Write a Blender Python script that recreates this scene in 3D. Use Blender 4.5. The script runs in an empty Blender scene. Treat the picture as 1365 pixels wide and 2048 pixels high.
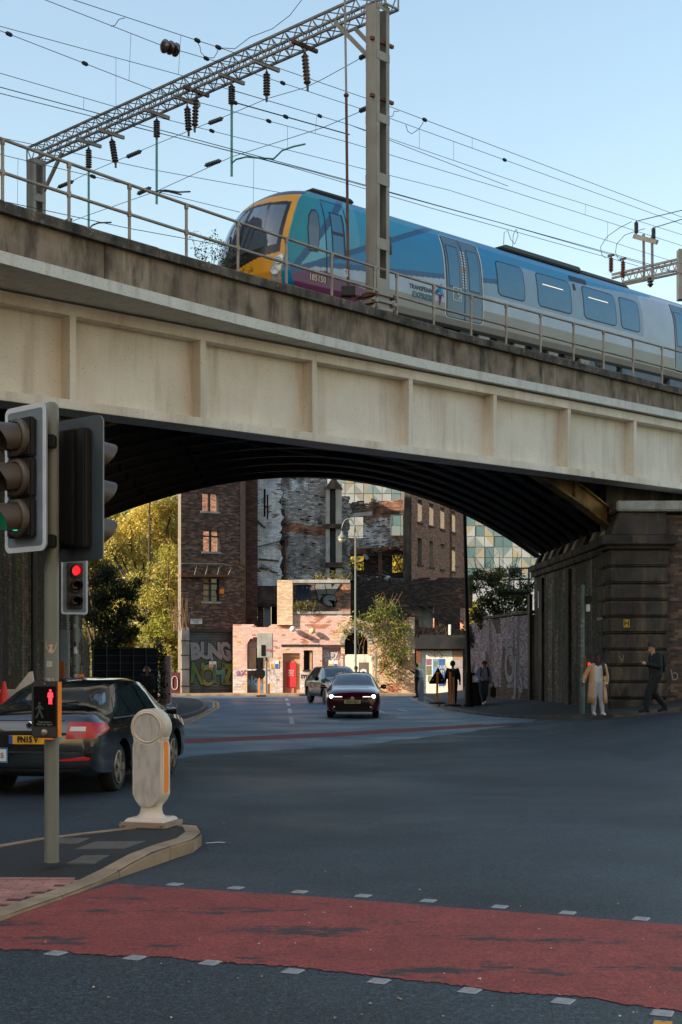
import bpy, bmesh, math, random
import numpy as np
from mathutils import Vector, Matrix, noise
from mathutils.bvhtree import BVHTree
R = math.radians
random.seed(7)
scn = bpy.context.scene
C = scn.collection
# ------------------------------------------------------------ camera, sky, sun, exposure
F, HOR, CX, CAMH = 2700.0, 1322.0, 682.5, 1.7
cd = bpy.data.cameras.new('camera'); cam = bpy.data.objects.new('camera', cd); C.objects.link(cam)
cam.location = (0, 0, CAMH); cam.rotation_euler = (R(90), 0, 0)
cd.sensor_fit = 'HORIZONTAL'; cd.sensor_width = 36; cd.lens = F / 1365 * 36
cd.shift_y = (HOR - 1024) / 1365; cd.clip_start = .1; cd.clip_end = 3000
scn.camera = cam
SUN = Vector((.83, .36, -.43)).normalized()            # direction the sunlight travels
w = bpy.data.worlds.new('World'); scn.world = w; w.use_nodes = True
nt = w.node_tree; bg = nt.nodes['Background']
sky = nt.nodes.new('ShaderNodeTexSky'); sky.sky_type = 'NISHITA'; sky.sun_disc = False
sky.sun_elevation = math.asin(-SUN.z); sky.sun_rotation = math.atan2(-SUN.x, -SUN.y)
sky.air_density = 1.6; sky.dust_density = 2.0; sky.ozone_density = 1.0
nt.links.new(sky.outputs[0], bg.inputs[0]); bg.inputs[1].default_value = .12
sl = bpy.data.lights.new('sun', 'SUN'); sl.energy = 4.2; sl.angle = R(.55); sl.color = (1, .86, .68)
so = bpy.data.objects.new('sun', sl); C.objects.link(so); so.location = (-40, -20, 40)
so.rotation_euler = SUN.to_track_quat('-Z', 'Y').to_euler()
scn.view_settings.view_transform = 'Standard'; scn.view_settings.look = 'None'
scn.view_settings.exposure = 1.2; scn.view_settings.gamma = 1
scn.cycles.use_denoising = True
try: scn.cycles.denoiser = 'OPENIMAGEDENOISE'
except Exception: pass
scn.cycles.max_bounces = 8; scn.cycles.diffuse_bounces = 4; scn.cycles.glossy_bounces = 4
scn.cycles.caustics_reflective = False; scn.cycles.caustics_refractive = False
scn.cycles.sample_clamp_indirect = 6

# ------------------------------------------------------------ helpers
def c(r, g, b):
    f = lambda v: (v / 255 / 12.92) if v / 255 <= .04045 else ((v / 255 + .055) / 1.055) ** 2.4
    return (f(r), f(g), f(b))
def sm(a, b, x):
    t = min(1, max(0, (x - a) / (b - a))); return t * t * (3 - 2 * t)
def gh(X, Y):                                           # height of the road surface
    return -.13 * sm(20, 45, Y) + .12 * max(0, min(X, 13) - 5) * sm(14, 28, Y)
def at(x, y, Z): return Vector(((x - CX) * Z / F, Z, CAMH + (HOR - y) * Z / F))
def gp(x, y, up=0):                                     # point of the ground seen at a pixel
    Z = 30
    for _ in range(30):
        Z = (CAMH - gh((x - CX) * Z / F, Z) - up) * F / (y - HOR)
    X = (x - CX) * Z / F
    return Vector((X, Z, gh(X, Z) + up))
# bridge frame: t along the front girder, o back from it
BT = Vector((.721, .693, 0)).normalized(); BO = Vector((-BT.y, BT.x, 0)); B0 = Vector((-5.03, 25.4, 0))
BANG = math.atan2(BT.y, BT.x)
def br(t, o, z=0): return B0 + BT * t + BO * o + Vector((0, 0, z))
def px(p): return (CX + p.x / p.y * F, HOR - (p.z - CAMH) / p.y * F)
def t_at(x, o):                                         # t on the line at offset o seen in image column x
    r = (x - CX) / F; p = B0 + BO * o
    return (r * p.y - p.x) / (BT.x - r * BT.y)
def plane_pt(x, y, P, n):                               # where the sight line of a pixel meets a vertical plane
    d = Vector(((x - CX) / F, 1, (HOR - y) / F)); o = Vector((0, 0, CAMH))
    return o + d * ((P - o).dot(n) / d.dot(n))

class MB:
    def __init__(s): s.v = []; s.f = []; s.m = []; s.c = []; s.cur = 0; s.col = None
    def add(s, vs, fs):
        n = len(s.v); s.v += [tuple(p) for p in vs]
        for q in fs: s.f.append([n + i for i in q]); s.m.append(s.cur); s.c.append(s.col)
        return s
    def hexa(s, p): return s.add(p, [(0, 3, 2, 1), (4, 5, 6, 7), (0, 1, 5, 4), (1, 2, 6, 5), (2, 3, 7, 6), (3, 0, 4, 7)])
    def box(s, x0, x1, y0, y1, z0, z1):
        return s.hexa([(x0, y0, z0), (x1, y0, z0), (x1, y1, z0), (x0, y1, z0), (x0, y0, z1), (x1, y0, z1), (x1, y1, z1), (x0, y1, z1)])
    def beam(s, p, q, w, h=None, up=(0, 0, 1)):
        p, q = Vector(p), Vector(q); h = h or w; d = (q - p).normalized(); u = Vector(up)
        if abs(d.dot(u)) > .98: u = Vector((0, 1, 0))
        a = d.cross(u).normalized() * w / 2; b = a.cross(d).normalized() * h / 2
        return s.hexa([p - a - b, p + a - b, q + a - b, q - a - b, p - a + b, p + a + b, q + a + b, q - a + b])
    def tube(s, p, q, r, r2=None, n=10, cap=True):
        p, q = Vector(p), Vector(q); r2 = r if r2 is None else r2; d = (q - p).normalized()
        a = d.orthogonal().normalized(); b = d.cross(a)
        vs = []
        for P, rr in ((p, r), (q, r2)):
            for i in range(n):
                t = 2 * math.pi * i / n; vs.append(P + (a * math.cos(t) + b * math.sin(t)) * rr)
        fs = [(i, (i + 1) % n, n + (i + 1) % n, n + i) for i in range(n)]
        if cap: fs += [tuple(range(n))[::-1], tuple(range(n, 2 * n))]
        return s.add(vs, fs)
    def path(s, pts, r, n=6, r2=None):
        pts = [Vector(p) for p in pts]; vs = []; k = len(pts); prev = None
        for j, P in enumerate(pts):
            d = (pts[min(j + 1, k - 1)] - pts[max(j - 1, 0)]).normalized()
            a = d.orthogonal().normalized() if prev is None else (prev - d * prev.dot(d)).normalized()
            prev = a; b = d.cross(a); rr = r if r2 is None else r + (r2 - r) * j / (k - 1)
            for i in range(n):
                t = 2 * math.pi * i / n; vs.append(P + (a * math.cos(t) + b * math.sin(t)) * rr)
        fs = [(j * n + i, j * n + (i + 1) % n, (j + 1) * n + (i + 1) % n, (j + 1) * n + i) for j in range(k - 1) for i in range(n)]
        fs += [tuple(range(n))[::-1], tuple(range((k - 1) * n, k * n))]
        return s.add(vs, fs)
    def lathe(s, prof, n=16, c0=(0, 0, 0), axis=None):    # prof: (radius, height)
        c0 = Vector(c0); M3 = Matrix.Identity(3) if axis is None else Vector(axis).to_track_quat('Z', 'Y').to_matrix()
        vs = []
        for r, z in prof:
            for i in range(n):
                t = 2 * math.pi * i / n; vs.append(c0 + M3 @ Vector((r * math.cos(t), r * math.sin(t), z)))
        k = len(prof)
        fs = [(j * n + i, j * n + (i + 1) % n, (j + 1) * n + (i + 1) % n, (j + 1) * n + i) for j in range(k - 1) for i in range(n)]
        fs += [tuple(range(n))[::-1], tuple(range((k - 1) * n, k * n))]
        return s.add(vs, fs)
    def prism(s, poly, y0, y1, f=lambda x, y, z: (x, y, z)):  # polygon in (x,z) extruded in y
        n = len(poly)
        vs = [f(x, y0, z) for x, z in poly] + [f(x, y1, z) for x, z in poly]
        return s.add(vs, [tuple(range(n)), tuple(range(n, 2 * n))[::-1]] + [((i + 1) % n, i, n + i, n + (i + 1) % n) for i in range(n)])
    def build(s, name, mats, parent=None, world=False, smooth=False, bevel=0, seg=2, kind=None, auto=None):
        me = bpy.data.meshes.new(name); me.from_pydata(s.v, [], s.f)
        mats = mats if isinstance(mats, (list, tuple)) else [mats]
        for m in mats: me.materials.append(m)
        if len(mats) > 1: me.polygons.foreach_set('material_index', s.m)
        if any(x is not None for x in s.c):
            at_ = me.color_attributes.new('col', 'FLOAT_COLOR', 'CORNER'); L = []
            for f, x in zip(s.f, s.c): L += list((x or (.5, .5, .5)) + (1,)) * len(f)
            at_.data.foreach_set('color', L)
        if bevel or smooth or True:
            bm = bmesh.new(); bm.from_mesh(me); bmesh.ops.recalc_face_normals(bm, faces=bm.faces)
            if bevel: bmesh.ops.bevel(bm, geom=[e for e in bm.edges if len(e.link_faces) == 2 and e.calc_face_angle(0) > .6], offset=bevel, segments=seg, affect='EDGES', clamp_overlap=True)
            bm.to_mesh(me); bm.free()
        if smooth: me.polygons.foreach_set('use_smooth', [True] * len(me.polygons)); 
        if auto is not None:
            try: me.set_sharp_from_angle(angle=R(auto))
            except Exception: pass
        return link(name, me, parent, world, kind)
def link(name, me, parent=None, world=False, kind=None):
    o = bpy.data.objects.new(name, me); C.objects.link(o)
    if parent is not None:
        o.parent = parent
        if world: o.matrix_parent_inverse = Matrix.LocRotScale(parent.location, parent.rotation_euler, parent.scale).inverted()
    if kind: o['kind'] = kind
    return o
def thing(name, label, cat, loc=(0, 0, 0), rz=0, group=None):
    o = bpy.data.objects.new(name, None); C.objects.link(o); o.empty_display_size = .2
    o.location = loc; o.rotation_euler = (0, 0, rz); return tag(o, label, cat, group)
def tag(o, label, cat, group=None):
    o['label'] = label; o['category'] = cat
    if group: o['group'] = group
    return o
def struct(o): o['kind'] = 'structure'; return o
def fastmesh(name, V, Fq, col, mat, parent=None, world=False, kind=None, smooth=False):
    """V (n,3), Fq (m,4) quads or (m,3) tris, col (m,3) face colours"""
    V = np.asarray(V, 'f4'); Fq = np.asarray(Fq, 'i4'); k = Fq.shape[1]; m = len(Fq)
    me = bpy.data.meshes.new(name); me.vertices.add(len(V)); me.vertices.foreach_set('co', V.ravel())
    me.loops.add(m * k); me.loops.foreach_set('vertex_index', Fq.ravel())
    me.polygons.add(m); me.polygons.foreach_set('loop_start', np.arange(m, dtype='i4') * k)
    me.update(calc_edges=True)
    me.polygons.foreach_set('use_smooth', np.full(m, bool(smooth)))
    if col is not None:
        a = me.color_attributes.new('col', 'FLOAT_COLOR', 'POINT' if len(col) == len(V) else 'CORNER')
        if len(col) == len(V): a.data.foreach_set('color', np.c_[np.asarray(col, 'f4'), np.ones(len(V), 'f4')].ravel())
        else: a.data.foreach_set('color', np.repeat(np.c_[np.asarray(col, 'f4'), np.ones(m, 'f4')], k, 0).ravel())
    me.materials.append(mat); return link(name, me, parent, world, kind)
def copy_tree(o, parent=None):
    n = o.copy(); C.objects.link(n); n.parent = parent
    for ch in [x for x in bpy.data.objects if x.parent == o]: copy_tree(ch, n)
    return n

# ------------------------------------------------------------ materials
def M(name, col=(.5, .5, .5), rough=.7, metal=0, spec=.5, var=.15, vs=3, bump=0, bs=40, dirt=None, dam=.4, ds=1.2, dstretch=(1, 1, 1),
      attr=False, emit=None, es=1, coat=0, speck=None, sam=.5, ss=300, spth=(.58, .68), trans=0, alpha=None, grain=None):
    m = bpy.data.materials.new(name); m.use_nodes = True; n = m.node_tree.nodes; l = m.node_tree.links
    b = n['Principled BSDF']; b.inputs['Roughness'].default_value = rough; b.inputs['Metallic'].default_value = metal
    b.inputs['Specular IOR Level'].default_value = spec; b.inputs['Coat Weight'].default_value = coat
    if trans: b.inputs['Transmission Weight'].default_value = trans
    g = n.new('ShaderNodeNewGeometry')
    def nz(scale, detail=4, stretch=None):
        t = n.new('ShaderNodeTexNoise'); t.inputs['Scale'].default_value = scale; t.inputs['Detail'].default_value = detail
        if stretch:
            mp = n.new('ShaderNodeMapping'); mp.inputs['Scale'].default_value = stretch
            l.new(g.outputs['Position'], mp.inputs[0]); l.new(mp.outputs[0], t.inputs[0])
        else: l.new(g.outputs['Position'], t.inputs[0])
        return t.outputs[0]
    def ramp(src, a, bb, x0, x1):
        r = n.new('ShaderNodeMapRange'); r.inputs[1].default_value = x0; r.inputs[2].default_value = x1
        r.inputs[3].default_value = a; r.inputs[4].default_value = bb; l.new(src, r.inputs[0]); return r.outputs[0]
    def mix(fac, A, Bc, mode='MIX'):
        x = n.new('ShaderNodeMix'); x.data_type = 'RGBA'; x.blend_type = mode
        for s, vv in ((x.inputs[0], fac), (x.inputs[6], A), (x.inputs[7], Bc)):
            if isinstance(vv, (int, float)): s.default_value = vv
            elif isinstance(vv, tuple): s.default_value = vv + (1,)
            else: l.new(vv, s)
        return x.outputs[2]
    if attr:
        a = n.new('ShaderNodeAttribute'); a.attribute_name = 'col'; base = a.outputs['Color']
    else:
        rgb = n.new('ShaderNodeRGB'); rgb.outputs[0].default_value = tuple(col) + (1,); base = rgb.outputs[0]
    if var:
        v = ramp(nz(vs, 6), 1 - var, 1 + var, .3, .7)
        hs = n.new('ShaderNodeHueSaturation'); l.new(v, hs.inputs['Value']); l.new(base, hs.inputs['Color']); base = hs.outputs[0]
    if grain is not None:
        for gs_, ga_ in grain:
            v = ramp(nz(gs_, 3), 1 - ga_, 1 + ga_, .36, .64); hs = n.new('ShaderNodeHueSaturation'); l.new(v, hs.inputs['Value']); l.new(base, hs.inputs['Color']); base = hs.outputs[0]
    if dirt is not None:
        base = mix(ramp(nz(ds, 8, dstretch), 0, dam, .45, .72), base, tuple(dirt))
    if speck is not None:
        base = mix(ramp(nz(ss, 2), 0, sam, *spth), base, tuple(speck))
    l.new(base, b.inputs['Base Color'])
    if bump:
        bp = n.new('ShaderNodeBump'); bp.inputs['Strength'].default_value = bump; bp.inputs['Distance'].default_value = .02
        l.new(nz(bs, 6), bp.inputs['Height']); l.new(bp.outputs[0], b.inputs['Normal'])
    if emit is not None:
        b.inputs['Emission Color'].default_value = tuple(emit) + (1,); b.inputs['Emission Strength'].default_value = es
    m['nodes_ok'] = 1
    return m
def add_rough_var(m, lo, hi, scale):
    n = m.node_tree.nodes; l = m.node_tree.links; b = n['Principled BSDF']
    g = n.new('ShaderNodeNewGeometry'); t = n.new('ShaderNodeTexNoise'); t.inputs['Scale'].default_value = scale; t.inputs['Detail'].default_value = 5
    r = n.new('ShaderNodeMapRange'); r.inputs[1].default_value = .35; r.inputs[2].default_value = .65; r.inputs[3].default_value = lo; r.inputs[4].default_value = hi
    l.new(g.outputs['Position'], t.inputs[0]); l.new(t.outputs[0], r.inputs[0]); l.new(r.outputs[0], b.inputs['Roughness']); return m
def add_streaks(m, colr, amt, stretch=(2.2, 2.2, .16), scale=1.0, lo=.48, hi=.66):
    n = m.node_tree.nodes; l = m.node_tree.links; b = n['Principled BSDF']
    src = b.inputs['Base Color'].links[0].from_socket
    g = n.new('ShaderNodeNewGeometry'); mp = n.new('ShaderNodeMapping'); mp.inputs['Scale'].default_value = stretch
    t = n.new('ShaderNodeTexNoise'); t.inputs['Scale'].default_value = scale; t.inputs['Detail'].default_value = 9; t.inputs['Roughness'].default_value = .62
    r = n.new('ShaderNodeMapRange'); r.inputs[1].default_value = lo; r.inputs[2].default_value = hi; r.inputs[3].default_value = 0; r.inputs[4].default_value = amt
    x = n.new('ShaderNodeMix'); x.data_type = 'RGBA'; x.inputs[7].default_value = tuple(colr) + (1,)
    l.new(g.outputs['Position'], mp.inputs[0]); l.new(mp.outputs[0], t.inputs[0]); l.new(t.outputs[0], r.inputs[0]); l.new(r.outputs[0], x.inputs[0])
    l.new(src, x.inputs[6]); l.new(x.outputs[2], b.inputs['Base Color']); return m
m_tar = add_rough_var(M('tarmac', c(36, 50, 59), .62, spec=.5, grain=((40, .9), (18, .5), (6, .12)), var=.3, vs=.4, bump=.6, bs=150, speck=c(112, 116, 114), sam=.7, ss=95, dirt=c(28, 36, 40), dam=.8, ds=.3), .38, .72, .3)
m_taro = add_rough_var(M('worn_sheen_tarmac', c(60, 92, 116), .5, grain=((24, .22), (5, .12)), spec=.5, var=.2, vs=.7, bump=.4, bs=120, speck=c(120, 126, 130), sam=.5, ss=90, dirt=c(60, 68, 74), dam=.6, ds=.6), .34, .6, .4)  # worn tarmac with the sky's blue sheen put into its colour
m_tar2 = M('pavement_tarmac', c(36, 38, 38), .85, var=.2, vs=1.2, bump=.5, bs=150, speck=c(90, 90, 88), sam=.5, ss=120)
m_kerb = M('kerb_stone', c(150, 132, 108), .85, var=.22, vs=3, bump=.3, bs=60, dirt=c(80, 68, 52), dam=.6, ds=2.2)
m_kerb2 = M('dark_kerb_stone', c(98, 92, 84), .85, var=.22, vs=3, bump=.3, bs=60, dirt=c(60, 56, 50), dam=.6, ds=2.2)
m_paint = M('white_road_paint', c(190, 195, 198), .7, var=.12, vs=6, speck=c(60, 62, 64), sam=.8, ss=22)
m_yellow = M('yellow_road_paint', c(190, 140, 50), .7, var=.15, vs=6, speck=c(60, 62, 64), sam=.7, ss=26)
m_flag = M('paving_slab', c(118, 110, 100), .9, var=.2, vs=3, bump=.3, bs=90, dirt=c(70, 66, 60), dam=.5, ds=2)
m_tact = M('pink_paving', c(165, 118, 108), .9, var=.25, vs=5, bump=.3, bs=90, dirt=c(110, 88, 80), dam=.6, ds=3)
m_iron = M('cast_cover', c(95, 90, 82), .7, metal=.2, var=.2, vs=8, bump=.5, bs=60)
m_cream = add_streaks(M('cream_girder_paint', c(228, 218, 202), .6, var=.05, vs=1.3, bump=.12, bs=16, speck=c(104, 80, 54), sam=.75, ss=38, spth=(.66, .72), dirt=c(196, 176, 146), dam=.5, ds=.9, dstretch=(1, 1, .5)), c(150, 126, 94), .4, (2.0, 2.0, .16), 1.4, .5, .72)
m_band = add_streaks(M('pale_band_paint', c(205, 204, 196), .6, var=.07, vs=2, bump=.1, bs=30, speck=c(120, 108, 90), sam=.6, ss=30, spth=(.62, .7)), c(130, 122, 105), .4, (2.5, 2.5, .5), 1.6, .52, .7)
m_conc = add_streaks(add_streaks(M('parapet_concrete', c(140, 126, 110), .92, var=.3, vs=1.2, bump=.6, bs=26, dirt=c(88, 76, 58), dam=.8, ds=1.7), c(44, 38, 32), .85, (2.2, 2.2, .6), 1.3, .46, .66), c(182, 168, 142), .6, (2.6, 2.6, .2), 1.2, .6, .7)
m_cop = add_streaks(M('coping_concrete', c(98, 90, 80), .95, var=.3, vs=3, bump=.7, bs=25, dirt=c(34, 31, 28), dam=.85, ds=1.8, speck=c(150, 150, 145), sam=.35, ss=9), c(30, 28, 26), .7, (2, 2, .6), 1.4, .46, .62)
m_blk = M('black_steel', c(38, 38, 38), .6, metal=.0, var=.3, vs=3, bump=.15, bs=40, dirt=c(60, 46, 32), dam=.4, ds=2)
m_soot = add_streaks(M('sooty_rib', c(48, 44, 40), .75, var=.3, vs=2, bump=.2, bs=30), c(92, 60, 32), .6, (1.6, 1.6, .5), 1.2, .55, .7)
m_rib = add_streaks(M('ochre_rib_paint', c(150, 118, 66), .7, var=.2, vs=2, bump=.2, bs=30), c(52, 38, 24), .85, (1.2, 1.2, .35), 1.4, .45, .62)
m_galv = M('galvanised_rail', c(150, 140, 128), .5, metal=.35, var=.15, vs=4, dirt=c(110, 84, 60), dam=.5, ds=3)
m_mast = add_streaks(M('mast_steel', c(150, 146, 138), .6, metal=.15, var=.12, vs=2), c(120, 92, 66), .4, (3, 3, .3), 1.2, .5, .7)
m_truss = M('truss_steel', c(140, 138, 136), .6, metal=.2, var=.15, vs=3)
m_wire = M('black_wire', c(40, 48, 54), .5, metal=.3, var=.1)
m_ins = M('brown_porcelain', c(62, 46, 42), .28, var=.12, coat=.4)
m_grey_ins = M('grey_insulator', c(70, 76, 80), .45, var=.12)
m_green = M('green_tube', c(92, 160, 140), .6, var=.15, vs=6)
m_rust = M('rusty_pipe', c(110, 72, 52), .8, var=.3, vs=6, dirt=c(60, 42, 34), dam=.6, ds=4)
m_stone = add_streaks(M('sooty_stone', c(72, 64, 57), .92, var=.3, vs=1.6, bump=.5, bs=14, dirt=c(40, 35, 31), dam=.8, ds=.9), c(132, 108, 80), .6, (1.8, 1.8, .3), 1.2, .52, .68)
add_streaks(m_stone, c(26, 24, 22), .8, (1.2, 1.2, .5), 1.6, .5, .64)
m_stone2 = add_streaks(M('pale_stone', c(164, 162, 154), .9, var=.2, vs=2, bump=.3, bs=25), c(92, 74, 50), .6, (2, 2, .6), 1.1, .5, .7)
m_brick = M('brick_faces', attr=True, rough=.9, var=.22, vs=14, bump=.5, bs=50)
m_brickp = M('painted_brick_faces', attr=True, rough=.9, var=.14, vs=9, bump=.2, bs=40)
m_brickd = add_streaks(M('damp_brick_faces', attr=True, rough=.85, var=.25, vs=10, bump=.5, bs=50), c(150, 146, 134), .8, (2.2, 2.2, .07), 1.3, .56, .68)
add_streaks(m_brickd, c(24, 22, 20), .85, (1.1, 1.1, .12), 1.1, .5, .62)
m_brickr = add_streaks(M('burnt_brick_faces', attr=True, rough=.9, var=.3, vs=9, bump=.5, bs=50), c(30, 27, 25), .85, (.8, .8, .4), 1.3, .5, .64)
m_mort = M('mortar', c(108, 100, 90), .95, var=.2, vs=8, bump=.3, bs=60)
m_mortd = M('dark_mortar', c(50, 45, 39), .95, var=.3, vs=5, bump=.3, bs=60)
m_mortp = M('pink_mortar', c(176, 140, 122), .95, var=.2, vs=6, bump=.3, bs=60)
m_attr = M('plain_faces', attr=True, rough=.8, var=.12, vs=8)
m_leaf = M('leaf', attr=True, rough=.6, var=.15, vs=2, spec=.3)
n_ = m_leaf.node_tree; b_ = n_.nodes['Principled BSDF']                       # thin leaves let some light through
tr = n_.nodes.new('ShaderNodeBsdfTranslucent'); mx = n_.nodes.new('ShaderNodeMixShader'); mx.inputs[0].default_value = .35
n_.links.new(b_.inputs['Base Color'].links[0].from_socket, tr.inputs[0]); n_.links.new(b_.outputs[0], mx.inputs[1]); n_.links.new(tr.outputs[0], mx.inputs[2])
n_.links.new(mx.outputs[0], n_.nodes['Material Output'].inputs[0])
m_bark = M('bark', c(70, 58, 46), .95, var=.3, vs=6, bump=.5, bs=30)
m_twig = M('dry_twig', c(150, 122, 90), .95, var=.25, vs=6)
m_pole = M('painted_grey_pole', c(106, 110, 102), .5, var=.1, vs=3, dirt=c(92, 90, 78), dam=.35, ds=2, dstretch=(1, 1, .3))
m_black = M('black_plastic', c(24, 25, 26), .45, var=.15, vs=10)
m_hood = M('hood_plastic', c(74, 66, 58), .5, var=.12, vs=8)
m_board = M('board_grey', c(112, 124, 134), .55, var=.1, vs=6)
m_boardw = M('board_white_border', c(200, 208, 214), .5, var=.06, vs=6)
m_orange = M('orange_plastic', c(250, 136, 8), .5, var=.1, vs=8)
m_boll = M('bollard_plastic', c(210, 200, 186), .55, var=.06, vs=4, dirt=c(150, 140, 126), dam=.35, ds=5)
m_bollp = M('bollard_panel', c(188, 184, 178), .5, var=.06, vs=5, dirt=c(112, 108, 104), dam=.5, ds=7, dstretch=(2.5, 2.5, .8))
m_lens_off = M('dark_lens', c(30, 22, 20), .25, var=.05)
m_red_on = M('red_lamp', c(110, 4, 6), .4, var=0, emit=(1, .02, .03), es=.55)
m_green_on = M('green_lamp', c(30, 255, 130), .4, var=0, emit=(.01, .5, .25), es=.9)
m_white_on = M('headlamp_on', (1, 1, 1), .3, var=0, emit=(.95, .97, 1), es=3)
m_gdim = M('dim_green', c(36, 62, 56), .5, var=0)
m_white = M('white_print', c(215, 215, 210), .7, var=.05)
m_blackp = M('black_print', c(18, 18, 18), .7, var=.05)
m_glassd = M('dark_glass', c(40, 52, 54), .04, spec=.9, var=.05, coat=.6)
m_rub = M('rubber', c(22, 22, 22), .8, var=.15, vs=12)
m_alloy = M('alloy', c(150, 140, 130), .4, metal=.6, var=.15, vs=8, dirt=c(70, 62, 54), dam=.6, ds=12)
m_alloyd = M('dark_alloy', c(50, 50, 52), .45, metal=.5, var=.15, vs=8)
def txt(name, s, size, mat, parent, M4, ext=.002, off=0, world=False, sx=1, align='CENTER', space=1):
    cu = bpy.data.curves.new(name, 'FONT'); cu.body = s; cu.size = size; cu.extrude = ext; cu.offset = off
    cu.align_x = align; cu.align_y = 'CENTER'; cu.space_character = space; cu.resolution_u = 3; cu.space_line = .85
    o = bpy.data.objects.new(name, cu); C.objects.link(o)
    dg = bpy.context.evaluated_depsgraph_get(); me = bpy.data.meshes.new_from_object(o.evaluated_get(dg))
    bpy.data.objects.remove(o); bpy.data.curves.remove(cu)
    me.transform(M4 @ Matrix.Diagonal((sx, 1, 1, 1))); me.materials.clear(); me.materials.append(mat)
    return link(name, me, parent, world)
def face_m(o, u, up=(0, 0, 1)):                        # matrix: text x -> u, y -> up, z -> u x up
    u = Vector(u).normalized(); up = Vector(up).normalized(); nn = u.cross(up)
    return Matrix(((u.x, up.x, nn.x, o[0]), (u.y, up.y, nn.y, o[1]), (u.z, up.z, nn.z, o[2]), (0, 0, 0, 1)))

def brickwork(name, parent, P, u, L, H, color, mat, mort, top=None, holes=(), edge=None, thick=.3, z0=0, BL=.23, BH=.078, jit=.006, seed=1, single=None, rec=.006):
    """courses of separate bricks on a recessed mortar core; P start of the wall's foot, u direction along it, bricks face u x up = outward"""
    rg = random.Random(seed); P = Vector(P); u = Vector(u).normalized(); nn = u.cross(Vector((0, 0, 1)))
    V = []; Fq = []; Cc = []; core = MB(); singles = []
    def bx(a, b, za, zb, d0, d1, arr):
        n = len(V); q = [P + u * x + nn * d + Vector((0, 0, z)) for d in (d1, d0) for (x, z) in ((a, za), (b, za), (b, zb), (a, zb))]
        V.extend(q); return n
    ncr = int(H / BH)
    for j in range(ncr):
        za = z0 + j * BH; zc = za + BH / 2
        a0, b0 = edge(zc) if edge else (0, L)
        iv = [(a0, b0)]
        for h in holes:
            r = h(zc)
            if r:
                new = []
                for (a, b) in iv:
                    if r[1] <= a or r[0] >= b: new.append((a, b)); continue
                    if r[0] > a: new.append((a, r[0]))
                    if r[1] < b: new.append((r[1], b))
                iv = new
        for (a, b) in iv:
            x = math.floor(a / BL) * BL - (BL / 2 if j % 2 else 0); run = None; runs = []
            while x < b:
                xa, xb = max(x, a), min(x + BL, b); x += BL
                if xb - xa < .03: continue
                xm = (xa + xb) / 2
                ok = top is None or zc < top(xm)
                if ok:
                    run = (xa, xb) if run is None else (run[0], xb)
                    d = rg.uniform(-jit, jit) * 1.0; col = color(xm, zc, rg)
                    if col is not None:
                        if single is not None and single(xm, zc): singles.append((xa, xb, za, d, col)); continue
                        n = bx(xa + .005, xb - .005, za + .005, za + BH - .005, -.03, .006 + d, None)
                        Fq.extend([(n, n + 1, n + 2, n + 3), (n + 4, n + 5, n + 1, n), (n + 3, n + 2, n + 6, n + 7), (n + 4, n, n + 3, n + 7), (n + 1, n + 5, n + 6, n + 2)])
                        Cc.extend([col] * 5)
                if not ok and run: runs.append(run); run = None
            if run: runs.append(run)
            for r_ in runs: core.hexa([P + u * X + nn * d + Vector((0, 0, z)) for z in (za - .0006, za + BH + .0006) for (X, d) in ((r_[0], -thick), (r_[1], -thick), (r_[1], -rec), (r_[0], -rec))])
    if V: fastmesh(name, V, Fq, Cc, mat, parent, True, 'stuff')
    if core.v: core.build('mortar_core', mort, parent, True)
    for (xa, xb, za, d, col) in singles:
        b = MB(); b.col = tuple(col)
        b.hexa([P + u * X + nn * dd + Vector((0, 0, z)) for z in (za + .005, za + BH - .005) for (X, dd) in ((xa + .005, -.03), (xb - .005, -.03), (xb - .005, .006 + d), (xa + .005, .006 + d))])
        b.build('brick', mat, parent, True)
def rect(a, b, z0, z1): return lambda z: (a, b) if z0 < z < z1 else None
def arch(uc, hw, z0, zs):
    def h(z):
        if z0 < z < zs: return (uc - hw, uc + hw)
        if zs <= z < zs + hw:
            k = math.sqrt(hw * hw - (z - zs) ** 2); return (uc - k, uc + k)
    return h
def brickcol(*cols, v=.18):
    def f(x, z, rg):
        q = rg.choice(cols); k = 1 + rg.uniform(-v, v); return (q[0] * k, q[1] * k, q[2] * k)
    return f
def nz2(x, z, s=1, o=0): return noise.noise(Vector((x * s + o, z * s, o * 3.1)))
# ------------------------------------------------------------ ground, roads, pavements
def sheet(name, poly, up, mat, parent=None, step=1.0, skirt=False):
    bm = bmesh.new(); vs = [bm.verts.new((p[0], p[1], 0)) for p in poly]; bm.faces.new(vs)
    xs = [p[0] for p in poly]; ys = [p[1] for p in poly]
    for ax, lo, hi in ((0, min(xs), max(xs)), (1, min(ys), max(ys))):
        k = math.floor(lo / step) * step + step
        while k < hi:
            co = [0, 0, 0]; co[ax] = k; no = [0, 0, 0]; no[ax] = 1
            bmesh.ops.bisect_plane(bm, geom=bm.verts[:] + bm.edges[:] + bm.faces[:], plane_co=co, plane_no=no); k += step
    for v in bm.verts: v.co.z = gh(v.co.x, v.co.y) + (up(v.co.x, v.co.y) if callable(up) else up)
    bmesh.ops.recalc_face_normals(bm, faces=bm.faces)
    if bm.faces and sum(f.normal.z for f in bm.faces) < 0: bmesh.ops.reverse_faces(bm, faces=bm.faces)
    me = bpy.data.meshes.new(name); bm.to_mesh(me); bm.free(); me.materials.append(mat); return link(name, me, parent)
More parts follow.
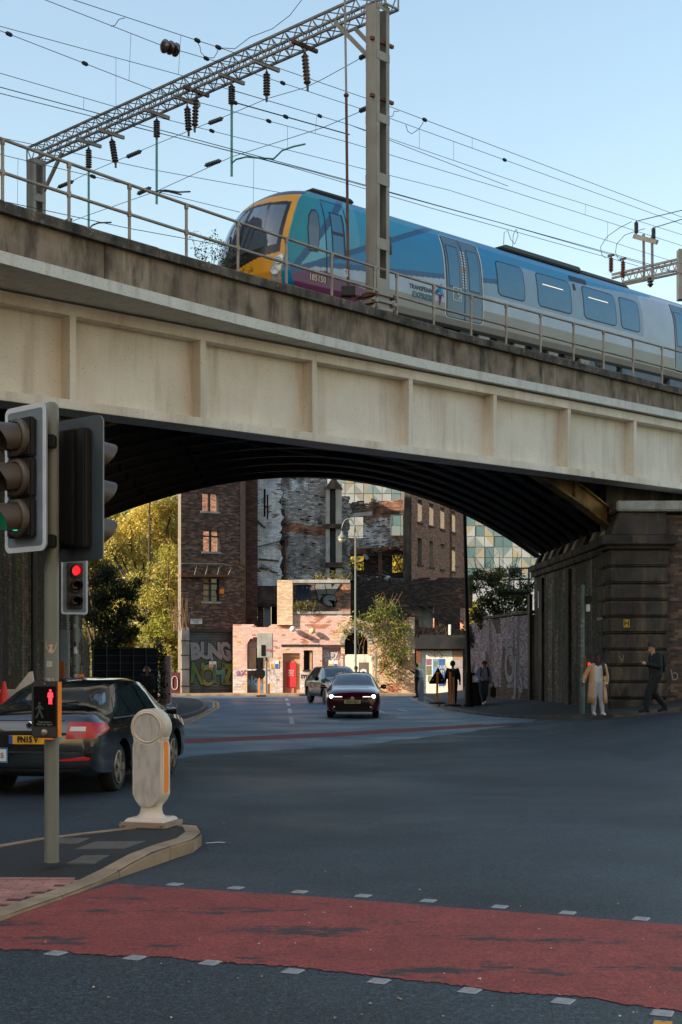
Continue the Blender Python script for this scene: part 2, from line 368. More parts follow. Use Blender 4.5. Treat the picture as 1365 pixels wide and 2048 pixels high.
def kerbs(pts, parent, side, up=.115, wd=.14, L=.92, mat=None):
    """a row of separate kerb stones; side: +1 when the pavement lies left of the run"""
    pts = [Vector((p[0], p[1], 0)) for p in pts]; acc = [0]
    for a, b in zip(pts, pts[1:]): acc.append(acc[-1] + (b - a).length)
    def pt(s):
        s = min(max(s, 0), acc[-1])
        for i in range(len(pts) - 1):
            if s <= acc[i + 1] + 1e-6: return pts[i].lerp(pts[i + 1], (s - acc[i]) / (acc[i + 1] - acc[i]))
    n = max(1, round(acc[-1] / L)); u = up if callable(up) else (lambda x, y: up)
    for i in range(n):
        b = MB(); q = []
        ss = [acc[-1] * (i + f) / n + e for f, e in ((0, .006), (.5, 0), (1, -.006))]
        rows = []
        for s in ss:
            p = pt(s); d = (pt(s + .1) - pt(s - .1)).normalized(); nn = Vector((-d.y, d.x, 0)) * side
            h = u(p.x, p.y); g = gh(p.x, p.y); r = []
            for (k, z) in ((0, -.05), (0, h - .022), (.008, h - .006), (.025, h + .004), (wd, h + .006), (wd, -.05)):
                r.append((p + nn * k) + Vector((0, 0, g + z)))
            rows.append(r)
        k = 6; vs = [v for r in rows for v in r]
        fs = [(j * k + a, j * k + (a + 1) % k, (j + 1) * k + (a + 1) % k, (j + 1) * k + a) for j in range(2) for a in range(k)]
        fs += [tuple(range(k))[::-1], tuple(range(2 * k, 3 * k))]
        b.add(vs, fs); b.build('kerb_stone', mat or m_kerb, parent)
g_ = MB(); g_.add([(-900, -300, -.6), (900, -300, -.6), (900, 1500, -.6), (-900, 1500, -.6)], [(0, 1, 2, 3)])
struct(g_.build('ground', M('far_ground', c(70, 68, 58), .95, var=.3, vs=.05)))
road = struct(sheet('road', [(-45, -14), (45, -14), (45, 130), (-45, 130)], 0, m_tar, step=1.0))
# red anti-skid surfacing of the crossings, worn through in patches
m_redw = M('red_surfacing', c(138, 62, 56), .75, grain=((60, .35), (26, .18), (8, .1)), var=.14, vs=3, bump=.45, bs=170, speck=c(80, 40, 38), sam=.5, ss=120, dirt=c(116, 46, 42), dam=.4, ds=1)
def worn(m, lo, hi, stretch, sc):
    n = m.node_tree.nodes; l = m.node_tree.links; b = n['Principled BSDF']; src = b.inputs['Base Color'].links[0].from_socket
    g = n.new('ShaderNodeNewGeometry'); mp = n.new('ShaderNodeMapping'); mp.inputs['Scale'].default_value = stretch; mp.inputs['Rotation'].default_value = (0, 0, .36)
    t = n.new('ShaderNodeTexNoise'); t.inputs['Scale'].default_value = sc; t.inputs['Detail'].default_value = 14; t.inputs['Roughness'].default_value = .8
    r = n.new('ShaderNodeMapRange'); r.inputs[1].default_value = lo; r.inputs[2].default_value = hi
    x = n.new('ShaderNodeMix'); x.data_type = 'RGBA'; x.inputs[7].default_value = c(50, 48, 50) + (1,)
    l.new(g.outputs['Position'], mp.inputs[0]); l.new(mp.outputs[0], t.inputs[0]); l.new(t.outputs[0], r.inputs[0]); l.new(r.outputs[0], x.inputs[0])
    l.new(src, x.inputs[6]); l.new(x.outputs[2], b.inputs['Base Color']); return m
worn(m_redw, .55, .58, (.8, 2.0, 1), 1.1)
rg = random.Random(3)
def lerp_edge(pts, n, jit):                              # ragged edge along pixel polyline
    out = []
    for i in range(n + 1):
        f = i / n * (len(pts) - 1); k = min(int(f), len(pts) - 2); f -= k
        x = pts[k][0] + (pts[k + 1][0] - pts[k][0]) * f; y = pts[k][1] + (pts[k + 1][1] - pts[k][1]) * f
        p = gp(x, y); out.append((p.x, p.y + jit * (nz2(p.x * 3, 1, 1, 5) + .5 * nz2(p.x * 14, 2, 1, 9) + .7 * nz2(p.x * 55, 3, 1, 4))))
    return out
far_e = lerp_edge([(228, 1769), (400, 1780), (700, 1800), (1365, 1852), (1700, 1880)], 160, .015)
near_e = lerp_edge([(1700, 2062), (1365, 2022), (700, 1948), (400, 1921), (0, 1898), (-300, 1884)], 520, .06)
left_e = lerp_edge([(-300, 1892), (0, 1843), (125, 1797), (228, 1769)], 20, .01)[1:-1]
struct(sheet('crossing_surface', far_e + near_e + left_e, .004, m_redw, step=4))
m_redf = worn(M('dull_red_surfacing', c(128, 58, 56), .75, var=.15, vs=3, bump=.3, bs=120), .6, .68, (.9, 2.2, 1), .9)
e1 = lerp_edge([(300, 1482), (700, 1464), (1040, 1444), (1062, 1442)], 60, .04); e2 = lerp_edge([(1062, 1446), (1040, 1450), (700, 1472), (300, 1491)], 60, .06)
struct(sheet('crossing_surface', e1 + e2, .004, m_redf, step=4))
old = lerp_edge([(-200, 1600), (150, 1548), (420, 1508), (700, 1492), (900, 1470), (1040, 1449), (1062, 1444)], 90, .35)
struct(sheet('worn_sheen_carriageway', old + [(6.2, 41), (6.2, 71.5), (-16, 71.5), (-16, 20)], .002, m_taro, step=2))  # older lighter surface, blue sky sheen painted into its colour
gq = gp(985, 1441); b = MB(); b.box(-.25, .25, -.2, .2, -.01, .006)
for k in range(6): b.box(-.2 + k * .075, -.17 + k * .075, -.16, .16, .006, .014)
o = b.build('drain_grate', m_iron, road); o.location = gq
# crossing studs
m_stud = M('stud_metal', c(140, 148, 154), .5, var=.1, vs=20, speck=c(110, 116, 122), sam=.7, ss=90)
for (x, y) in [(112, 1908), (270, 1917), (421, 1927), (586, 1944), (758, 1964), (940, 1983), (1127, 2004), (1325, 2028),
               (350, 1770), (472, 1777), (600, 1785), (727, 1793), (857, 1803), (1000, 1815), (1136, 1827), (1283, 1839)]:
    p = gp(x, y); b = MB(); s = .052; ta = -.42
    b.hexa([(dx * s * (1 if z < .005 else .86), dy * s * (1 if z < .005 else .86), z) for z in (.002, .008) for dx, dy in ((-1, -1), (1, -1), (1, 1), (-1, 1))])
    for k in range(-2, 3): b.box(k * .018 - .004, k * .018 + .004, -.04, .04, .0075, .0095)
    o = b.build('stud', m_stud, road, True); o.location = p; o.rotation_euler = (0, 0, ta + rg.uniform(-.06, .06))
# painted lines
def stripe(pts, wd, mat, name='painted_line'):
    P = [gp(*q) for q in pts]; b = MB(); vs = []
    for i, p in enumerate(P):
        d = (P[min(i + 1, len(P) - 1)] - P[max(i - 1, 0)]); d.z = 0; d.normalize(); n = Vector((-d.y, d.x, 0)) * wd / 2
        for s in (-1, 1):
            q = p + n * s; vs.append((q.x, q.y, gh(q.x, q.y) + .006))
    b.add(vs, [(2 * i, 2 * i + 1, 2 * i + 3, 2 * i + 2) for i in range(len(P) - 1)])
    return b.build(name, mat, road)
for a, b_ in (((573, 1397), (575, 1402)), ((576, 1406), (578, 1412)), ((579, 1418), (581, 1427)), ((582, 1434), (585, 1449))): stripe([a, b_], .13, m_paint)
for a, b_ in (((796, 1419), (815, 1423)), ((770, 1428), (800, 1438)), ((752, 1420), (770, 1426))): stripe([a, b_], .12, m_paint)
stripe([(352, 1452), (395, 1432), (428, 1416), (428, 1406), (405, 1400), (370, 1396)], .1, m_yellow)
stripe([(366, 1455), (405, 1434), (437, 1416), (436, 1405), (412, 1398), (372, 1394)], .1, m_yellow)
stripe([(820, 1396), (852, 1410), (890, 1424), (960, 1437), (1030, 1444)], .1, m_yellow)
stripe([(1308, 2048), (1345, 2051)], .09, m_yellow)
stripe([(412, 1688), (436, 1686), (450, 1687)], .05, m_paint)
# scattered specks of litter and grit
b = MB(); r3 = random.Random(11)
for i in range(110):
    x, y = r3.uniform(60, 1360), 1470 + 570 * r3.random() ** .8
    if x < 420 and y < 1850 and y > 1640: continue
    p = gp(x, y); s = r3.uniform(.005, .014) * (1.6 if r3.random() < .1 else 1); a = r3.uniform(0, 6)
    q = [(p.x + s * math.cos(a + k * 1.57) * r3.uniform(.5, 1.2), p.y + s * math.sin(a + k * 1.57) * r3.uniform(.5, 1.2), p.z + .008 + .006 * (k % 2)) for k in range(4)]
    b.col = r3.choice([c(200, 200, 195), c(150, 130, 100), c(175, 160, 130), c(190, 190, 190)]); b.add(q, [(0, 1, 2, 3)])
tag(b.build('litter', m_attr, kind='stuff'), 'pale specks of litter and grit on the tarmac', 'litter')

# right pavement, curving under the bridge and along the rising side road
rk = [(3.95, 71.5), (3.9, 62), (3.86, 56), (4.05, 49.4), (4.3, 46.6), (4.6, 44.5), (4.95, 42.6), (5.35, 41.0), (5.75, 39.7), (6.2, 38.3), (6.7, 37.0), (7.5, 35.9), (8.85, 35.1), (11, 34.3), (16, 33.6)]
pav_r = struct(sheet('pavement_right', rk + [(16, 72), (3.95, 74)], .108, m_tar2, step=.5))
kerbs(rk, pav_r, 1, mat=m_kerb2)
# pavement at the foot of the ruin
fk = [(-16, 69.2), (-9, 69.6), (-2, 69.9), (3.95, 70.6)]
pav_f = struct(sheet('pavement_far', fk + [(3.9, 74.8), (-16, 74.8)], .1, M('dusty_pavement', c(150, 116, 84), .95, var=.25, vs=1.5, bump=.4, bs=40), step=2)); kerbs(fk, pav_f, 1)
# left pavement with its rounded build-out
lk = [(-5.6, 10), (-5.7, 24), (-5.5, 34), (-5.25, 38), (-5.0, 41.9), (-4.85, 45), (-4.9, 48), (-5.1, 51.5), (-5.4, 54.3), (-6.0, 58.5), (-6.7, 61.8), (-8.4, 64.5), (-14, 66)]
pav_l = struct(sheet('pavement_left', lk + [(-14, 10)], .108, m_tar2, step=1)); kerbs(lk, pav_l, 1, mat=m_kerb2)
# traffic island in the foreground
iup = lambda x, y: .03 + .09 * sm(10.1, 11.3, y)
ik = [gp(x, y, u) for x, y, u in [(-330, 1990, .03), (-120, 1887, .03), (0, 1834, .03), (125, 1791, .03), (199, 1763, .03), (255, 1733, .07), (313, 1702, .12), (355, 1688, .12), (388, 1678, .12), (403, 1668, .12), (405, 1658, .12), (392, 1649, .12), (368, 1646, .12), (330, 1648, .12)]]
ib = [gp(x, y, .12) for x, y in [(249, 1656), (84, 1675), (0, 1689), (-150, 1720), (-330, 1765)]]
ik = [(p.x, p.y) for p in ik]; ib = [(p.x, p.y) for p in ib]
isl = struct(sheet('traffic_island_pavement', ik + ib, lambda x, y: iup(x, y) - .004, m_tar2, step=.3))
kerbs(ik, isl, 1, up=iup, wd=.15, L=.95); kerbs([ik[-1]] + ib, isl, 1, up=iup, wd=.1, L=.95)
for q in ([(346, 1676), (420, 1676), (378, 1690), (300, 1690)], [(190, 1684), (292, 1683), (248, 1698), (150, 1699)], [(166, 1712), (219, 1711), (188, 1728), (132, 1728)], [(118, 1677), (180, 1677), (155, 1688), (100, 1688)])[1:]:
    b = MB(); P = []
    for x, y in q:
        u_ = .1
        for _ in range(6): p = gp(x, y, u_); u_ = iup(p.x, p.y) - .003
        P.append(gp(x, y, u_))
    b.hexa([(p.x, p.y, p.z + z) for z in (-.01, .003) for p in P]); b.build('cover_plate', m_iron, isl)
# pink tactile tiles where the kerb is dropped
A = Vector(ik[4] + (0,)); B_ = Vector(ik[2] + (0,)); ta = math.atan2(A.y - B_.y, A.x - B_.x)
def inpoly(x, y, poly):
    r = False; j = len(poly) - 1
    for i in range(len(poly)):
        if (poly[i][1] > y) != (poly[j][1] > y) and x < (poly[j][0] - poly[i][0]) * (y - poly[i][1]) / (poly[j][1] - poly[i][1]) + poly[i][0]: r = not r
        j = i
    return r
tile = MB(); tile.box(.003, .197, .003, .097, -.02, .006)
t0 = tile.build('tile', m_tact); tm = t0.data; bpy.data.objects.remove(t0)
ipoly = ik + ib; cnt = 0
for i in range(-16, 22):
    for j in range(0, 16):
        x = A.x - i * .2 + (.1 if j % 2 else 0); y = 10.36 - (j + 1) * .1
        if all(inpoly(x + a, y + bb + .14, ipoly) and inpoly(x + a + .05, y + bb, ipoly) for a in (0, .2) for bb in (-.07, .1)) and x > -4.2:
            o = link('tile', tm, isl); o.location = (x, y, iup(x, y) - .002 + rg.uniform(-.001, .001)); cnt += 1
# ------------------------------------------------------------ railway bridge
GR = .0167
def bbox(b, t0, t1, o0, o1, z0, z1):
    return b.hexa([br(t, o, z + GR * t) for z in (z0, z1) for (t, o) in ((t0, o0), (t1, o0), (t1, o1), (t0, o1))])
def lin(x, xs, ys):
    for i in range(len(xs) - 1):
        if x <= xs[i + 1] or i == len(xs) - 2: return ys[i] + (ys[i + 1] - ys[i]) * (x - xs[i]) / (xs[i + 1] - xs[i])
def op(t): return -(.15 + .95 * max(0, (10.85 - t) / 10.85) ** 1.5)
def ptop(t): return lin(t, [-14, -2, 0, 7.2, 18.6, 40], [9.3, 9.46, 9.5, 9.68, 9.70, 9.85])
bridge = thing('railway_bridge', 'cream plate girder railway bridge with stained concrete parapet over the road', 'bridge', B0, 0)
T0, T1 = -13, 34
for n in range(-4, 11):
    t = 3.1 * n
    b = MB(); bbox(b, t + .06, t + 3.04, .33, .37, 6.62, 8.21); b.build('web_panel', m_cream, bridge, True)
    b = MB(); bbox(b, t - .07, t + .07, .03, .36, 6.6, 8.22); b.build('stiffener', m_cream, bridge, True, bevel=.006)
b = MB(); bbox(b, T0, T1, 0, .75, 6.43, 6.61); b.build('bottom_flange', m_cream, bridge, True, bevel=.008)
b = MB(); bbox(b, T0, T1, .02, .7, 8.2, 8.42); b.build('top_flange', m_cream, bridge, True, bevel=.008)
def strip(b, ts, prof):                                  # loft a (o,z) profile along the curved edge
    rows = [[br(t, *p) for p in prof(t)] for t in ts]; k = len(rows[0])
    b.add([v for r in rows for v in r], [(j * k + i, j * k + (i + 1) % k, (j + 1) * k + (i + 1) % k, (j + 1) * k + i) for j in range(len(ts) - 1) for i in range(k)] + [tuple(range(k))[::-1], tuple(range((len(ts) - 1) * k, len(ts) * k))])
fr = lambda a, e, n: [a + (e - a) * i / n for i in range(n + 1)]
b = MB(); strip(b, fr(T0, T1, 100), lambda t: [(op(t), 8.45 + GR * t), (op(t), 8.66 + GR * t), (1.0, 8.66 + GR * t), (1.0, 8.45 + GR * t)]); b.build('edge_band', m_band, bridge, True)
js = [-13, -10.6, -5.3, -.0, 5.35, 10.7, 16, 21.4, 26.7, 34]
for a, e in zip(js, js[1:]):
    b = MB(); strip(b, fr(a + .008, e - .008, 14), lambda t: [(op(t) + .07, 8.655 + GR * t), (op(t) + .07, ptop(t) - .2), (op(t) + .36, ptop(t) - .2), (op(t) + .36, 8.655 + GR * t)])
    b.build('parapet_panel', m_conc, bridge, True)
rc = random.Random(5); t = T0
while t < T1:
    e = t + 1.78; dz = rc.uniform(-.012, .012); do = rc.uniform(-.012, .012)
    b = MB(); strip(b, fr(t + .003, e - .003, 4), lambda q: [(op(q) - .06 + do, ptop(q) - .198), (op(q) - .065 + do, ptop(q) - .03 + dz), (op(q) - .03 + do, ptop(q) + dz), (op(q) + .45, ptop(q) + .02 + dz), (op(q) + .45, ptop(q) - .198)])
    b.build('coping_stone', m_cop, bridge, True); t = e
b = MB(); bbox(b, T0, T1, .75, 10.3, 8.3, 8.62); bbox(b, T0, T1, 10.1, 10.3, 8.62, 9.7); b.build('deck', m_soot, bridge, True)
m_bal = M('ballast', c(96, 88, 80), .95, var=.4, vs=12, bump=1, bs=14)
b = MB(); bbox(b, T0, T1, .75, 10.1, 8.63, 9.35); b.build('ballast_bed', m_bal, bridge, True)
m_rail = M('rail_steel', c(96, 72, 56), .6, metal=.5, var=.2, vs=5)
for o in (2.96, 4.4, 6.5, 7.94):
    b = MB(); bbox(b, T0, T1, o - .035, o + .035, 9.36, 9.46); b.build('rail', m_rail, bridge, True)
# arched ribs below the deck
def rib(o, mat, full=False):
    tc = 8.85 + (o - 1) * .917; hs = 9.85; ts = fr(tc - hs, tc + hs, 44)
    zi = lambda t: 7.67 - .0207 * (t - tc) ** 2
    b = MB(); strip(b, ts, lambda t: [(o - .03, zi(t)), (o - .03, 8.35 if full else zi(t) + .52), (o + .03, 8.35 if full else zi(t) + .52), (o + .03, zi(t))])
    w_ = b.build('arch_rib', mat, bridge, True)
    for z0, z1, hw in ((-.05, .012, .15), (.5, .55, .12)):
        b = MB(); strip(b, ts, lambda t: [(o - hw, zi(t) + z0), (o - hw, zi(t) + z1), (o + hw, zi(t) + z1), (o + hw, zi(t) + z0)])
        b.build('rib_flange', mat, w_)
    for k in range(-4, 5):                               # stiffening plates on the rib
        b = MB(); t = tc + k * 2.05; b.hexa([br(t + dt, o - .13 + (do * .1), z) for z in (zi(t) + .02, zi(t) + .5) for dt, do in ((-.03, 0), (.03, 0), (.03, 1), (-.03, 1))]); b.build('rib_plate', mat, w_)
for i in range(9): rib(1.25 + i * 1.08, m_rib if i == 0 else m_soot, i == 8)
for k in range(1, 9):                                    # cross girders between the ribs
    for i in range(8):
        o = 1.25 + i * 1.08; tc = 8.85 + (o + .54 - 1) * .917; t = tc + (k - 4.5) * 2.2; z = 7.67 - .0207 * (t - tc) ** 2
        b = MB(); b.beam(br(t - .45, o + .03, z + .28), br(t + .45, o + 1.05, z + .28), .1, .3); b.build('cross_girder', m_soot, bridge, True)
# handrail on the parapet
hr = thing('handrail', 'two-bar tubular steel handrail along the bridge parapet', 'handrail', br(0, op(0), 9.5))
rtop = lambda t: 10.66 + .0108 * t
po = lambda t: op(t) + .3
def post_t(x):
    a, e = -12, 30
    for _ in range(40):
        m_ = (a + e) / 2; p = br(m_, po(m_), 10)
        if px(p)[0] < x: a = m_
        else: e = m_
    return a
for x in (-140, 5, 138, 259, 373, 476, 573, 664, 750, 794, 868, 943, 1013, 1082, 1148, 1208, 1267, 1325, 1378, 1428):
    t = post_t(x); p = br(t, po(t), 0); zb, zt = ptop(t) + .01, rtop(t)
    b = MB(); b.tube(p + Vector((0, 0, zb)), p + Vector((0, 0, zt)), .03, n=10); b.lathe([(.045, 0), (.045, .05), (.032, .09)], 10, p + Vector((0, 0, zb)))
    b.lathe([(.042, -.05), (.045, .0), (.042, .05)], 10, p + Vector((0, 0, zt - .03))); b.lathe([(.042, -.05), (.045, .0), (.042, .05)], 10, p + Vector((0, 0, zb + (zt - zb) * .52)))
    b.build('post', m_galv, hr, True, smooth=True, auto=40)
for f in (1.0, .52):
    b = MB(); pts = []
    for t in fr(-12, 27, 60): pts.append(br(t, po(t) - .0, (ptop(t) + .01) + (rtop(t) - ptop(t) - .01) * f + (.0 if f < 1 else .01)))
    b.path(pts, .03, 10); b.build('rail', m_galv, hr, True, smooth=True, auto=50)

# ------------------------------------------------------------ abutments and stone pier
dk = brickcol(c(66, 58, 50), c(58, 52, 46), c(74, 60, 50), c(52, 47, 43), c(84, 72, 58))
ab = thing('brick_abutment', 'sooty damp brick abutment under the right end of the bridge', 'wall', (7.4, 44, 0))
AR0, AR1 = Vector((7.25, 50.6, 0)), Vector((7.72, 39.3, 0)); ru = (AR1 - AR0).normalized(); rn = ru.cross(Vector((0, 0, 1)))
def pale(x, z, rg):
    q = dk(x, z, rg)
    if nz2(x, z * .12, 1.6, 3) > .22: q = tuple(min(.5, v * 2.4) for v in q)
    if nz2(x, z, .7, 8) > .3 and z > 2.2: q = (q[0] * .6, q[1] * .8, q[2] * .45)
    return q
brickwork('brick', ab, AR0, ru, (AR1 - AR0).length, 5.3, pale, m_brickd, m_mortd, z0=-.35, seed=4, thick=.6)
for t in (1.4, 6.0):
    b = MB(); q = AR0 + ru * t; b.hexa([q + ru * a + rn * d + Vector((0, 0, z)) for z in (-.3, 4.7) for a, d in ((0, 0), (.55, 0), (.55, .1), (0, .1))]); b.build('brick_pilaster', m_stone, ab, True)
for k in range(9):
    q = AR0 + ru * (k * 1.27); b = MB()
    b.hexa([q + ru * a + rn * d + Vector((0, 0, z)) for z in (4.82, 5.02) for a, d in ((.005, -.3), (1.26, -.3), (1.26, .12), (.005, .12))])
    b.hexa([q + ru * a + rn * d + Vector((0, 0, z)) for z in (5.02, 5.24) for a, d in ((.005, -.3), (1.26, -.3), (1.26, .2), (.005, .2))]); b.build('string_course_stone', m_stone, ab, True, bevel=.02)
    b = MB(); b.hexa([q + ru * a + rn * d + Vector((0, 0, z)) for z, dd in ((5.24, 0), (5.62, -.16)) for a, d in ((.35, -.4), (.85, -.4), (.85, .08 + dd), (.35, .08 + dd))]); b.build('bearing_stone', m_stone2 if k % 3 else m_stone, ab, True, bevel=.03)
b = MB(); b.hexa([q + Vector((0, 0, z)) for z in (5.2, 8.25) for q in (AR0 - rn * .35, AR1 - ru * 2.6 - rn * .35, AR1 - ru * 2.6 - rn * 1.5, AR0 - rn * 1.5)]); b.build('backing_wall', m_stone, ab, True)
b = MB(); b.hexa([br(t, o, z) for z in (4.9, 8.28) for t, o in ((19.0, 1.3), (31, 1.3), (31, 1.8), (19.4, 1.8))]); b.build('backing_wall', m_stone, ab, True)
b = MB(); b.hexa([q + Vector((0, 0, z)) for z in (-.5, 5.2) for q in (AR0 - rn * .62, AR1 - rn * .62, AR1 - rn * 1.5, AR0 - rn * 1.5)]); b.build('backing_wall', m_stone, ab, True)
q = AR0 + ru * .8
def plate(name, par, o, u, wd, ht, mat, th=.015, world=True):
    o, u = Vector(o), Vector(u).normalized(); n = u.cross(Vector((0, 0, 1))); b = MB()
    b.hexa([o + u * a + n * d + Vector((0, 0, z)) for z in (-ht / 2, ht / 2) for a, d in ((-wd / 2, 0), (wd / 2, 0), (wd / 2, th), (-wd / 2, th))]); return b.build(name, mat, par, world)
tag(plate('wall_notice', None, AR0 + ru * 1.1 + rn * .03 + Vector((0, 0, 2.2 + 1.75)), ru, .3, .62, m_white), 'narrow white notice high on the abutment wall', 'sign')
tag(plate('wall_notice', None, AR0 + ru * 1.25 + rn * .03 + Vector((0, 0, 2.05)), ru, .3, .5, m_boll), 'narrow cream notice low on the abutment wall', 'sign')
tag(plate('wall_notice', None, AR0 + ru * 10.7 + rn * .03 + Vector((0, 0, 2.95)), ru, .75, .34, M('weathered_board', c(150, 138, 118), .8, var=.2, vs=8)), 'small weathered beige board beside the stone pier', 'sign')
# stone pier
pier = thing('stone_pier', 'rusticated sooty stone pier under the right end of the girder', 'pier', (8.45, 39.2, 0))
zs = [-.2, .62, 1.09, 1.56, 2.01, 2.48, 2.95, 3.43, 3.9, 4.38, 4.89]
b = MB(); b.box(7.72, 9.24, 38.52, 40.3, -.3, 5.0); b.build('core', m_mortd, pier, True)
for i, (a, e) in enumerate(zip(zs, zs[1:])):
    for x0, x1 in ((7.62, 9.33),):
        b = MB(); b.box(x0 + (.012 if x0 > 7.7 else 0), x1 - .0, 38.4 + rc.uniform(-.008, .008), 39.3, a + .02, e - .02); b.build('stone_block', m_stone, pier, True, bevel=.05, seg=3)
    b = MB(); b.box(7.63, 8.3, 39.315, 40.3, a + .016, e - .016); b.build('stone_block', m_stone, pier, True, bevel=.03)
for (z0, z1, e) in ((4.89, 5.0, .09), (5.0, 5.27, .22)):
    b = MB(); b.box(7.62 - e, 9.33 + e, 38.4 - e, 40.4, z0, z1); b.build('cap_moulding', m_stone, pier, True, bevel=.025)
b = MB(); b.hexa([(x, y, z) for z, k in ((5.275, 0), (5.96, .22)) for x, y in ((7.7 + k, 38.42 + k * .4), (9.3, 38.42 + k * .4), (9.3, 40.4), (7.7 + k, 40.4))]); b.build('bearing_block', m_stone, pier, True, bevel=.03)
b = MB(); b.box(7.84, 12.5, 38.36, 40.5, 5.965, 6.26); b.build('bearing_slab', m_stone2, pier, True, bevel=.04)
rb = brickcol(c(92, 74, 62), c(104, 80, 66), c(80, 66, 58), c(112, 92, 76), c(70, 58, 52))
wl = thing('wing_wall', 'brown brick wing wall to the right of the stone pier', 'wall', (10.2, 38.8, 0))
brickwork('brickwork', wl, (9.33, 38.72, 0), (1, 0, 0), 3.2, 6.0, rb, m_brick, M('buff_mortar', c(92, 84, 74), .95, var=.2, vs=8), z0=-.1, BL=.235, BH=.082, seed=9, thick=.5, single=lambda x, z: x < .95 and z > .35)
hs = tag(plate('hydrant_sign', None, at(1254, 1247, 38.37) + Vector((0, .0, 0)), (1, 0, 0), .17, .22, M('hydrant_yellow', c(190, 150, 30), .6, var=.1)), 'small yellow hydrant plate with a black H on the stone pier', 'sign')
q = at(1254, 1247, 38.37); txt('letter', 'H', .2, m_blackp, hs, face_m((q.x, q.y - .02, q.z + .0), (1, 0, 0)), off=.006, world=True)
for (x, y, s, st) in ((1245, 1318, .3, 'V'), (1272, 1312, .2, 'x'), (1350, 1350, .5, 'b')):
    q = at(x, y, 38.36 if x < 1330 else 38.7); txt('chalk_mark', s if False else st, s, M('chalk', c(150, 145, 135), .9, var=.2), pier if x < 1330 else wl, face_m((q.x, q.y, q.z), (1, .0, .2), (-.2, 0, 1)), ext=.001, world=True, off=-.008)
# left abutment
abl = thing('brick_abutment', 'mossy streaked brick abutment behind the traffic lights at far left', 'wall', (-6.8, 31, 0))
AL0, AL1 = Vector((-6.3, 20, 0)), Vector((-7.15, 37.3, 0)); lu = (AL1 - AL0).normalized(); ln = lu.cross(Vector((0, 0, 1)))
lk_ = brickcol(c(98, 78, 54), c(86, 68, 48), c(110, 90, 62), c(76, 62, 46))
def lcol(x, z, rg):
    q = lk_(x, z, rg)
    if nz2(x, z * .1, 1.1, 3) > .15: q = tuple(v * .38 for v in q)
    if nz2(x, z * .25, .9, 15) > .28: q = (q[0] * .55, q[1] * .95, q[2] * .3)
    if x > 14 and nz2(x, z, 2.5, 5) > .1: q = (.32, .31, .28)
    return q
brickwork('brick', abl, AL0, lu, (AL1 - AL0).length, 5.6, lcol, m_brickd, m_mortd, z0=-.3, seed=14, thick=.8)
b = MB(); b.hexa([p + Vector((0, 0, z)) for z in (-.5, 8.3) for p in (AL0 - ln * .85, AL1 - ln * .85, AL1 - ln * 2.5, AL0 - ln * 2.5)]); b.build('backing_wall', m_stone, abl, True)
for t in (9.2, 12.6, 15.4):
    q = AL0 + lu * t; b = MB(); b.tube(q + ln * .1 + Vector((0, 0, -.1)), q + ln * .1 + Vector((0, 0, 5.2)), .06, n=8); b.build('drain_pipe', m_blk, abl, True)
for k in range(13):
    q = AL0 + lu * (k * 1.33); b = MB()
    b.hexa([q + lu * a + ln * d + Vector((0, 0, z)) for z in (5.3, 5.65) for a, d in ((.005, -.3), (1.32, -.3), (1.32, .18), (.005, .18))]); b.build('string_course_stone', m_stone, abl, True, bevel=.02)
# ------------------------------------------------------------ overhead line portal
TP1, TP2 = Vector((.85, 31.3, 0)), Vector((-9.04, 40, 0)); TD = (TP2 - TP1).normalized(); TN = Vector((TD.y, -TD.x, 0))
UP = Vector((0, 0, 1))
tp = lambda x, y: plane_pt(x, y, TP1, TN)
gan = thing('catenary_portal', 'grey lattice portal carrying overhead wires across the railway above the bridge', 'gantry', (TP1.x, TP1.y, 9.6))
def mast(par, ctr, z0, z1, wins, mat=None):
    mat = mat or m_mast; a, w2 = .155, .21
    for s in (-1, 1):
        b = MB(); cc = ctr + BT * (s * w2)
        q = [cc + TD * u + BT * v for u, v in ((-a, -.012), (a, -.012), (a, .012), (-a, .012))]; b.hexa([p + UP * z for z in (z0, z1) for p in q])
        for e in (-1, 1):
            q = [cc + TD * (e * a + u) - BT * (s * v) for u, v in ((-.01, .01), (.01, .01), (.01, .1), (-.01, .1))]; b.hexa([p + UP * z for z in (z0, z1) for p in q])
        b.build('mast_channel', mat, par, True)
    ed = [z0] + [v for w_ in wins for v in w_] + [z1]
    for i in range(0, len(ed), 2):
        for e in (-1, 1):
            b = MB(); q = [ctr + TD * (e * (a + .014) + u) + BT * v for u, v in ((-.006, -w2), (.006, -w2), (.006, w2), (-.006, w2))]
            b.hexa([p + UP * z for z in (ed[i], ed[i + 1]) for p in q]); b.build('batten_plate', mat, par, True)
zz = lambda y, Z: CAMH + (HOR - y) * Z / F
mast(gan, Vector((.85, 31.3, 0)), 9.75, zz(14, 31.3), [(zz(b_, 31.3), zz(a_, 31.3)) for a_, b_ in ((502, 560), (373, 480), (249, 350), (125, 232), (24, 108))])
mast(gan, Vector((-9.04, 40, 0)), 9.3, zz(321, 40), [(zz(b_, 40), zz(a_, 40)) for a_, b_ in ((405, 470), (332, 390))])
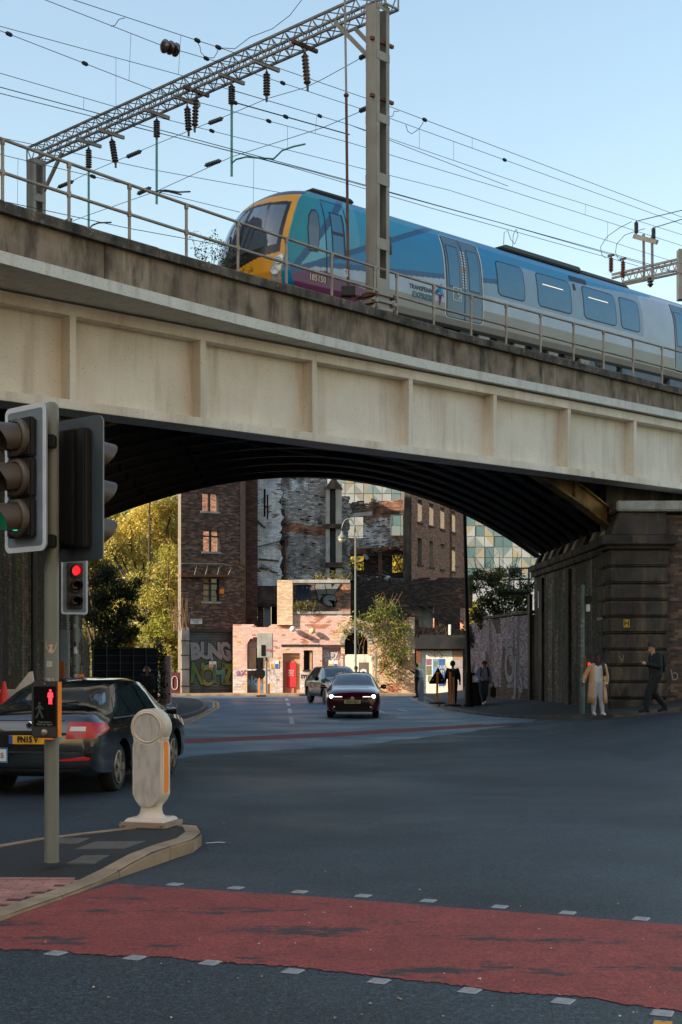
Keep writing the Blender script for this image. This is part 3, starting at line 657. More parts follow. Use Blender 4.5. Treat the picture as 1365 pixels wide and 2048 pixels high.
# four chords and their lacing
ta_, tb_ = tp(54, 296), tp(772, -31); bz_ = .43
BK = BT * .42
L_ = (tb_ - ta_).length; ud = (tb_ - ta_) / L_
ch = {'ft': Vector((0, 0, 0)), 'fb': UP * -bz_, 'bt': BK, 'bb': BK - UP * bz_}
for k, o in ch.items():
    b = MB(); b.beam(ta_ + o, tb_ + o, .055, .055); b.build('chord', m_truss, gan, True)
nb = 30
for A_, B2 in (('ft', 'fb'), ('bt', 'bb'), ('ft', 'bt'), ('fb', 'bb')):
    for i in range(nb):
        p, q = ta_ + ud * (L_ * i / nb), ta_ + ud * (L_ * (i + 1) / nb); m_ = (p + q) / 2
        b = MB(); b.beam(p + ch[A_], m_ + ch[B2], .022); b.beam(m_ + ch[B2], q + ch[A_], .022); b.build('lacing_bar', m_truss, gan, True)
for x in (54, 772):
    p = ta_ if x == 54 else tb_; b = MB()
    for e in (('ft', 'fb'), ('bt', 'bb'), ('ft', 'bt'), ('fb', 'bb')): b.beam(p + ch[e[0]], p + ch[e[1]], .04)
    b.build('end_frame', m_truss, gan, True)
for (x0, y0, x1, y1, o) in ((671, 44, 733, 108, 0), (696, 50, 736, 92, 1), (124, 305, 88, 382, 0), (104, 312, 76, 372, 1)):
    b = MB(); b.beam(tp(x0, y0) + BK * o * .6, tp(x1, y1) + BK * o * .6, .075, .09); b.build('knee_brace', m_mast, gan, True)
for y in (88, 201):
    b = MB(); p = tp(748, y) - BT * .2 - TD * .2; b.beam(p - BT * .12, p + BT * .62, .07); b.build('side_bracket', m_rust, gan, True)
b = MB(); pc = Vector((.85, 31.3, 0))
b.hexa([pc + TD * u + BT * v + UP * z for z in (9.3, 9.78) for u, v in ((-.16, -.45), (.45, -.45), (.45, .45), (-.16, .45))]); b.build('concrete_base', M('mossy_concrete', c(112, 104, 72), .95, var=.3, vs=4, dirt=c(70, 84, 30), dam=.7, ds=3), gan, True, bevel=.03)
for k, z in enumerate((9.8, 9.98, 10.14)):
    for s in (-1, 1):
        b = MB(); b.beam(pc + BT * (s * .3) - TD * .26 + UP * z, pc + BT * (s * .3) + TD * .36 + UP * z, .08, .09); b.build('base_joist', m_rust if k != 1 else m_mast, gan, True)
        b = MB(); b.beam(pc - TD * (s * .2) - BT * .4 + UP * (z + .02), pc - TD * (s * .2) + BT * .4 + UP * (z + .02), .07, .06); b.build('base_joist', m_mast, gan, True)
def shed_prof(L, r, n):
    pr = [(r * .35, 0), (r * .4, L * .06)]
    for i in range(n):
        z = L * (.08 + .84 * i / n); pr += [(r * .62, z), (r, z + L * .84 / n * .35), (r, z + L * .84 / n * .5), (r * .62, z + L * .84 / n * .8)]
    return pr + [(r * .5, L * .93), (r * .3, L)]
def insulator(par, p, q, r, mat, n=8, name='insulator'):
    p, q = Vector(p), Vector(q); b = MB(); b.lathe(shed_prof((q - p).length, r, n), 14, p, q - p); return b.build(name, mat, par, True, smooth=True, auto=50)
hang = [(165, 291, 335), (211, 273, 324, 8), (301, 233, 273), (362, 207, 260, 3), (380, 188, 252, -3), (451, 163, 207), (521, 137, 190), (597, 98, 168, 6)]
for h in hang:
    x, y0, y1 = h[:3]; dx = h[3] if len(h) > 3 else 0
    p, q = tp(x, y0) + BK * .5, tp(x + dx, y1) + BK * .5
    insulator(gan, q, p, .095, m_ins)
    b = MB(); b.beam(p + UP * .14 - BT * .42, p + UP * .14 + BT * .42, .07, .09); b.build('hanger_bar', m_rust if x in (597, 380) else m_mast, gan, True)
    b = MB(); b.tube(p, p + UP * .11, .02); b.build('hanger_link', m_mast, gan, True)
    b = MB(); b.tube(q, q - UP * .1, .03); b.build('insulator_clamp', m_grey_ins, gan, True)
for (x, y0, y1) in ((165, 338, 456), (301, 277, 404), (451, 212, 348)):
    b = MB(); b.tube(tp(x, y0) + BK * .5, tp(x, y1) + BK * .5, .033, n=8); b.build('drop_tube', m_green, gan, True, smooth=True, auto=40)
for pts in ([(451, 322), (460, 314), (480, 309), (505, 311), (535, 313)], [(535, 313), (552, 296), (575, 288), (598, 283)], [(301, 378), (318, 376), (345, 380), (368, 379)], [(165, 455), (172, 447), (184, 442), (210, 441)], [(303, 385), (312, 378), (325, 379), (350, 385)]):
    b = MB(); b.path([tp(*q) + BK * .5 for q in pts], .022, 6); b.build('registration_arm', m_green if pts[0][0] > 440 else m_grey_ins, gan, True)
GW = 'overhead railway wires'
def wire(pts, r=.008, lab='thin dark overhead wire stretched above the railway', name='overhead_wire', mat=None):
    b = MB(); b.path(pts, r, 5); return tag(b.build(name, mat or m_wire, None), lab, 'wire', GW)
def sag(pts, n=8):
    out = []
    for a, e in zip(pts, pts[1:]): out += [a.lerp(e, i / n) for i in range(n)]
    return out + [pts[-1]]
for pts in ([(731, 98), (634, 152), (597, 170), (521, 192), (451, 222), (301, 283), (165, 341), (92, 378)], [(731, 208), (633, 250), (451, 309), (301, 378), (165, 426), (90, 455)]):
    wire([tp(*q) + BK * .5 for q in pts], .008, ['upper', 'lower'][pts[0][1] > 150] + ' thin cross-span wire slung below the lattice portal')
for (x0, y0, x1, y1) in ((404, 242, 434, 231), (240, 310, 271, 297), (103, 371, 135, 358), (397, 327, 430, 316), (262, 384, 290, 371), (106, 445, 132, 434), (706, 111, 726, 101), (706, 217, 730, 207)):
    insulator(gan, tp(x0, y0) + BK * .5, tp(x1, y1) + BK * .5, .06, m_grey_ins, 7, 'strain_insulator')
# wires along the tracks
WN = ['topmost', 'second highest', 'third highest', 'fourth highest', 'steepest middle', 'heavy middle', 'heavy lower', 'short lower left', 'lower left', 'lowest left', 'long lower', 'short middle', 'shortest thick']
WL = []
def ow(o, pts, r=.0085):
    P = B0 + BO * o; q = [plane_pt(x, y, P, BO) for x, y in pts]; WL.append((o, pts))
    return wire(q, r, WN[len(WL) - 1] + ' of the dark overhead wires running along the railway')
def wy(i, x): return float(np.interp(x, [a for a, _ in WL[i][1]], [b_ for _, b_ in WL[i][1]]))
ow(3.7, [(144, -2), (446, 97), (776, 211), (1365, 434), (1500, 486)])
ow(5.4, [(88, -2), (323, 90), (446, 126), (780, 236), (1365, 448), (1500, 498)])
ow(7.2, [(-40, 41), (359, 149), (700, 249), (1082, 380), (1365, 469), (1500, 511)])
ow(6.0, [(-40, 45), (308, 180), (700, 285), (1017, 380), (1365, 491), (1500, 536)])
ow(8.0, [(-40, 134), (220, 210), (538, 290), (899, 380), (1339, 520), (1500, 566)])
ow(3.7, [(-40, 163), (700, 361), (860, 406), (1300, 528), (1500, 588)], .010)
ow(7.2, [(-40, 176), (615, 340), (1000, 445), (1400, 560)], .010)
ow(8.4, [(-40, 266), (300, 338), (646, 400)]); ow(8.0, [(-40, 299), (260, 370), (480, 424)])
ow(3.7, [(10, 403), (256, 456), (460, 493)]); ow(3.7, [(262, 251), (570, 330), (860, 415), (1278, 532)])
ow(4.8, [(456, 177), (700, 249), (1017, 372)]); ow(4.8, [(461, 202), (572, 233), (700, 269)], .016)
for (x0, x1, i, j) in ((232, 232, 2, 4), (362, 357, 0, 2), (634, 631, 2, 3), (575, 576, 3, 4), (945, 945, 0, 1), (908, 908, 1, 2), (36, 35, 8, 9), (508, 506, 5, 9), (262, 258, 1, 3), (1172, 1171, 2, 3), (1216, 1216, 3, 4), (168, 167, 4, 5), (194, 193, 5, 6), (840, 839, 1, 2)):
    P = B0 + BO * WL[i][0]; wire([plane_pt(x0, wy(i, x0), P, BO), plane_pt(x1, wy(j, x1), P, BO)], .005, 'thin vertical dropper between two overhead wires')
for pts, o in (([(222, 52), (230, 50), (238, 38), (250, 35)], 4.5), ([(393, 81), (400, 92), (402, 104), (412, 115), (428, 115), (434, 106), (437, 95)], 4), ([(440, 95), (470, 97), (500, 74), (545, 57), (580, 30), (606, -4)], 3.7),
               ([(778, 233), (786, 232), (789, 222), (798, 222)], 3), ([(812, 249), (816, 262), (824, 267), (838, 258), (848, 243)], 3.4), ([(1008, 490), (1009, 465), (1016, 460), (1022, 478), (1030, 488), (1037, 470), (1033, 458), (1027, 470), (1026, 494)], 3.7)):
    P = B0 + BO * o; wire([plane_pt(x, y, P, BO) for x, y in pts], .009, 'short curved jumper wire linking two overhead wires')
P = B0 + BO * 5.4
bi = tag(bpy.data.objects.new('disc_insulator', None), 'string of three big dark discs on a wire left of the portal', 'insulator'); C.objects.link(bi); bi.location = plane_pt(341, 96, P, BO)
for x, y in ((330, 92), (341, 95), (352, 99)):
    b = MB(); q = plane_pt(x, y, P, BO); d = plane_pt(x + 10, y + 3.3, P, BO) - q; b.lathe([(.03, -.09), (.1, -.08), (.17, -.03), (.17, .01), (.1, .05), (.04, .09)], 16, q, d); b.build('disc', m_ins, bi, True, smooth=True, auto=50)
for (x, i) in ((18, 3), (170, 3), (395, 0), (437, 0), (413, 1), (566, 1), (572, 12), (538, 3), (424, 4), (470, 12), (186, 8), (850, 0), (1010, 1), (640, 2)):
    b = MB(); q = plane_pt(x, wy(i, x), B0 + BO * WL[i][0], BO); b.lathe([(.02, -.09), (.05, -.05), (.05, .05), (.02, .09)], 8, q, BT - UP * .1); tag(b.build('wire_clamp', m_wire), 'small dark clamp on an overhead wire', 'clamp', GW)
# slender pipe standing beside the mast
pp = thing('feeder_pipe', 'slender vertical pipe beside the mast, grey above and rusty below', 'pipe', tp(696, 590))
P = br(0, .32); 
qa, qb, qc = (plane_pt(x, y, P, BO) for x, y in ((690, -20), (693, 190), (697, 578)))
b = MB(); b.tube(qa, qb, .026, n=8); b.build('pipe', m_mast, pp, True, smooth=True, auto=40)
b = MB(); b.tube(qb, qc, .032, n=8); b.lathe([(.03, -.05), (.06, -.02), (.06, .02), (.03, .05)], 8, qb); b.build('pipe', m_rust, pp, True, smooth=True, auto=40)
b = MB(); b.box(-.16, .16, -.12, .12, -.12, .1); o = b.build('junction_box', m_blk, pp, True, bevel=.015); o.location = qc - UP * .05
for dx in (-.1, .1):
    b = MB(); b.beam(qc + Vector((dx, 0, -.1)), qc + Vector((dx, .05, -.75)), .05); b.build('leg', m_rust, pp, True)
sg = tag(plate('small_sign', None, plane_pt(692, 545, br(0, .27), BO), BT, .12, .16, m_white), 'small white tag fixed to the slender pipe by the handrail', 'sign'); b = MB()
q = plane_pt(692, 545, br(0, .27), BO); txt('lettering', 'OX\n12', .06, m_blackp, sg, face_m(q - BO * .02, BT), world=True)
# far portal on the right
g2 = thing('catenary_portal', 'distant lattice portal with post insulators beyond the train roof at right', 'gantry', at(1300, 600, 60))
Q1 = at(1300, 540, 60); t2 = lambda x, y, d=0: plane_pt(x, y, Q1 + BT * d, Vector((BT.x, BT.y, 0)))
for a, e, d in (((1225, 549), (1400, 508), 0), ((1225, 556), (1400, 515), .7), ((1245, 565), (1400, 530), 0), ((1245, 570), (1400, 537), .7)):
    b = MB(); b.beam(t2(*a, d), t2(*e, d), .09); b.build('chord', m_truss, g2, True)
for i in range(12):
    x = 1240 + i * 13; y = lambda xx, k: 549 - (xx - 1225) * .234 + k
    for d in (0, .7):
        b = MB(); b.beam(t2(x, y(x, 0), d), t2(x + 6.5, y(x + 6, 20), d), .03); b.beam(t2(x + 6.5, y(x + 6, 20), d), t2(x + 13, y(x + 13, 0), d), .03); b.build('lacing_bar', m_truss, g2, True)
for x, y0, y1 in ((1288, 468, 562), (1305, 473, 562)):
    b = MB(); b.beam(t2(x, y0), t2(x + 1, y1), .1); b.build('upright', m_truss, g2, True)
b = MB(); b.beam(t2(1269, 472), t2(1315, 484), .16, .2); b.build('crossbar', m_mast, g2, True)
for x, y0, y1, mm in ((1273.5, 468, 442, m_grey_ins), (1308, 481, 454, m_grey_ins)): insulator(g2, t2(x, y0), t2(x, y1), .1, mm, 9)
m_ins2 = M('red_brown_insulator', c(110, 50, 44), .4, var=.1)
for x, y0, y1 in ((1223, 545, 513), (1247, 556, 520)):
    insulator(g2, t2(x, y0), t2(x, y1), .11, m_ins2, 9); b = MB(); b.beam(t2(x - 6, y1 - 1), t2(x + 6, y1 - 4), .09); b.build('terminal', m_grey_ins, g2, True)
insulator(g2, t2(1301, 553), t2(1302, 574), .14, m_ins, 3)
b = MB(); b.beam(t2(1366, 500), t2(1366, 600), .42); b.build('mast', m_mast, g2, True)
for pts in ([(1273, 442), (1365, 420), (1420, 408)], [(1308, 455), (1365, 438), (1420, 424)]): wire([t2(*q) for q in pts], .02, ['upper', 'lower'][pts[0][1] > 450] + ' stout wire leading right from the post insulators')
for pts in ([(1264, 443), (1240, 455), (1215, 473), (1202, 493), (1204, 508), (1212, 516)], [(1291, 457), (1275, 461), (1250, 470), (1234, 488), (1232, 505), (1239, 522)]):
    wire([t2(*q) for q in sag([Vector((a, b_, 0)) for a, b_ in pts], 1) and pts], .014, ['left', 'right'][pts[0][0] > 1270] + ' looping jumper wire by the far portal')
# self-sown shrub on the parapet
def leaves(name, parent, blobs, size, cols, seed=1, flat=.0, aspect=.5, dens=1.0, jag=.25, mat=None):
    """blobs: (centre, (rx,ry,rz), count); leaf quads spread through each uneven volume"""
    r = np.random.default_rng(seed); VV = []; CC = []
    cols = np.array(cols)
    for (ct, rad, n) in blobs:
        n = int(n * dens); d = r.normal(size=(n, 3)); d /= np.linalg.norm(d, axis=1)[:, None]
        ph = r.uniform(0, 6, 6); ang = np.arctan2(d[:, 1], d[:, 0])
        lump = 1 + jag * (np.sin(3 * ang + ph[0]) * .5 + np.sin(5 * ang + 4 * d[:, 2] + ph[1]) * .5 + np.sin(7 * d[:, 2] + ph[2]) * .4)
        rr = r.random(n) ** .42 * lump
        p = np.array(ct) + d * rr[:, None] * np.array(rad)
        s = size * r.uniform(.6, 1.35, n)
        a = r.normal(size=(n, 3)); a[:, 2] *= (1 - flat); a /= np.linalg.norm(a, axis=1)[:, None]
        b2 = np.cross(a, r.normal(size=(n, 3))); b2 /= np.linalg.norm(b2, axis=1)[:, None] + 1e-6
        a *= s[:, None]; b2 *= (s * aspect)[:, None]
        VV.append(np.stack([p - a, p + b2 * .9, p + a, p - b2 * .9], 1).reshape(-1, 3))
        clump = r.integers(0, len(cols)); cc = cols[(clump + r.integers(0, 2, n)) % len(cols)] * r.uniform(.7, 1.25, n)[:, None]; CC.append(cc)
    V = np.concatenate(VV); Cc = np.clip(np.concatenate(CC), 0, 1)
    return fastmesh(name, V, np.arange(len(V)).reshape(-1, 4), Cc, mat or m_leaf, parent, True, None)
def tpar(x): t = post_t(x); return br(t, op(t) + .4, ptop(t))
sh = thing('parapet_shrub', 'small self-sown leafy shrub growing out of the parapet before the train nose', 'plant', tpar(430))
bl = []; st = MB(); rs = random.Random(8)
for x, y in ((385, 470), (396, 500), (412, 485), (425, 470), (440, 482), (448, 500), (462, 505), (405, 515), (430, 508), (452, 520), (480, 522), (500, 540)):
    q0 = tpar(x * .5 + 215); q = plane_pt(x, y, br(0, .25), BO); st.path([q0, q0.lerp(q, .5) + Vector((rs.uniform(-.05, .05), 0, .04)), q], .006, 4, .003)
    bl.append((q, (.16, .16, .13), 26)); bl.append((q0.lerp(q, .6), (.12, .12, .12), 14))
st.build('stem', m_bark, sh, True); leaves('foliage', sh, bl, .03, [c(52, 62, 30), c(70, 74, 30), c(92, 88, 36), c(120, 104, 40)], 4)
# ------------------------------------------------------------ train on the near track
U0, O0 = 7.0, 2.3; RZ = 9.571
train = thing('passenger_train', 'blue and silver passenger train with yellow nose crossing the bridge', 'train', br(U0, O0 + 1.365, RZ), BANG)
train.rotation_euler = (0, -math.atan(GR), BANG)          # local x back along the train, y across (0 centre), z above rail
HW = [(1.0, 1.27), (1.25, 1.345), (1.7, 1.365), (2.2, 1.365), (2.7, 1.335), (3.0, 1.29), (3.2, 1.235), (3.45, 1.14), (3.6, 1.02), (3.72, .86), (3.81, .66), (3.88, .42), (3.91, .2), (3.92, .0)]
FW = [(1.0, .34), (1.2, .16), (1.45, .04), (1.8, 0), (2.1, .04), (2.5, .16), (2.9, .33), (3.2, .5), (3.4, .66), (3.55, .83), (3.7, 1.08), (3.81, 1.36), (3.88, 1.66), (3.92, 2.0)]
itp = lambda x, T: float(np.interp(x, [a for a, _ in T], [b for _, b in T]))
hw = lambda w_: itp(w_, HW)
ff = lambda w_: itp(w_, FW)
K_ = dict(navy=c(26, 40, 64), mid=c(36, 144, 178), bright=c(0, 128, 176), teal=c(0, 138, 152), pale=c(104, 176, 192), silver=c(168, 182, 196), lower=c(140, 138, 132), purple=c(104, 28, 80), stripe=c(20, 82, 126), yellow=c(232, 160, 40), black=c(20, 24, 30), roof=c(44, 84, 112), win=c(72, 126, 156))
tx = lambda x: t_at(x, O0) - U0
def side_col(u, w_):                                     # livery of the side, u from the nose, w above rail
    k = K_
    if w_ > 3.6: return k['roof']
    nose = ff(w_) + .5
    if w_ < 1.08: return k['black']
    d1 = (u - .5) - (w_ - 1.39) * .91                   # first diagonal
    d2 = w_ - (1.66 + (u - 1.2) * .41)                   # second, rising to the right
    st3 = 1.80 + .115 * (u - 1.6)                        # long shallow stripe
    if u < tx(893):
        pv = 1.66 - abs(u - 1.7) * .16
        if w_ < pv and u < 3.3 and d2 < -.02: return k['purple']
        if abs(d1) < .12: return k['stripe']
        if d1 < 0: return k['teal'] if u < nose + .5 else tuple(a * .5 + b * .5 for a, b in zip(k['teal'], k['bright']))
        if d2 > -.02 and d2 < .13: return k['stripe']
        if d2 >= .0:
            return k['pale'] if u < 1.75 else tuple(a * .6 + b * .4 for a, b in zip(k['mid'], k['pale'])) if u < 2.9 else k['mid']
        if abs(w_ - st3) < .07: return k['stripe']
        if w_ > st3: return k['bright']
        return k['silver'] if w_ > 1.6 else k['lower']
    if u < tx(1320):
        e = 3.2 - .0 * u
        if abs(w_ - st3) < .07 and u < tx(1003): return k['stripe']
        top = 3.22 if u < tx(1150) else 3.22 + (u - tx(1150)) / (tx(1320) - tx(1150)) * .3
        if u < tx(1010) and w_ > st3: return k['bright']
        if w_ > top: return k['bright']
        if w_ > 2.12 and u < tx(1290): return tuple(a * .5 + b * .5 for a, b in zip(k['win'], k['silver']))
    return k['silver'] if w_ > 1.65 else k['lower']
def front_col(a, w_):
    k = K_; A_ = abs(a)
    if w_ > 3.5: return k['navy']
    if A_ < .87 and 1.95 - .3 * (1 - A_) < w_ < 3.26 + .08 * (1 - A_): return k['black']
    if A_ > (.965 if w_ > 2.0 else .965 - (2.0 - w_) * .16): return k['teal'] if w_ > 1.75 else k['bright']
    if w_ > 1.12: return k['yellow']
    return k['black']
ws = sorted(set([round(1.0 + .025 * i, 4) for i in range(100)] + [3.5, 3.55, 3.6, 3.65, 3.7, 3.75, 3.8, 3.84, 3.87, 3.89, 3.905, 3.915, 3.92]))
LEN = 23.2
def grid(fn, cf, nu, nw):
    P = [[fn(i, j) for i in range(nu)] for j in range(nw)]
    V = [p for r in P for p in r]; Q = [(j * nu + i, j * nu + i + 1, (j + 1) * nu + i + 1, (j + 1) * nu + i) for j in range(nw - 1) for i in range(nu - 1)]
    Cc = [cf(i, j) for j in range(nw) for i in range(nu)]
    return V, Q, Cc
NU = 760; us = [(i / (NU - 1)) for i in range(NU)]
def uat(f, w_): s = ff(w_) + .5; return s + (LEN - s) * f
wl = lambda j: ws[int(j)] if j == int(j) else (ws[int(j)] + ws[int(j) + 1]) / 2
m_train = M('train_paint', attr=True, rough=.35, spec=.4, var=.05, vs=2, coat=.12, dirt=c(90, 84, 76), dam=.12, ds=1.5)
V, Q, Cc = grid(lambda i, j: (uat(us[i], ws[j]), -hw(ws[j]), ws[j]), lambda i, j: side_col(uat(i / (NU - 1), wl(j)), wl(j)), NU, len(ws))
fastmesh('body_side', V, [q for q in Q], Cc, m_train, train, smooth=True)
V, Q, Cc = grid(lambda i, j: (uat(i / 40, ws[j]), hw(ws[j]), ws[j]), lambda i, j: side_col(uat(i / 40, wl(j)), wl(j)), 41, len(ws))
fastmesh('body_side', V, [q[::-1] for q in Q], Cc, m_train, train, smooth=True)
NA = 121
fu = lambda a, w_: ff(w_) + .5 * abs(a) ** 2.8
ws2 = sorted(set([round(1.0 + .025 * i, 4) for i in range(104)] + [3.6, 3.65, 3.7, 3.75, 3.8, 3.84, 3.87, 3.89, 3.905, 3.915, 3.92]))
wl2 = lambda j: ws2[int(j)]
V, Q, Cc = grid(lambda i, j: (fu(-1 + 2 * i / (NA - 1), ws2[j]), (-1 + 2 * i / (NA - 1)) * hw(ws2[j]), ws2[j]), lambda i, j: front_col(-1 + 2 * i / (NA - 1), wl2(j)), NA, len(ws2))
fastmesh('nose', V, [q[::-1] for q in Q], Cc, m_train, train, smooth=True)
b = MB(); b.box(.9, LEN, -1.2, 1.2, .95, 1.02); b.box(LEN - .02, LEN, -1.3, 1.3, 1.0, 3.4); b.build('floor_pan', m_blk, train)
def rrect(cu, cw, wu, hh, r, skew=0, n=5):
    out = []
    for sx, sz, a0 in ((1, -1, -90), (1, 1, 0), (-1, 1, 90), (-1, -1, 180)):
        for i in range(n + 1):
            a = R(a0 + 90 * i / n); x = cu + sx * (wu / 2 - r) + r * math.cos(a); z = cw + sz * (hh / 2 - r) + r * math.sin(a); out.append((x + skew * (z - cw), z))
    return out
def side_patch(name, poly, off, mat, par=None, rings=5):
    pp2 = []
    for (a, e), (f_, g_) in zip(poly, poly[1:] + poly[:1]):
        kk = max(1, int(math.hypot(f_ - a, g_ - e) / .09)); pp2 += [(a + (f_ - a) * i / kk, e + (g_ - e) * i / kk) for i in range(kk)]
    poly = pp2
    cu = sum(p[0] for p in poly) / len(poly); cw = sum(p[1] for p in poly) / len(poly); b = MB(); n = len(poly)
    vs = []; 
    for k in range(rings, 0, -1):
        for (u, w_) in poly:
            f = k / rings; uu, ww = cu + (u - cu) * f, cw + (w_ - cw) * f; vs.append((uu, -hw(ww) - off, ww))
    vs.append((cu, -hw(cw) - off, cw)); fs = []
    for k in range(rings - 1): fs += [(k * n + i, k * n + (i + 1) % n, (k + 1) * n + (i + 1) % n, (k + 1) * n + i) for i in range(n)]
    fs += [((rings - 1) * n + i, (rings - 1) * n + (i + 1) % n, len(vs) - 1) for i in range(n)]
    m0 = len(vs); vs += [(u, -hw(w_) + .01, w_) for u, w_ in poly]; fs += [(i, (i + 1) % n, m0 + (i + 1) % n, m0 + i) for i in range(n)]
    b.add(vs, fs); return b.build(name, mat, par or train, smooth=False)
m_tglass = M('train_glass', c(56, 118, 152), .12, spec=.5, var=.05, coat=.1)
m_tdark = M('train_rubber', c(24, 34, 46), .5, var=.1)
m_door = M('door_grey_blue', c(66, 100, 124), .35, var=.06, coat=.3)
m_strip = M('lit_tube', (1, .86, .7), .5, var=0, emit=(1, .82, .62), es=.35)
for x0, x1 in ((1000, 1052), (1080, 1146), (1172, 1235), (1246, 1282)):
    a, e = tx(x0), tx(x1); f = side_patch('window_frame', rrect((a + e) / 2, 2.7, e - a + .07, 1.02, .16), .004, m_tdark)
    side_patch('window', rrect((a + e) / 2, 2.7, e - a, .95, .13), .008, m_tglass, f)
    if x0 in (1080, 1172): side_patch('ceiling_light', rrect((a + e) / 2 - .05, 2.88, (e - a) * .62, .025, .01), .011, m_strip, f, 1)
def door(a, e):
    o = side_patch('door_frame', rrect((a + e) / 2, 2.38, e - a + .1, 2.28, .12), .004, m_white)
    side_patch('door_seal', rrect((a + e) / 2, 2.38, e - a + .02, 2.24, .1), .007, m_tdark, o)
    mid = (a + e) / 2
    for s, (p, q) in enumerate(((a + .03, mid - .02), (mid + .02, e - .03))):
        l_ = side_patch('door_leaf', rrect((p + q) / 2, 2.38, q - p, 2.2, .05), .013, m_door)
        side_patch('leaf_window_frame', rrect((p + q) / 2 + (-.05 if s == 0 else .05), 2.66, (q - p) * .66, 1.16, .03), .016, m_tdark, l_)
        side_patch('leaf_window', rrect((p + q) / 2 + (-.05 if s == 0 else .05), 2.66, (q - p) * .6, 1.1, .03), .019, m_tglass, l_)
        for k in range(14):
            side_patch('white_tab', rrect((q - .035) if s == 0 else (p + .035), 3.12 - k * .075, .05, .045, .004), .016, m_white if k not in (6, 7) else m_orange, l_, 1)
    return o
door(tx(895), tx(967)); door(tx(1352), tx(1352) + 1.55)
w0 = tx(917); wc = side_patch('wheelchair_panel', rrect(w0 - .02, 1.92, .34, .36, .01), .02, m_white); side_patch('wheelchair_ground', rrect(w0 - .02, 1.92, .3, .32, .01), .022, m_door, wc, 2)
b = MB(); yy = -hw(1.92) - .03
for i in range(16):
    a0, a1 = R(-120 + 15 * i), R(-105 + 15 * i); b.beam((w0 + .0 + .075 * math.cos(a0), yy, 1.87 + .075 * math.sin(a0)), (w0 + .075 * math.cos(a1), yy, 1.87 + .075 * math.sin(a1)), .012, .018)
b.beam((w0 - .01, yy, 1.9), (w0 - .01, yy, 2.02), .01, .022); b.beam((w0 - .01, yy, 1.93), (w0 + .06, yy, 1.93), .01, .02); b.beam((w0 + .06, yy, 1.93), (w0 + .1, yy, 1.83), .01, .02); b.lathe([(.0, -.02), (.022, 0), (.0, .02)], 8, (w0 - .01, yy, 2.05)); b.build('wheelchair_symbol', m_white, wc)
# cab side: quarter light and cab door
qw = [(u, w_) for u, w_ in ((tx(620), 2.05), (tx(619), 2.6), (tx(624), 2.95), (tx(632), 3.12), (tx(641), 3.14), (tx(645), 3.0), (tx(644), 2.5), (tx(638), 2.06))]
f = side_patch('cab_window_frame', qw, .004, m_tdark); side_patch('cab_window', [(tx(632) + (u - tx(632)) * .86, 2.6 + (w_ - 2.6) * .9) for u, w_ in qw], .008, m_glassd, f)
ca, ce = tx(656), tx(700)
for u_ in (ca, ce): side_patch('cab_door_seam', rrect(u_, 2.42, .035, 2.1, .015), .004, m_tdark)
side_patch('cab_door_seam', rrect((ca + ce) / 2, 3.47, ce - ca, .03, .012), .004, m_tdark)
f = side_patch('cab_door_window_frame', rrect((ca + ce) / 2 + .05, 2.62, .46, 1.14, .02), .006, m_tdark)
for z in (2.92, 2.36): side_patch('cab_door_window', rrect((ca + ce) / 2 + .03, z, .36, .46 if z > 2.5 else .5, .02), .01, m_tglass, f)
side_patch('grab_rail', rrect(tx(785), 2.75, .05, .5, .02), .03, m_tdark); side_patch('vent', rrect(tx(1168), 3.36, .85, .16, .05), .01, m_tdark); side_patch('speaker_box', rrect(tx(1156), 3.08, .1, .2, .03), .02, m_tdark)
# numbers and name
def stxt(name, s, x, w_, size, mat, sx=1, off=0):
    u = tx(x); tilt = (hw(w_ + .1) - hw(w_ - .1)) / .2
    return txt(name, s, size, mat, train, face_m((u, -hw(w_) - .012, w_), (1, 0, 0), (0, -tilt, 1)), off=off, sx=sx)
stxt('fleet_number', '185150', 637, 1.42, .2, M('number_gold', c(214, 190, 160), .6, var=0), .95, .004)
stxt('company_name', 'TRANSPENNINE', 850, 1.82, .17, m_blackp, .92); stxt('company_name', 'EXPRESS', 847, 1.63, .21, M('name_teal', c(50, 110, 120), .5, var=0), 1.0, .006)
b = MB(); u = tx(880); yy = -hw(1.85) - .014
for (pts, col) in (([(u - .14, 1.86), (u + .1, 2.1), (u + .05, 1.85)], c(20, 140, 180)), ([(u + .05, 1.85), (u + .1, 2.1), (u + .2, 1.75)], c(90, 160, 200)), ([(u - .02, 1.8), (u + .12, 1.8), (u + .02, 1.5)], c(120, 40, 100))):
    b.col = col; b.prism(pts, yy, yy + .01)
b.build('company_emblem', m_attr, train)
# windscreen pane, wipers, head lamps, roof pods
def front_patch(name, poly, off, mat, par=None, rings=6):
    ca_ = sum(p[0] for p in poly) / len(poly); cw = sum(p[1] for p in poly) / len(poly); n = len(poly); vs = []
    def pt(a, w_): return (fu(a, w_) - off, a * hw(w_), w_)
    for k in range(rings, 0, -1): vs += [pt(ca_ + (a - ca_) * k / rings, cw + (w_ - cw) * k / rings) for a, w_ in poly]
    vs.append(pt(ca_, cw)); fs = []
    for k in range(rings - 1): fs += [(k * n + i, k * n + (i + 1) % n, (k + 1) * n + (i + 1) % n, (k + 1) * n + i) for i in range(n)]
    fs += [((rings - 1) * n + i, (rings - 1) * n + (i + 1) % n, len(vs) - 1) for i in range(n)]
    b = MB(); b.add(vs, fs); return b.build(name, mat, par or train, smooth=True)
def dens(poly, k=6):
    out = []
    for (a, b_), (c_, d) in zip(poly, poly[1:] + poly[:1]): out += [(a + (c_ - a) * i / k, b_ + (d - b_) * i / k) for i in range(k)]
    return out
m_screen = M('windscreen', c(70, 84, 96), .05, spec=.9, var=.1, vs=2, coat=.8)
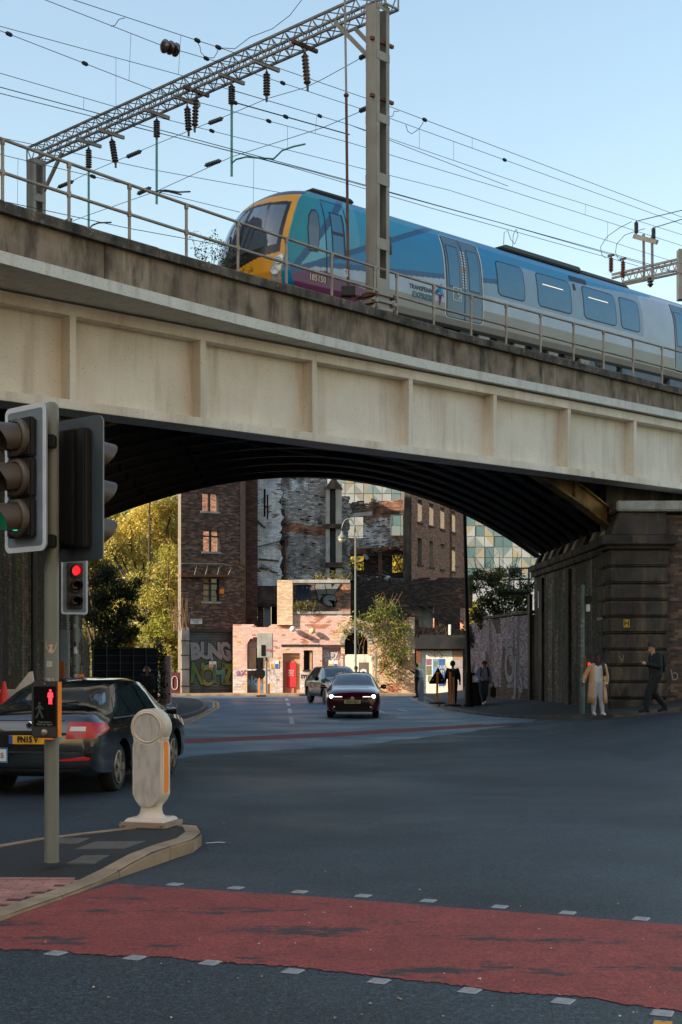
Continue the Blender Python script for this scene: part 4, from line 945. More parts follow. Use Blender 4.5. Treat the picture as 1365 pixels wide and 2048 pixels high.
front_patch('windscreen', dens([(-.82, 2.1), (-.82, 3.16), (-.4, 3.22), (-.05, 3.25), (-.05, 2.0), (-.4, 2.02)]), .008, m_screen); front_patch('windscreen', dens([(.82, 2.1), (.05, 2.0), (.05, 3.25), (.4, 3.22), (.82, 3.16)]), .008, m_screen)
for s in (-1, 1):
    b = MB(); b.path([(fu(s * .3, w_) - .04, s * (.12 + .2 * (w_ - 2)) * 1.2, w_) for w_ in (1.95, 2.2, 2.5, 2.75)], .012, 5); b.path([(fu(s * .4, w_) - .04, s * (.35 + .18 * (w_ - 2)), w_) for w_ in (2.0, 2.3, 2.6)], .016, 5); b.build('wiper', m_black, train)
    hl = front_patch('head_lamp', dens([(s * .70, 1.25), (s * .74, 1.55), (s * .82, 1.78), (s * .9, 1.86), (s * .93, 1.8), (s * .88, 1.5), (s * .82, 1.25)], 4), .012, M('lamp_housing', c(190, 200, 206), .2, metal=.3, var=.2, vs=12, coat=.8))
    for a, w_ in ((.80, 1.45), (.86, 1.7)):
        b = MB(); q = Vector((fu(s * a, w_) - .03, s * a * hw(w_), w_)); b.lathe([(.085, -.02), (.09, .03), (.06, .035), (.05, .02)], 14, q, (-1, s * 1.2, .1)); b.build('lamp', M('lamp_chrome', c(170, 176, 180), .3, metal=.5, var=0), hl, smooth=True, auto=40)
b = MB(); b.prism([(1.75, 3.82), (1.95, 3.92), (3.3, 3.935), (3.4, 3.84)], -.7, .7); b.build('roof_pod', m_black, train, bevel=.03)
a, e = tx(1030), tx(1195); b = MB(); b.prism([(a, 3.8), (a + .4, 3.95), (e, 3.955), (e + .1, 3.8)], -.8, .8); b.build('roof_pod', m_black, train, bevel=.03)
a, e = tx(1200), tx(1300); b = MB(); b.prism([(a, 3.8), (a + .1, 3.93), (e - .3, 3.93), (e, 3.8)], -.7, .7); b.build('roof_pod', m_black, train, bevel=.03)
# underframe, bogie gear
b = MB(); b.box(1.2, 22.5, -1.15, 1.15, .35, .97); b.build('underframe', M('underframe_grime', c(40, 34, 34), .85, var=.3, vs=3, dirt=c(76, 40, 60), dam=.4, ds=.6), train)
b = MB(); b.box(.8, 3.4, -1.27, -1.2, .55, 1.0); b.build('skirt', M('purple_skirt', c(70, 30, 60), .5, var=.2), train)
for k in range(9):
    u = tx(925) + k * .78; b = MB(); b.prism([(u, .98), (u + .5, .98), (u + .4, .72), (u + .1, .72)], -1.3, -1.12); b.lathe([(.0, -.03), (.07, -.03), (.07, .03), (.0, .03)], 10, (u + .25, -1.31, .85), (0, 1, 0)); b.build('spring_hanger', m_mast if k % 2 else m_blk, train, bevel=.01)
for k, (x0, x1) in enumerate(((1180, 1240), (1250, 1330), (1345, 1420))):
    b = MB(); b.box(tx(x0), tx(x1), -1.28, -.9, .5, 1.02); b.build('equipment_box', M('equipment_grey', c(92, 108, 120), .6, var=.15), train, bevel=.03)
for u in (2.6, 4.9, 8.4, 11, 19):
    b = MB(); b.lathe([(.2, -.06), (.42, -.06), (.42, .06), (.2, .06)], 18, (u, -.78, .42), (0, 1, 0)); b.build('wheel', m_rail, train, smooth=True, auto=40)
# ------------------------------------------------------------ traffic lights
def rr(w_, h, r, n=5): return rrect(0, 0, w_, h, r, 0, n)
def hood_mesh(r=.112, L=.25):
    b = MB(); n = 20; V = []
    for k, rad in enumerate((r, r - .006)):
        for i in range(n + 1):
            a = R(-150 + 300 * i / n); ca = math.cos(a); ln_ = L * (.42 + .58 * (ca * .5 + .5))
            V += [(rad * math.sin(a), 0, rad * ca), (rad * math.sin(a), -ln_, rad * ca)]
    m_ = 2 * (n + 1); F_ = []
    for i in range(n):
        F_ += [(2 * i, 2 * i + 1, 2 * i + 3, 2 * i + 2), (m_ + 2 * i, m_ + 2 * i + 2, m_ + 2 * i + 3, m_ + 2 * i + 1), (2 * i + 1, m_ + 2 * i + 1, m_ + 2 * i + 3, 2 * i + 3)]
    return b.add(V, F_)
def signal_head(par, loc, psi, lit, k=1.0, board=m_board, border=m_boardw):
    """front of the head looks along (sin psi, -cos psi); parts hang under the signal's Empty"""
    Mx = Matrix.Translation(Vector(loc)) @ Matrix.Rotation(psi, 4, 'Z') @ Matrix.Scale(k, 4)
    def put(o): o.matrix_local = Mx @ o.matrix_local; return o
    b = MB(); b.prism(rr(.54, 1.14, .06), .0, .014); bo = put(b.build('backing_board', board, par))
    b = MB(); o_, i_ = rr(.54, 1.14, .06), rr(.46, 1.06, .03); n = len(o_)
    b.add([(x, -.003, z) for x, z in o_] + [(x, -.003, z) for x, z in i_] + [(x, .001, z) for x, z in o_], [(i, (i + 1) % n, n + (i + 1) % n, n + i) for i in range(n)] + [(i, (i + 1) % n, 2 * n + (i + 1) % n, 2 * n + i) for i in range(n)]); put(b.build('board_border', border, par))
    b = MB(); b.box(-.155, .155, .015, .1, -.47, .47); b.box(-.06, .06, .1, .13, -.46, .46); put(b.build('back_case', m_black, par, bevel=.012))
    for i, z in enumerate((.31, 0, -.31)):
        b = MB(); b.box(-.155, .155, -.07, .0, z - .152, z + .152); h_ = put(b.build('lamp_case', m_black, par, bevel=.015))
        b = MB(); b.lathe([(.15, 0), (.145, .03), (.122, .045), (.118, .02)], 22, (0, -.065, z), (0, -1, 0)); b.build('lamp_bezel', m_hood, h_, smooth=True, auto=40)
        b = MB(); b.lathe([(.0, .012), (.06, .009), (.1, 0), (.1, -.01), (0, -.01)], 22, (0, -.09, z), (0, -1, 0)); b.build('lens', {0: m_red_on, 2: m_green_on}[lit] if i == lit else m_lens_off, h_, smooth=True)
        q = hood_mesh(); o = q.build('hood', m_hood, h_, smooth=True, auto=40); o.data.transform(Matrix.Translation((0, -.095, z)) @ Matrix.Rotation(R(4), 4, 'X'))
PX, PY = -2.28, 10.63
ts = thing('traffic_signal', 'tall grey traffic light pole on the near island with two black heads', 'traffic light', (PX, PY, .116))
b = MB(); b.lathe([(.06, 0), (.057, .02), (.057, 3.56), (.05, 3.6), (.03, 3.62)], 20); b.build('pole', m_pole, ts, smooth=True, auto=40)
signal_head(ts, (-.175, -.14, 3.0), R(-42), 2); signal_head(ts, (.2, .13, 2.95), R(143), -1, board=M('board_dark', c(62, 72, 78), .6, var=.1))
for z, y in ((2.52, -.08), (3.3, -.08), (2.5, .09)):
    b = MB(); b.box(-.05, .05, y - .05, y + .05, z - .05, z + .05); b.build('bracket', m_black, ts, bevel=.01)
# pedestrian push-button unit
pu = thing('pedestrian_signal_box', 'black push-button box with a lit red man on the near pole', 'signal box', (PX + .015, PY - .12, 1.0))
pc_ = at(93, 1419, PY - .12); pu.location = pc_
b = MB(); b.box(-.105, .105, -.06, .03, -.22, .22); b.build('case', m_black, pu, bevel=.012)
b = MB(); b.box(.098, .111, -.052, .035, -.215, .215); b.box(-.05, .06, -.05, .0, -.232, -.221); b.build('yellow_edge', m_orange, pu)
b = MB(); b.box(-.085, .085, -.066, -.0605, -.13, .18); b.build('display_panel', M('display_black', c(6, 6, 7), .6, spec=.1, var=0), pu)
def man(x, z, s, walking):
    b = MB(); y0, y1 = -.0695, -.067
    b.lathe([(0, -.001), (.011 * s, -.001), (.011 * s, .001), (0, .001)], 12, (x, -.068, z + .052 * s), (0, 1, 0))
    if not walking:
        b.prism([(x - .02 * s, z + .036 * s), (x + .02 * s, z + .036 * s), (x + .024 * s, z - .005 * s), (x + .015 * s, z - .008 * s), (x + .013 * s, z - .055 * s), (x + .018 * s, z - .062 * s), (x + .002 * s, z - .062 * s), (x, z - .015 * s), (x - .002 * s, z - .062 * s), (x - .018 * s, z - .062 * s), (x - .013 * s, z - .055 * s), (x - .015 * s, z - .008 * s), (x - .024 * s, z - .005 * s)], y0, y1)
    else:
        for p in ([(x - .01 * s, z + .038 * s), (x + .012 * s, z + .038 * s), (x + .012 * s, z - .01 * s), (x - .008 * s, z - .01 * s)], [(x - .006 * s, z - .008 * s), (x + .006 * s, z - .008 * s), (x - .02 * s, z - .07 * s), (x - .034 * s, z - .068 * s)], [(x + .0 * s, z - .008 * s), (x + .012 * s, z - .012 * s), (x + .034 * s, z - .066 * s), (x + .02 * s, z - .07 * s)], [(x + .012 * s, z + .036 * s), (x + .034 * s, z + .005 * s), (x + .028 * s, z + .0 * s), (x + .008 * s, z + .024 * s)], [(x - .01 * s, z + .036 * s), (x - .034 * s, z + .006 * s), (x - .028 * s, z + .0 * s), (x - .006 * s, z + .024 * s)]): b.prism(p, y0, y1)
    return b
man(.045, .1, .92, False).build('red_man', M('red_man_lit', c(110, 6, 12), .4, var=0, emit=(1, .03, .05), es=1.1), pu)
man(-.04, .0, .95, True).build('green_man', m_gdim, pu)
txt('instruction', 'Push button\nWait for signal', .021, M('dim_print', c(130, 126, 118), .7, var=0), pu, face_m((0, -.067, -.105), (1, 0, 0)), ext=.0005)
b = MB(); b.lathe([(.024, 0), (.024, .012), (.016, .02), (0, .022)], 16, (-.002, -.06, -.175), (0, -1, 0)); b.build('button', m_alloy, pu, smooth=True, auto=40)
b = MB(); b.lathe([(.006, 0), (.006, .006), (0, .007)], 10, (0, -.06, .2), (0, -1, 0)); b.build('screw', m_alloy, pu)
# stickers on the pole
def sticker(zc, a0, wd, ht, mat, poly=None, r=.0585):
    b = MB(); poly = poly or [(-.5, -.5), (-.25, -.5), (0, -.5), (.25, -.5), (.5, -.5), (.5, .5), (.25, .5), (0, .5), (-.25, .5), (-.5, .5)]
    vs = [];
    for x, z in poly: a = a0 + x * wd / r; vs.append((r * math.sin(a), -r * math.cos(a), zc + z * ht))
    n = len(vs); vs.append((r * 1.01 * math.sin(a0), -r * 1.01 * math.cos(a0), zc)); b.add(vs, [(i, (i + 1) % n, n) for i in range(n)]); return b.build('sticker', mat, ts)
m_stk = M('sticker_paper', c(190, 160, 130), .8, var=.15, vs=40); m_stk2 = M('sticker_pale', c(170, 168, 160), .8, var=.25, vs=60, speck=c(60, 60, 60), sam=.9, ss=60)
sticker(1.69, .12, .1, .09, m_stk, [(-.5, .5), (-.4, -.1), (-.1, -.5), (.15, -.5), (.4, -.1), (.5, .45), (.2, .2), (0, .25), (-.2, .2)]); sticker(1.56, -.1, .045, .045, m_stk2); sticker(1.42, -.15, .075, .055, m_stk2)
# distant head on the left pavement
SX, SY = -5.35, 27.2
t2s = thing('traffic_signal', 'smaller traffic light showing red on a stickered pole beside the abutment', 'traffic light', (SX, SY, gh(SX, SY) + .11))
b = MB(); b.lathe([(.06, 0), (.057, .02), (.057, 2.7), (.03, 2.72)], 16); b.build('pole', m_pole, t2s, smooth=True, auto=40)
signal_head(t2s, (0, -.12, 3.12), R(24), 0, 1.0)
for i in range(16):
    a, z = random.uniform(-.8, .8), random.uniform(.9, 2.4); b = MB(); r_ = .0585; w_, h_ = random.uniform(.04, .09), random.uniform(.05, .12)
    b.add([(r_ * math.sin(a + s * w_ / r_ / 2), -r_ * math.cos(a + s * w_ / r_ / 2), z + q) for s, q in ((-1, 0), (0, 0), (1, 0), (1, h_), (0, h_), (-1, h_))], [(0, 1, 4, 5), (1, 2, 3, 4)]); b.col = None
    b.build('sticker', random.choice([m_stk, m_stk2, m_white, m_blackp]), t2s)
b = MB(); b.box(.06, .16, -.08, .05, .95, 1.35); b.build('push_button_unit', m_orange, t2s, bevel=.01)
b = MB(); q = at(123, 1352, 27.9); b.box(-.06, .06, -.05, .05, -.2, .3); o = tag(b.build('orange_bracket', M('rust_orange', c(150, 80, 30), .7, var=.2), None, bevel=.01), 'small orange-brown box on the grey post beside the abutment', 'box'); o.location = q
op_ = thing('grey_post', 'thin grey cabinet post standing just left of the stickered traffic light', 'post', (-5.75, 28.2, 0)); b = MB(); b.box(-.07, .07, -.05, .05, 0, 2.3); b.build('shaft', m_mast, op_, bevel=.01); b = MB(); b.box(-.11, .05, -.08, -.05, 1.6, 2.35); b.build('casing', m_board, op_, bevel=.01)

# ------------------------------------------------------------ traffic bollard
bd = thing('traffic_bollard', 'cream round-topped traffic bollard with orange side strip on the island', 'bollard', gp(303, 1652, .12), R(-16))
def bol_poly(e=0, z1=1.0):
    pts = []; rad = .178 + e; zc = .945
    for i in range(25): a = R(-38 + 256 * i / 24); pts.append((rad * math.cos(a), zc + rad * math.sin(a)))
    hwid = .158 + e; pts += [(-hwid, .76), (-hwid, .32 - e)]
    for i in range(9): a = R(205 + 130 * i / 8); pts.append((.155 * math.cos(a) * (hwid / .1405), .31 - e + .25 * (math.sin(a) + .42) - e))
    return pts + [(hwid, .32 - e), (hwid, .76)]
b = MB(); b.prism(bol_poly(), -.1, .1); b.build('shell', m_boll, bd, bevel=.018, seg=3, smooth=True, auto=40)
for s in (-1,):
    b = MB(); ring = [(.128 * math.cos(R(15 * i)), .945 + .128 * math.sin(R(15 * i))) for i in range(24)]; b.prism(ring, -.104, -.09); p_ = b.build('round_panel', m_bollp, bd, bevel=.004)
    b = MB(); n = 24; o_ = [(.150 * math.cos(R(15 * i)), .945 + .150 * math.sin(R(15 * i))) for i in range(24)]
    b.add([(x, -.1015, z) for x, z in o_] + [(x, -.112, z) for x, z in [(.141 * math.cos(R(15 * i)), .945 + .141 * math.sin(R(15 * i))) for i in range(24)]] + [(x, -.1015, z) for x, z in ring], [(i, (i + 1) % n, n + (i + 1) % n, n + i) for i in range(n)] + [(n + i, n + (i + 1) % n, 2 * n + (i + 1) % n, 2 * n + i) for i in range(n)]); b.build('round_rim', m_boll, bd)
    pl = [(-.135, .36), (-.135, .80), (-.105, .82)] + [(.165 * math.cos(R(a)), .945 + .165 * math.sin(R(a))) for a in range(232, 310, 8)] + [(.105, .82), (.135, .80), (.135, .36)] + [(.135 * math.cos(R(a)), .345 + .16 * math.sin(R(a))) for a in range(-15, -170, -15)]
    b = MB(); b.prism(pl, -.1045, -.09); b.build('body_panel', m_bollp, bd, bevel=.004)
b = MB(); b.prism([(y, z) for y, z in rrect(-.01, .565, .095, .5, .045)], .15, .1615, lambda x, y, z: (y, x + .0, z)); b.build('orange_strip', m_orange, bd)
b = MB(); b.lathe([(.17, 0), (.14, .02), (.115, .05), (.105, .09), (.11, .14), (.12, .2)], 20, (0, 0, .07)); o = b.build('neck', m_boll, bd, smooth=True); o.scale = (1, .85, 1)
b = MB(); b.hexa([(x * k, y * k, z) for z, k in ((.045, 1), (.085, .88)) for x, y in ((-.21, -.19), (.21, -.19), (.21, .19), (-.21, .19))]); b.build('base', m_boll, bd, bevel=.01)
b = MB(); b.box(-.235, .235, -.215, .215, 0, .05); bp_ = b.build('base_plate', M('base_metal', c(150, 132, 116), .6, metal=.3, var=.2), bd, bevel=.006)
for x in (-.19, .19): b = MB(); b.lathe([(.013, 0), (.013, .01), (.006, .014)], 8, (x, -.215, .028), (0, -1, 0)); b.build('bolt', m_alloy, bp_)

# ------------------------------------------------------------ cars
def hermite(xs, ys, x):
    xs, ys = np.array(xs, float), np.array(ys, float); d = np.diff(ys) / np.diff(xs); m_ = np.zeros_like(ys); m_[1:-1] = np.where(d[:-1] * d[1:] > 0, 2 * d[:-1] * d[1:] / (d[:-1] + d[1:] + 1e-12), 0); m_[0], m_[-1] = d[0], d[-1]
    i = np.clip(np.searchsorted(xs, x) - 1, 0, len(xs) - 2); h = xs[i + 1] - xs[i]; t = (x - xs[i]) / h
    return (2 * t**3 - 3 * t**2 + 1) * ys[i] + (t**3 - 2 * t**2 + t) * h * m_[i] + (-2 * t**3 + 3 * t**2) * ys[i + 1] + (t**3 - t**2) * h * m_[i + 1]
def car(name, label, loc, yaw, paint, S, wheels, wr, tyre_w=.2, alloy=None):
    """S rows: y, half width, sill z, shoulder z, top z, top half width; y forward"""
    th = thing(name, label, 'car', loc, yaw); S = np.array(S); ys = np.concatenate([np.linspace(a, e, 5)[:-1] for a, e in zip(S[:-1, 0], S[1:, 0])] + [[S[-1, 0]]])
    Pm = [hermite(S[:, 0], S[:, k], ys) for k in range(1, 6)]; rings = []
    for y, hwd, zb, bl_, tp_, ht in zip(ys, *Pm):
        ctrl = [(0, zb), (hwd * .8, zb), (hwd * .965, zb + .06), (hwd * .99, zb + .3 * (bl_ - zb)), (hwd, zb + .62 * (bl_ - zb)), (hwd * .992, bl_ - .09), (hwd * .955, bl_), (ht + (hwd * .955 - ht) * .3, bl_ + (tp_ - bl_) * .66), (ht, tp_ - .035 * min(1, (tp_ - bl_) / .2)), (ht * .8, tp_), (0, tp_ + .018)]
        half = []
        n = len(ctrl)
        for i in range(n - 1):
            p0, p1, p2, p3 = (np.array(ctrl[max(0, min(n - 1, i + k))]) for k in (-1, 0, 1, 2))
            for t in (0, .34, .67): half.append(.5 * ((2 * p1) + (p2 - p0) * t * .9 + (2 * p0 - 5 * p1 + 4 * p2 - p3) * t * t * .9 + (3 * p1 - p0 - 3 * p2 + p3) * t**3 * .9) if False else p1 + (p2 - p1) * t)
        half.append(np.array(ctrl[-1])); h = [tuple(q) for q in half]
        rings.append([(x, y, z) for x, z in h] + [(-x, y, z) for x, z in h[-2:0:-1]])
    k = len(rings[0]); b = MB()
    b.add([v for r in rings for v in r], [(j * k + i, j * k + (i + 1) % k, (j + 1) * k + (i + 1) % k, (j + 1) * k + i) for j in range(len(rings) - 1) for i in range(k)] + [tuple(range(k))[::-1], tuple(range((len(rings) - 1) * k, len(rings) * k))])
    body = b.build('body', paint, th, smooth=True, auto=28)
    cut = MB()
    for (wx, wy) in wheels: cut.lathe([(wr + .055, 0), (wr + .055, .32)], 28, (wx + (.12 if wx > 0 else -.12), wy, wr), (-1 if wx > 0 else 1, 0, 0))
    co = cut.build('cutter', paint); md = body.modifiers.new('arch', 'BOOLEAN'); md.operation = 'DIFFERENCE'; md.object = co; md.solver = 'EXACT'
    body2 = body
    par = body.parent; body.parent = None; dg = bpy.context.evaluated_depsgraph_get(); me = bpy.data.meshes.new_from_object(body.evaluated_get(dg)); body.modifiers.clear()
    if len(me.vertices) > 100: body.data = me
    body.parent = par; bpy.data.objects.remove(co)
    bm = bmesh.new(); bm.from_mesh(body.data); bvh = BVHTree.FromBMesh(bm); bm.free()
    def proj(view, a, z, off):
        dirs = {'front': ((a, 6, z), (0, -1, 0)), 'rear': ((a, -6, z), (0, 1, 0)), 'right': ((4, a, z), (-1, 0, 0)), 'left': ((-4, a, z), (1, 0, 0)), 'top': ((a, z, 5), (0, 0, -1))}
        o, d = Vector(dirs[view][0]), Vector(dirs[view][1]); hit = bvh.ray_cast(o, d)
        if hit[0] is None:
            nr = bvh.find_nearest(o + d * (6 - 2.0)); return nr[0]
        return hit[0] - d * off
    def patch(pn, view, poly, off, mat, par=None, ring=4, edge=4):
        poly = dens(poly, edge); n = len(poly); ca_ = sum(p[0] for p in poly) / n; cz = sum(p[1] for p in poly) / n; vs = []
        for r_ in range(ring, 0, -1): vs += [proj(view, ca_ + (a - ca_) * r_ / ring, cz + (z - cz) * r_ / ring, off) for a, z in poly]
        vs.append(proj(view, ca_, cz, off)); fs = []
        for r_ in range(ring - 1): fs += [(r_ * n + i, r_ * n + (i + 1) % n, (r_ + 1) * n + (i + 1) % n, (r_ + 1) * n + i) for i in range(n)]
        fs += [((ring - 1) * n + i, (ring - 1) * n + (i + 1) % n, len(vs) - 1) for i in range(n)]
        q = MB(); q.add(vs, fs); return q.build(pn, mat, par or th, smooth=True)
    for (wx, wy) in wheels:
        s = 1 if wx > 0 else -1; q = MB(); w2 = tyre_w / 2
        q.lathe([(wr * .66, -w2), (wr * .9, -w2), (wr, -w2 * .7), (wr, w2 * .7), (wr * .9, w2), (wr * .68, w2 * .9)], 30, (wx - s * w2 * .6, wy, wr), (s, 0, 0)); wo = q.build('wheel', m_rub, th, smooth=True, auto=50)
        q = MB(); cx = wx - s * w2 * .6 + s * w2 * .78; q.lathe([(wr * .69, -.03), (wr * .69, .03), (wr * .64, .035), (wr * .62, -.02), (.02, -.03)], 26, (cx, wy, wr), (s, 0, 0))
        for i in range(5):
            for da in (-.13, .13):
                a = 2 * math.pi * i / 5 + .3; q.beam((cx + s * .02, wy + .06 * math.sin(a + da * 2), wr + .06 * math.cos(a + da * 2)), (cx + s * .012, wy + wr * .65 * math.sin(a + da), wr + wr * .65 * math.cos(a + da)), .05, .03, (1, 0, 0))
        q.lathe([(.06, -.02), (.06, .03), (.03, .035)], 12, (cx, wy, wr), (s, 0, 0)); q.build('rim', alloy or m_alloy, wo)
        q = MB(); q.lathe([(.0, -.01), (wr * .6, -.01), (wr * .6, .0), (0, 0)], 20, (cx - s * .06, wy, wr), (s, 0, 0)); q.build('brake_disc', m_blk, wo)
    return th, patch, proj
m_cp1 = M('dark_car_paint', c(16, 22, 26), .12, spec=.6, var=.06, coat=1, dirt=c(46, 44, 40), dam=.2, ds=2); m_cp1.node_tree.nodes['Principled BSDF'].inputs['Coat Roughness'].default_value = .03
m_cp2 = M('maroon_car_paint', c(86, 18, 30), .15, spec=.6, var=.06, coat=1); m_cp3 = M('charcoal_car_paint', c(40, 48, 50), .18, spec=.6, var=.06, coat=1)
m_trim = M('black_trim', c(12, 12, 13), .6, spec=.25, var=.1); m_tail = M('tail_lamp_red', c(150, 10, 16), .25, var=.15, vs=20, coat=.2, emit=(.6, .02, .03), es=.06); m_chr = M('chrome', c(200, 204, 208), .15, metal=.9, var=.05)
# saloon at the left edge, seen from behind
W1 = [(.8, -1.33), (-.8, -1.33), (.8, 1.36), (-.8, 1.36)]
S1 = [(-2.33, .70, .40, .70, .78, .60), (-2.29, .80, .31, .82, .93, .66), (-2.2, .86, .27, .90, 1.02, .70), (-2.05, .885, .24, .93, 1.07, .71), (-1.72, .90, .22, .95, 1.13, .68), (-1.1, .905, .2, .955, 1.36, .585), (-.6, .905, .19, .95, 1.44, .57), (0, .905, .19, .94, 1.46, .57), (.5, .905, .19, .93, 1.42, .575), (.9, .9, .19, .92, 1.24, .62), (1.3, .9, .19, .91, 1.03, .68), (1.9, .87, .2, .82, .89, .64), (2.18, .8, .22, .72, .76, .56), (2.33, .62, .27, .62, .64, .44)]
c1, pt1, pj1 = car('parked_car', 'dark saloon car with lit red tail lamp and yellow number plate at left edge', (-3.55, 19.08, 0), R(-8), m_cp1, S1, W1, .318)
c1.name = 'saloon_car'
pt1('rear_window', 'rear', [(-.63, 1.125), (.63, 1.125), (.53, 1.385), (-.53, 1.385)], .006, M('rear_glass', c(44, 56, 62), .05, spec=.9, var=.25, vs=3, coat=.8)); pt1('roof_edge_trim', 'rear', [(-.53, 1.388), (-.53, 1.396), (.53, 1.396), (.53, 1.388)], .01, m_trim, edge=8); pt1('boot_seam', 'rear', [(-.44, .955), (-.44, .962), (.44, .962), (.44, .955)], .004, m_trim, edge=8)
sw = [(-1.55, .985), (-1.1, 1.22), (-.75, 1.34), (0, 1.385), (.45, 1.345), (.85, 1.16), (1.15, .985)]
for v in ('right', 'left'):
    pt1('side_window', v, [(-1.5, .985), (-1.12, 1.22), (-.86, 1.30), (-.82, .985)], .006, m_glassd); pt1('side_window', v, [(-.77, .985), (-.80, 1.32), (-.05, 1.375), (-.08, .985)], .006, m_glassd); pt1('side_window', v, [(0, .985), (.02, 1.375), (.42, 1.33), (.82, 1.14), (1.05, .985)], .006, m_glassd)
    pt1('window_trim', v, [(-1.62, .955), (-1.6, .975), (1.15, .975), (1.18, .955)], .008, m_chr, edge=16)
    pt1('sill_trim', v, [(-.95, .24), (-.95, .3), (.98, .3), (.98, .24)], .008, m_trim, edge=8)
    for y in (-.62, .28): q = MB(); sx = 1 if v == 'right' else -1; p = pj1(v, y, .86, .0); q.beam(p + Vector((sx * .03, -.1, 0)), p + Vector((sx * .03, .1, 0)), .025, .03); q.build('door_handle', m_chr, c1, bevel=.006)
    for y in (-.8, .02): pt1('door_seam', v, [(y - .004, .3), (y - .004, .95), (y + .004, .95), (y + .004, .3)], .003, m_trim, edge=6)
for s in (-1, 1):
    tl = pt1('tail_light', 'rear', [(s * .47, .73), (s * .50, .94), (s * .70, .945), (s * .862, .92), (s * .868, .80), (s * .84, .74)], .012, m_tail, edge=6)
    pt1('reverse_lamp', 'rear', [(s * .52, .83), (s * .53, .885), (s * .72, .885), (s * .72, .83)], .016, m_white, tl)
    pt1('tail_light_side', 'right' if s > 0 else 'left', [(-2.29, .79), (-2.29, .925), (-2.0, .93), (-1.92, .86), (-2.05, .80)], .018, m_tail, tl)
    pt1('reflector', 'rear', [(s * .36, .455), (s * .36, .475), (s * .72, .515), (s * .78, .5), (s * .76, .47)], .012, m_tail)
pt1('plate_recess', 'rear', [(-.34, .63), (-.36, .80), (.36, .80), (.34, .63)], .006, m_trim)
np_ = pt1('number_plate', 'rear', [(-.26, .665), (-.26, .775), (.26, .775), (.26, .665)], .016, M('yellow_plate', c(226, 168, 30), .5, var=.04)); p = pj1('rear', 0, .72, .02)
txt('plate_text', 'PN15 V', .105, m_blackp, np_, face_m((-.015, p.y - .006, .72), (1, 0, 0)), off=.004, sx=.8, align='CENTER')
q = MB(); q.box(-.26, -.215, p.y - .004, p.y + .002, .667, .773); q.build('plate_band', M('plate_blue', c(30, 70, 150), .5, var=0), np_)
q = MB(); p = pj1('rear', 0, .9, 0); q.lathe([(.05, 0), (.05, .012), (.036, .016), (.0, .016)], 20, (0, p.y, .9), (0, -1, 0)); em = q.build('badge', m_chr, c1, smooth=True, auto=40); q = MB(); q.lathe([(.03, 0), (.03, .003), (0, .003)], 16, (0, p.y - .016, .9), (0, -1, 0)); q.build('badge_disc', m_trim, em)
pt1('bumper_line', 'rear', [(-.78, .555), (-.78, .58), (.78, .58), (.78, .555)], .01, m_alloyd, edge=10); pt1('bumper_valance', 'rear', [(-.6, .3), (-.66, .36), (.66, .36), (.6, .3)], .012, m_alloyd, edge=8)
lp = pt1('licence_plate', 'rear', [(-.50, .43), (-.50, .62), (-.27, .62), (-.27, .43)], .02, M('plate_border_blue', c(40, 110, 160), .5, var=.05)); pt1('plate_face', 'rear', [(-.48, .45), (-.48, .60), (-.29, .60), (-.29, .45)], .024, m_white, lp)
p = pj1('rear', -.38, .5, .03); txt('plate_text', 'os5', .09, m_blackp, lp, face_m((-.385, p.y, .52), (1, 0, 0)))
for s in (-1, 1):
    q = MB(); q.lathe([(0, -.09), (.06, -.08), (.085, 0), (.07, .07), (0, .08)], 12, (s * 1.0, .72, 1.0), (s, .2, 0)); q.beam((s * .88, .74, .95), (s * .96, .72, .98), .05); q.build('door_mirror', m_cp1, c1, smooth=True, auto=50)
q = MB(); p = pj1('rear', .1, 1.15, .02); q.beam((.0, p.y - .02, 1.14), (.42, p.y + .02, 1.17), .02); q.build('rear_wiper', m_trim, c1)
# oncoming maroon hatchback
W2 = [(.79, -1.28), (-.79, -1.28), (.79, 1.34), (-.79, 1.34)]
S2 = [(-2.17, .68, .4, .8, .95, .6), (-2.1, .82, .3, .9, 1.1, .62), (-1.7, .885, .22, .95, 1.32, .56), (-1.0, .895, .19, .94, 1.42, .56), (-.2, .895, .18, .93, 1.435, .56), (.35, .895, .18, .92, 1.40, .565), (.8, .89, .18, .92, 1.22, .61), (1.2, .885, .18, .91, 1.02, .68), (1.75, .87, .19, .83, .92, .66), (2.0, .83, .2, .77, .84, .62), (2.12, .76, .2, .70, .74, .56), (2.18, .66, .22, .62, .65, .48)]
c2, pt2, pj2 = car('hatchback_car', 'maroon hatchback with bright headlights driving towards the bridge', (.42, 45.0, gh(.4, 45)), R(178.5), m_cp2, S2, W2, .32, alloy=m_alloyd)
m_wsc = M('car_windscreen', c(20, 40, 56), .05, spec=.9, var=.05, coat=1)
pt2('windscreen', 'front', [(-.64, 1.05), (.64, 1.05), (.54, 1.375), (-.54, 1.375)], .006, m_wsc)
for v in ('right', 'left'): pt2('side_window', v, [(-1.7, 1.0), (-1.3, 1.28), (.2, 1.37), (.95, 1.0)], .006, m_glassd, edge=8)
pt2('grille', 'front', [(-.66, .24), (-.72, .36), (-.5, .52), (.5, .52), (.72, .36), (.66, .24)], .012, m_trim, edge=8); pt2('upper_grille', 'front', [(-.5, .615), (-.5, .65), (.5, .65), (.5, .615)], .01, m_trim, edge=8)
pl_ = pt2('number_plate', 'front', [(-.26, .475), (-.26, .585), (.26, .585), (.26, .475)], .03, M('cream_plate', c(216, 200, 160), .5, var=.04)); p = pj2('front', 0, .53, .036)
txt('plate_text', 'PO19 NZU', .105, m_blackp, pl_, face_m((0, p.y + .004, .53), (-1, 0, 0)), off=.003, sx=.78)
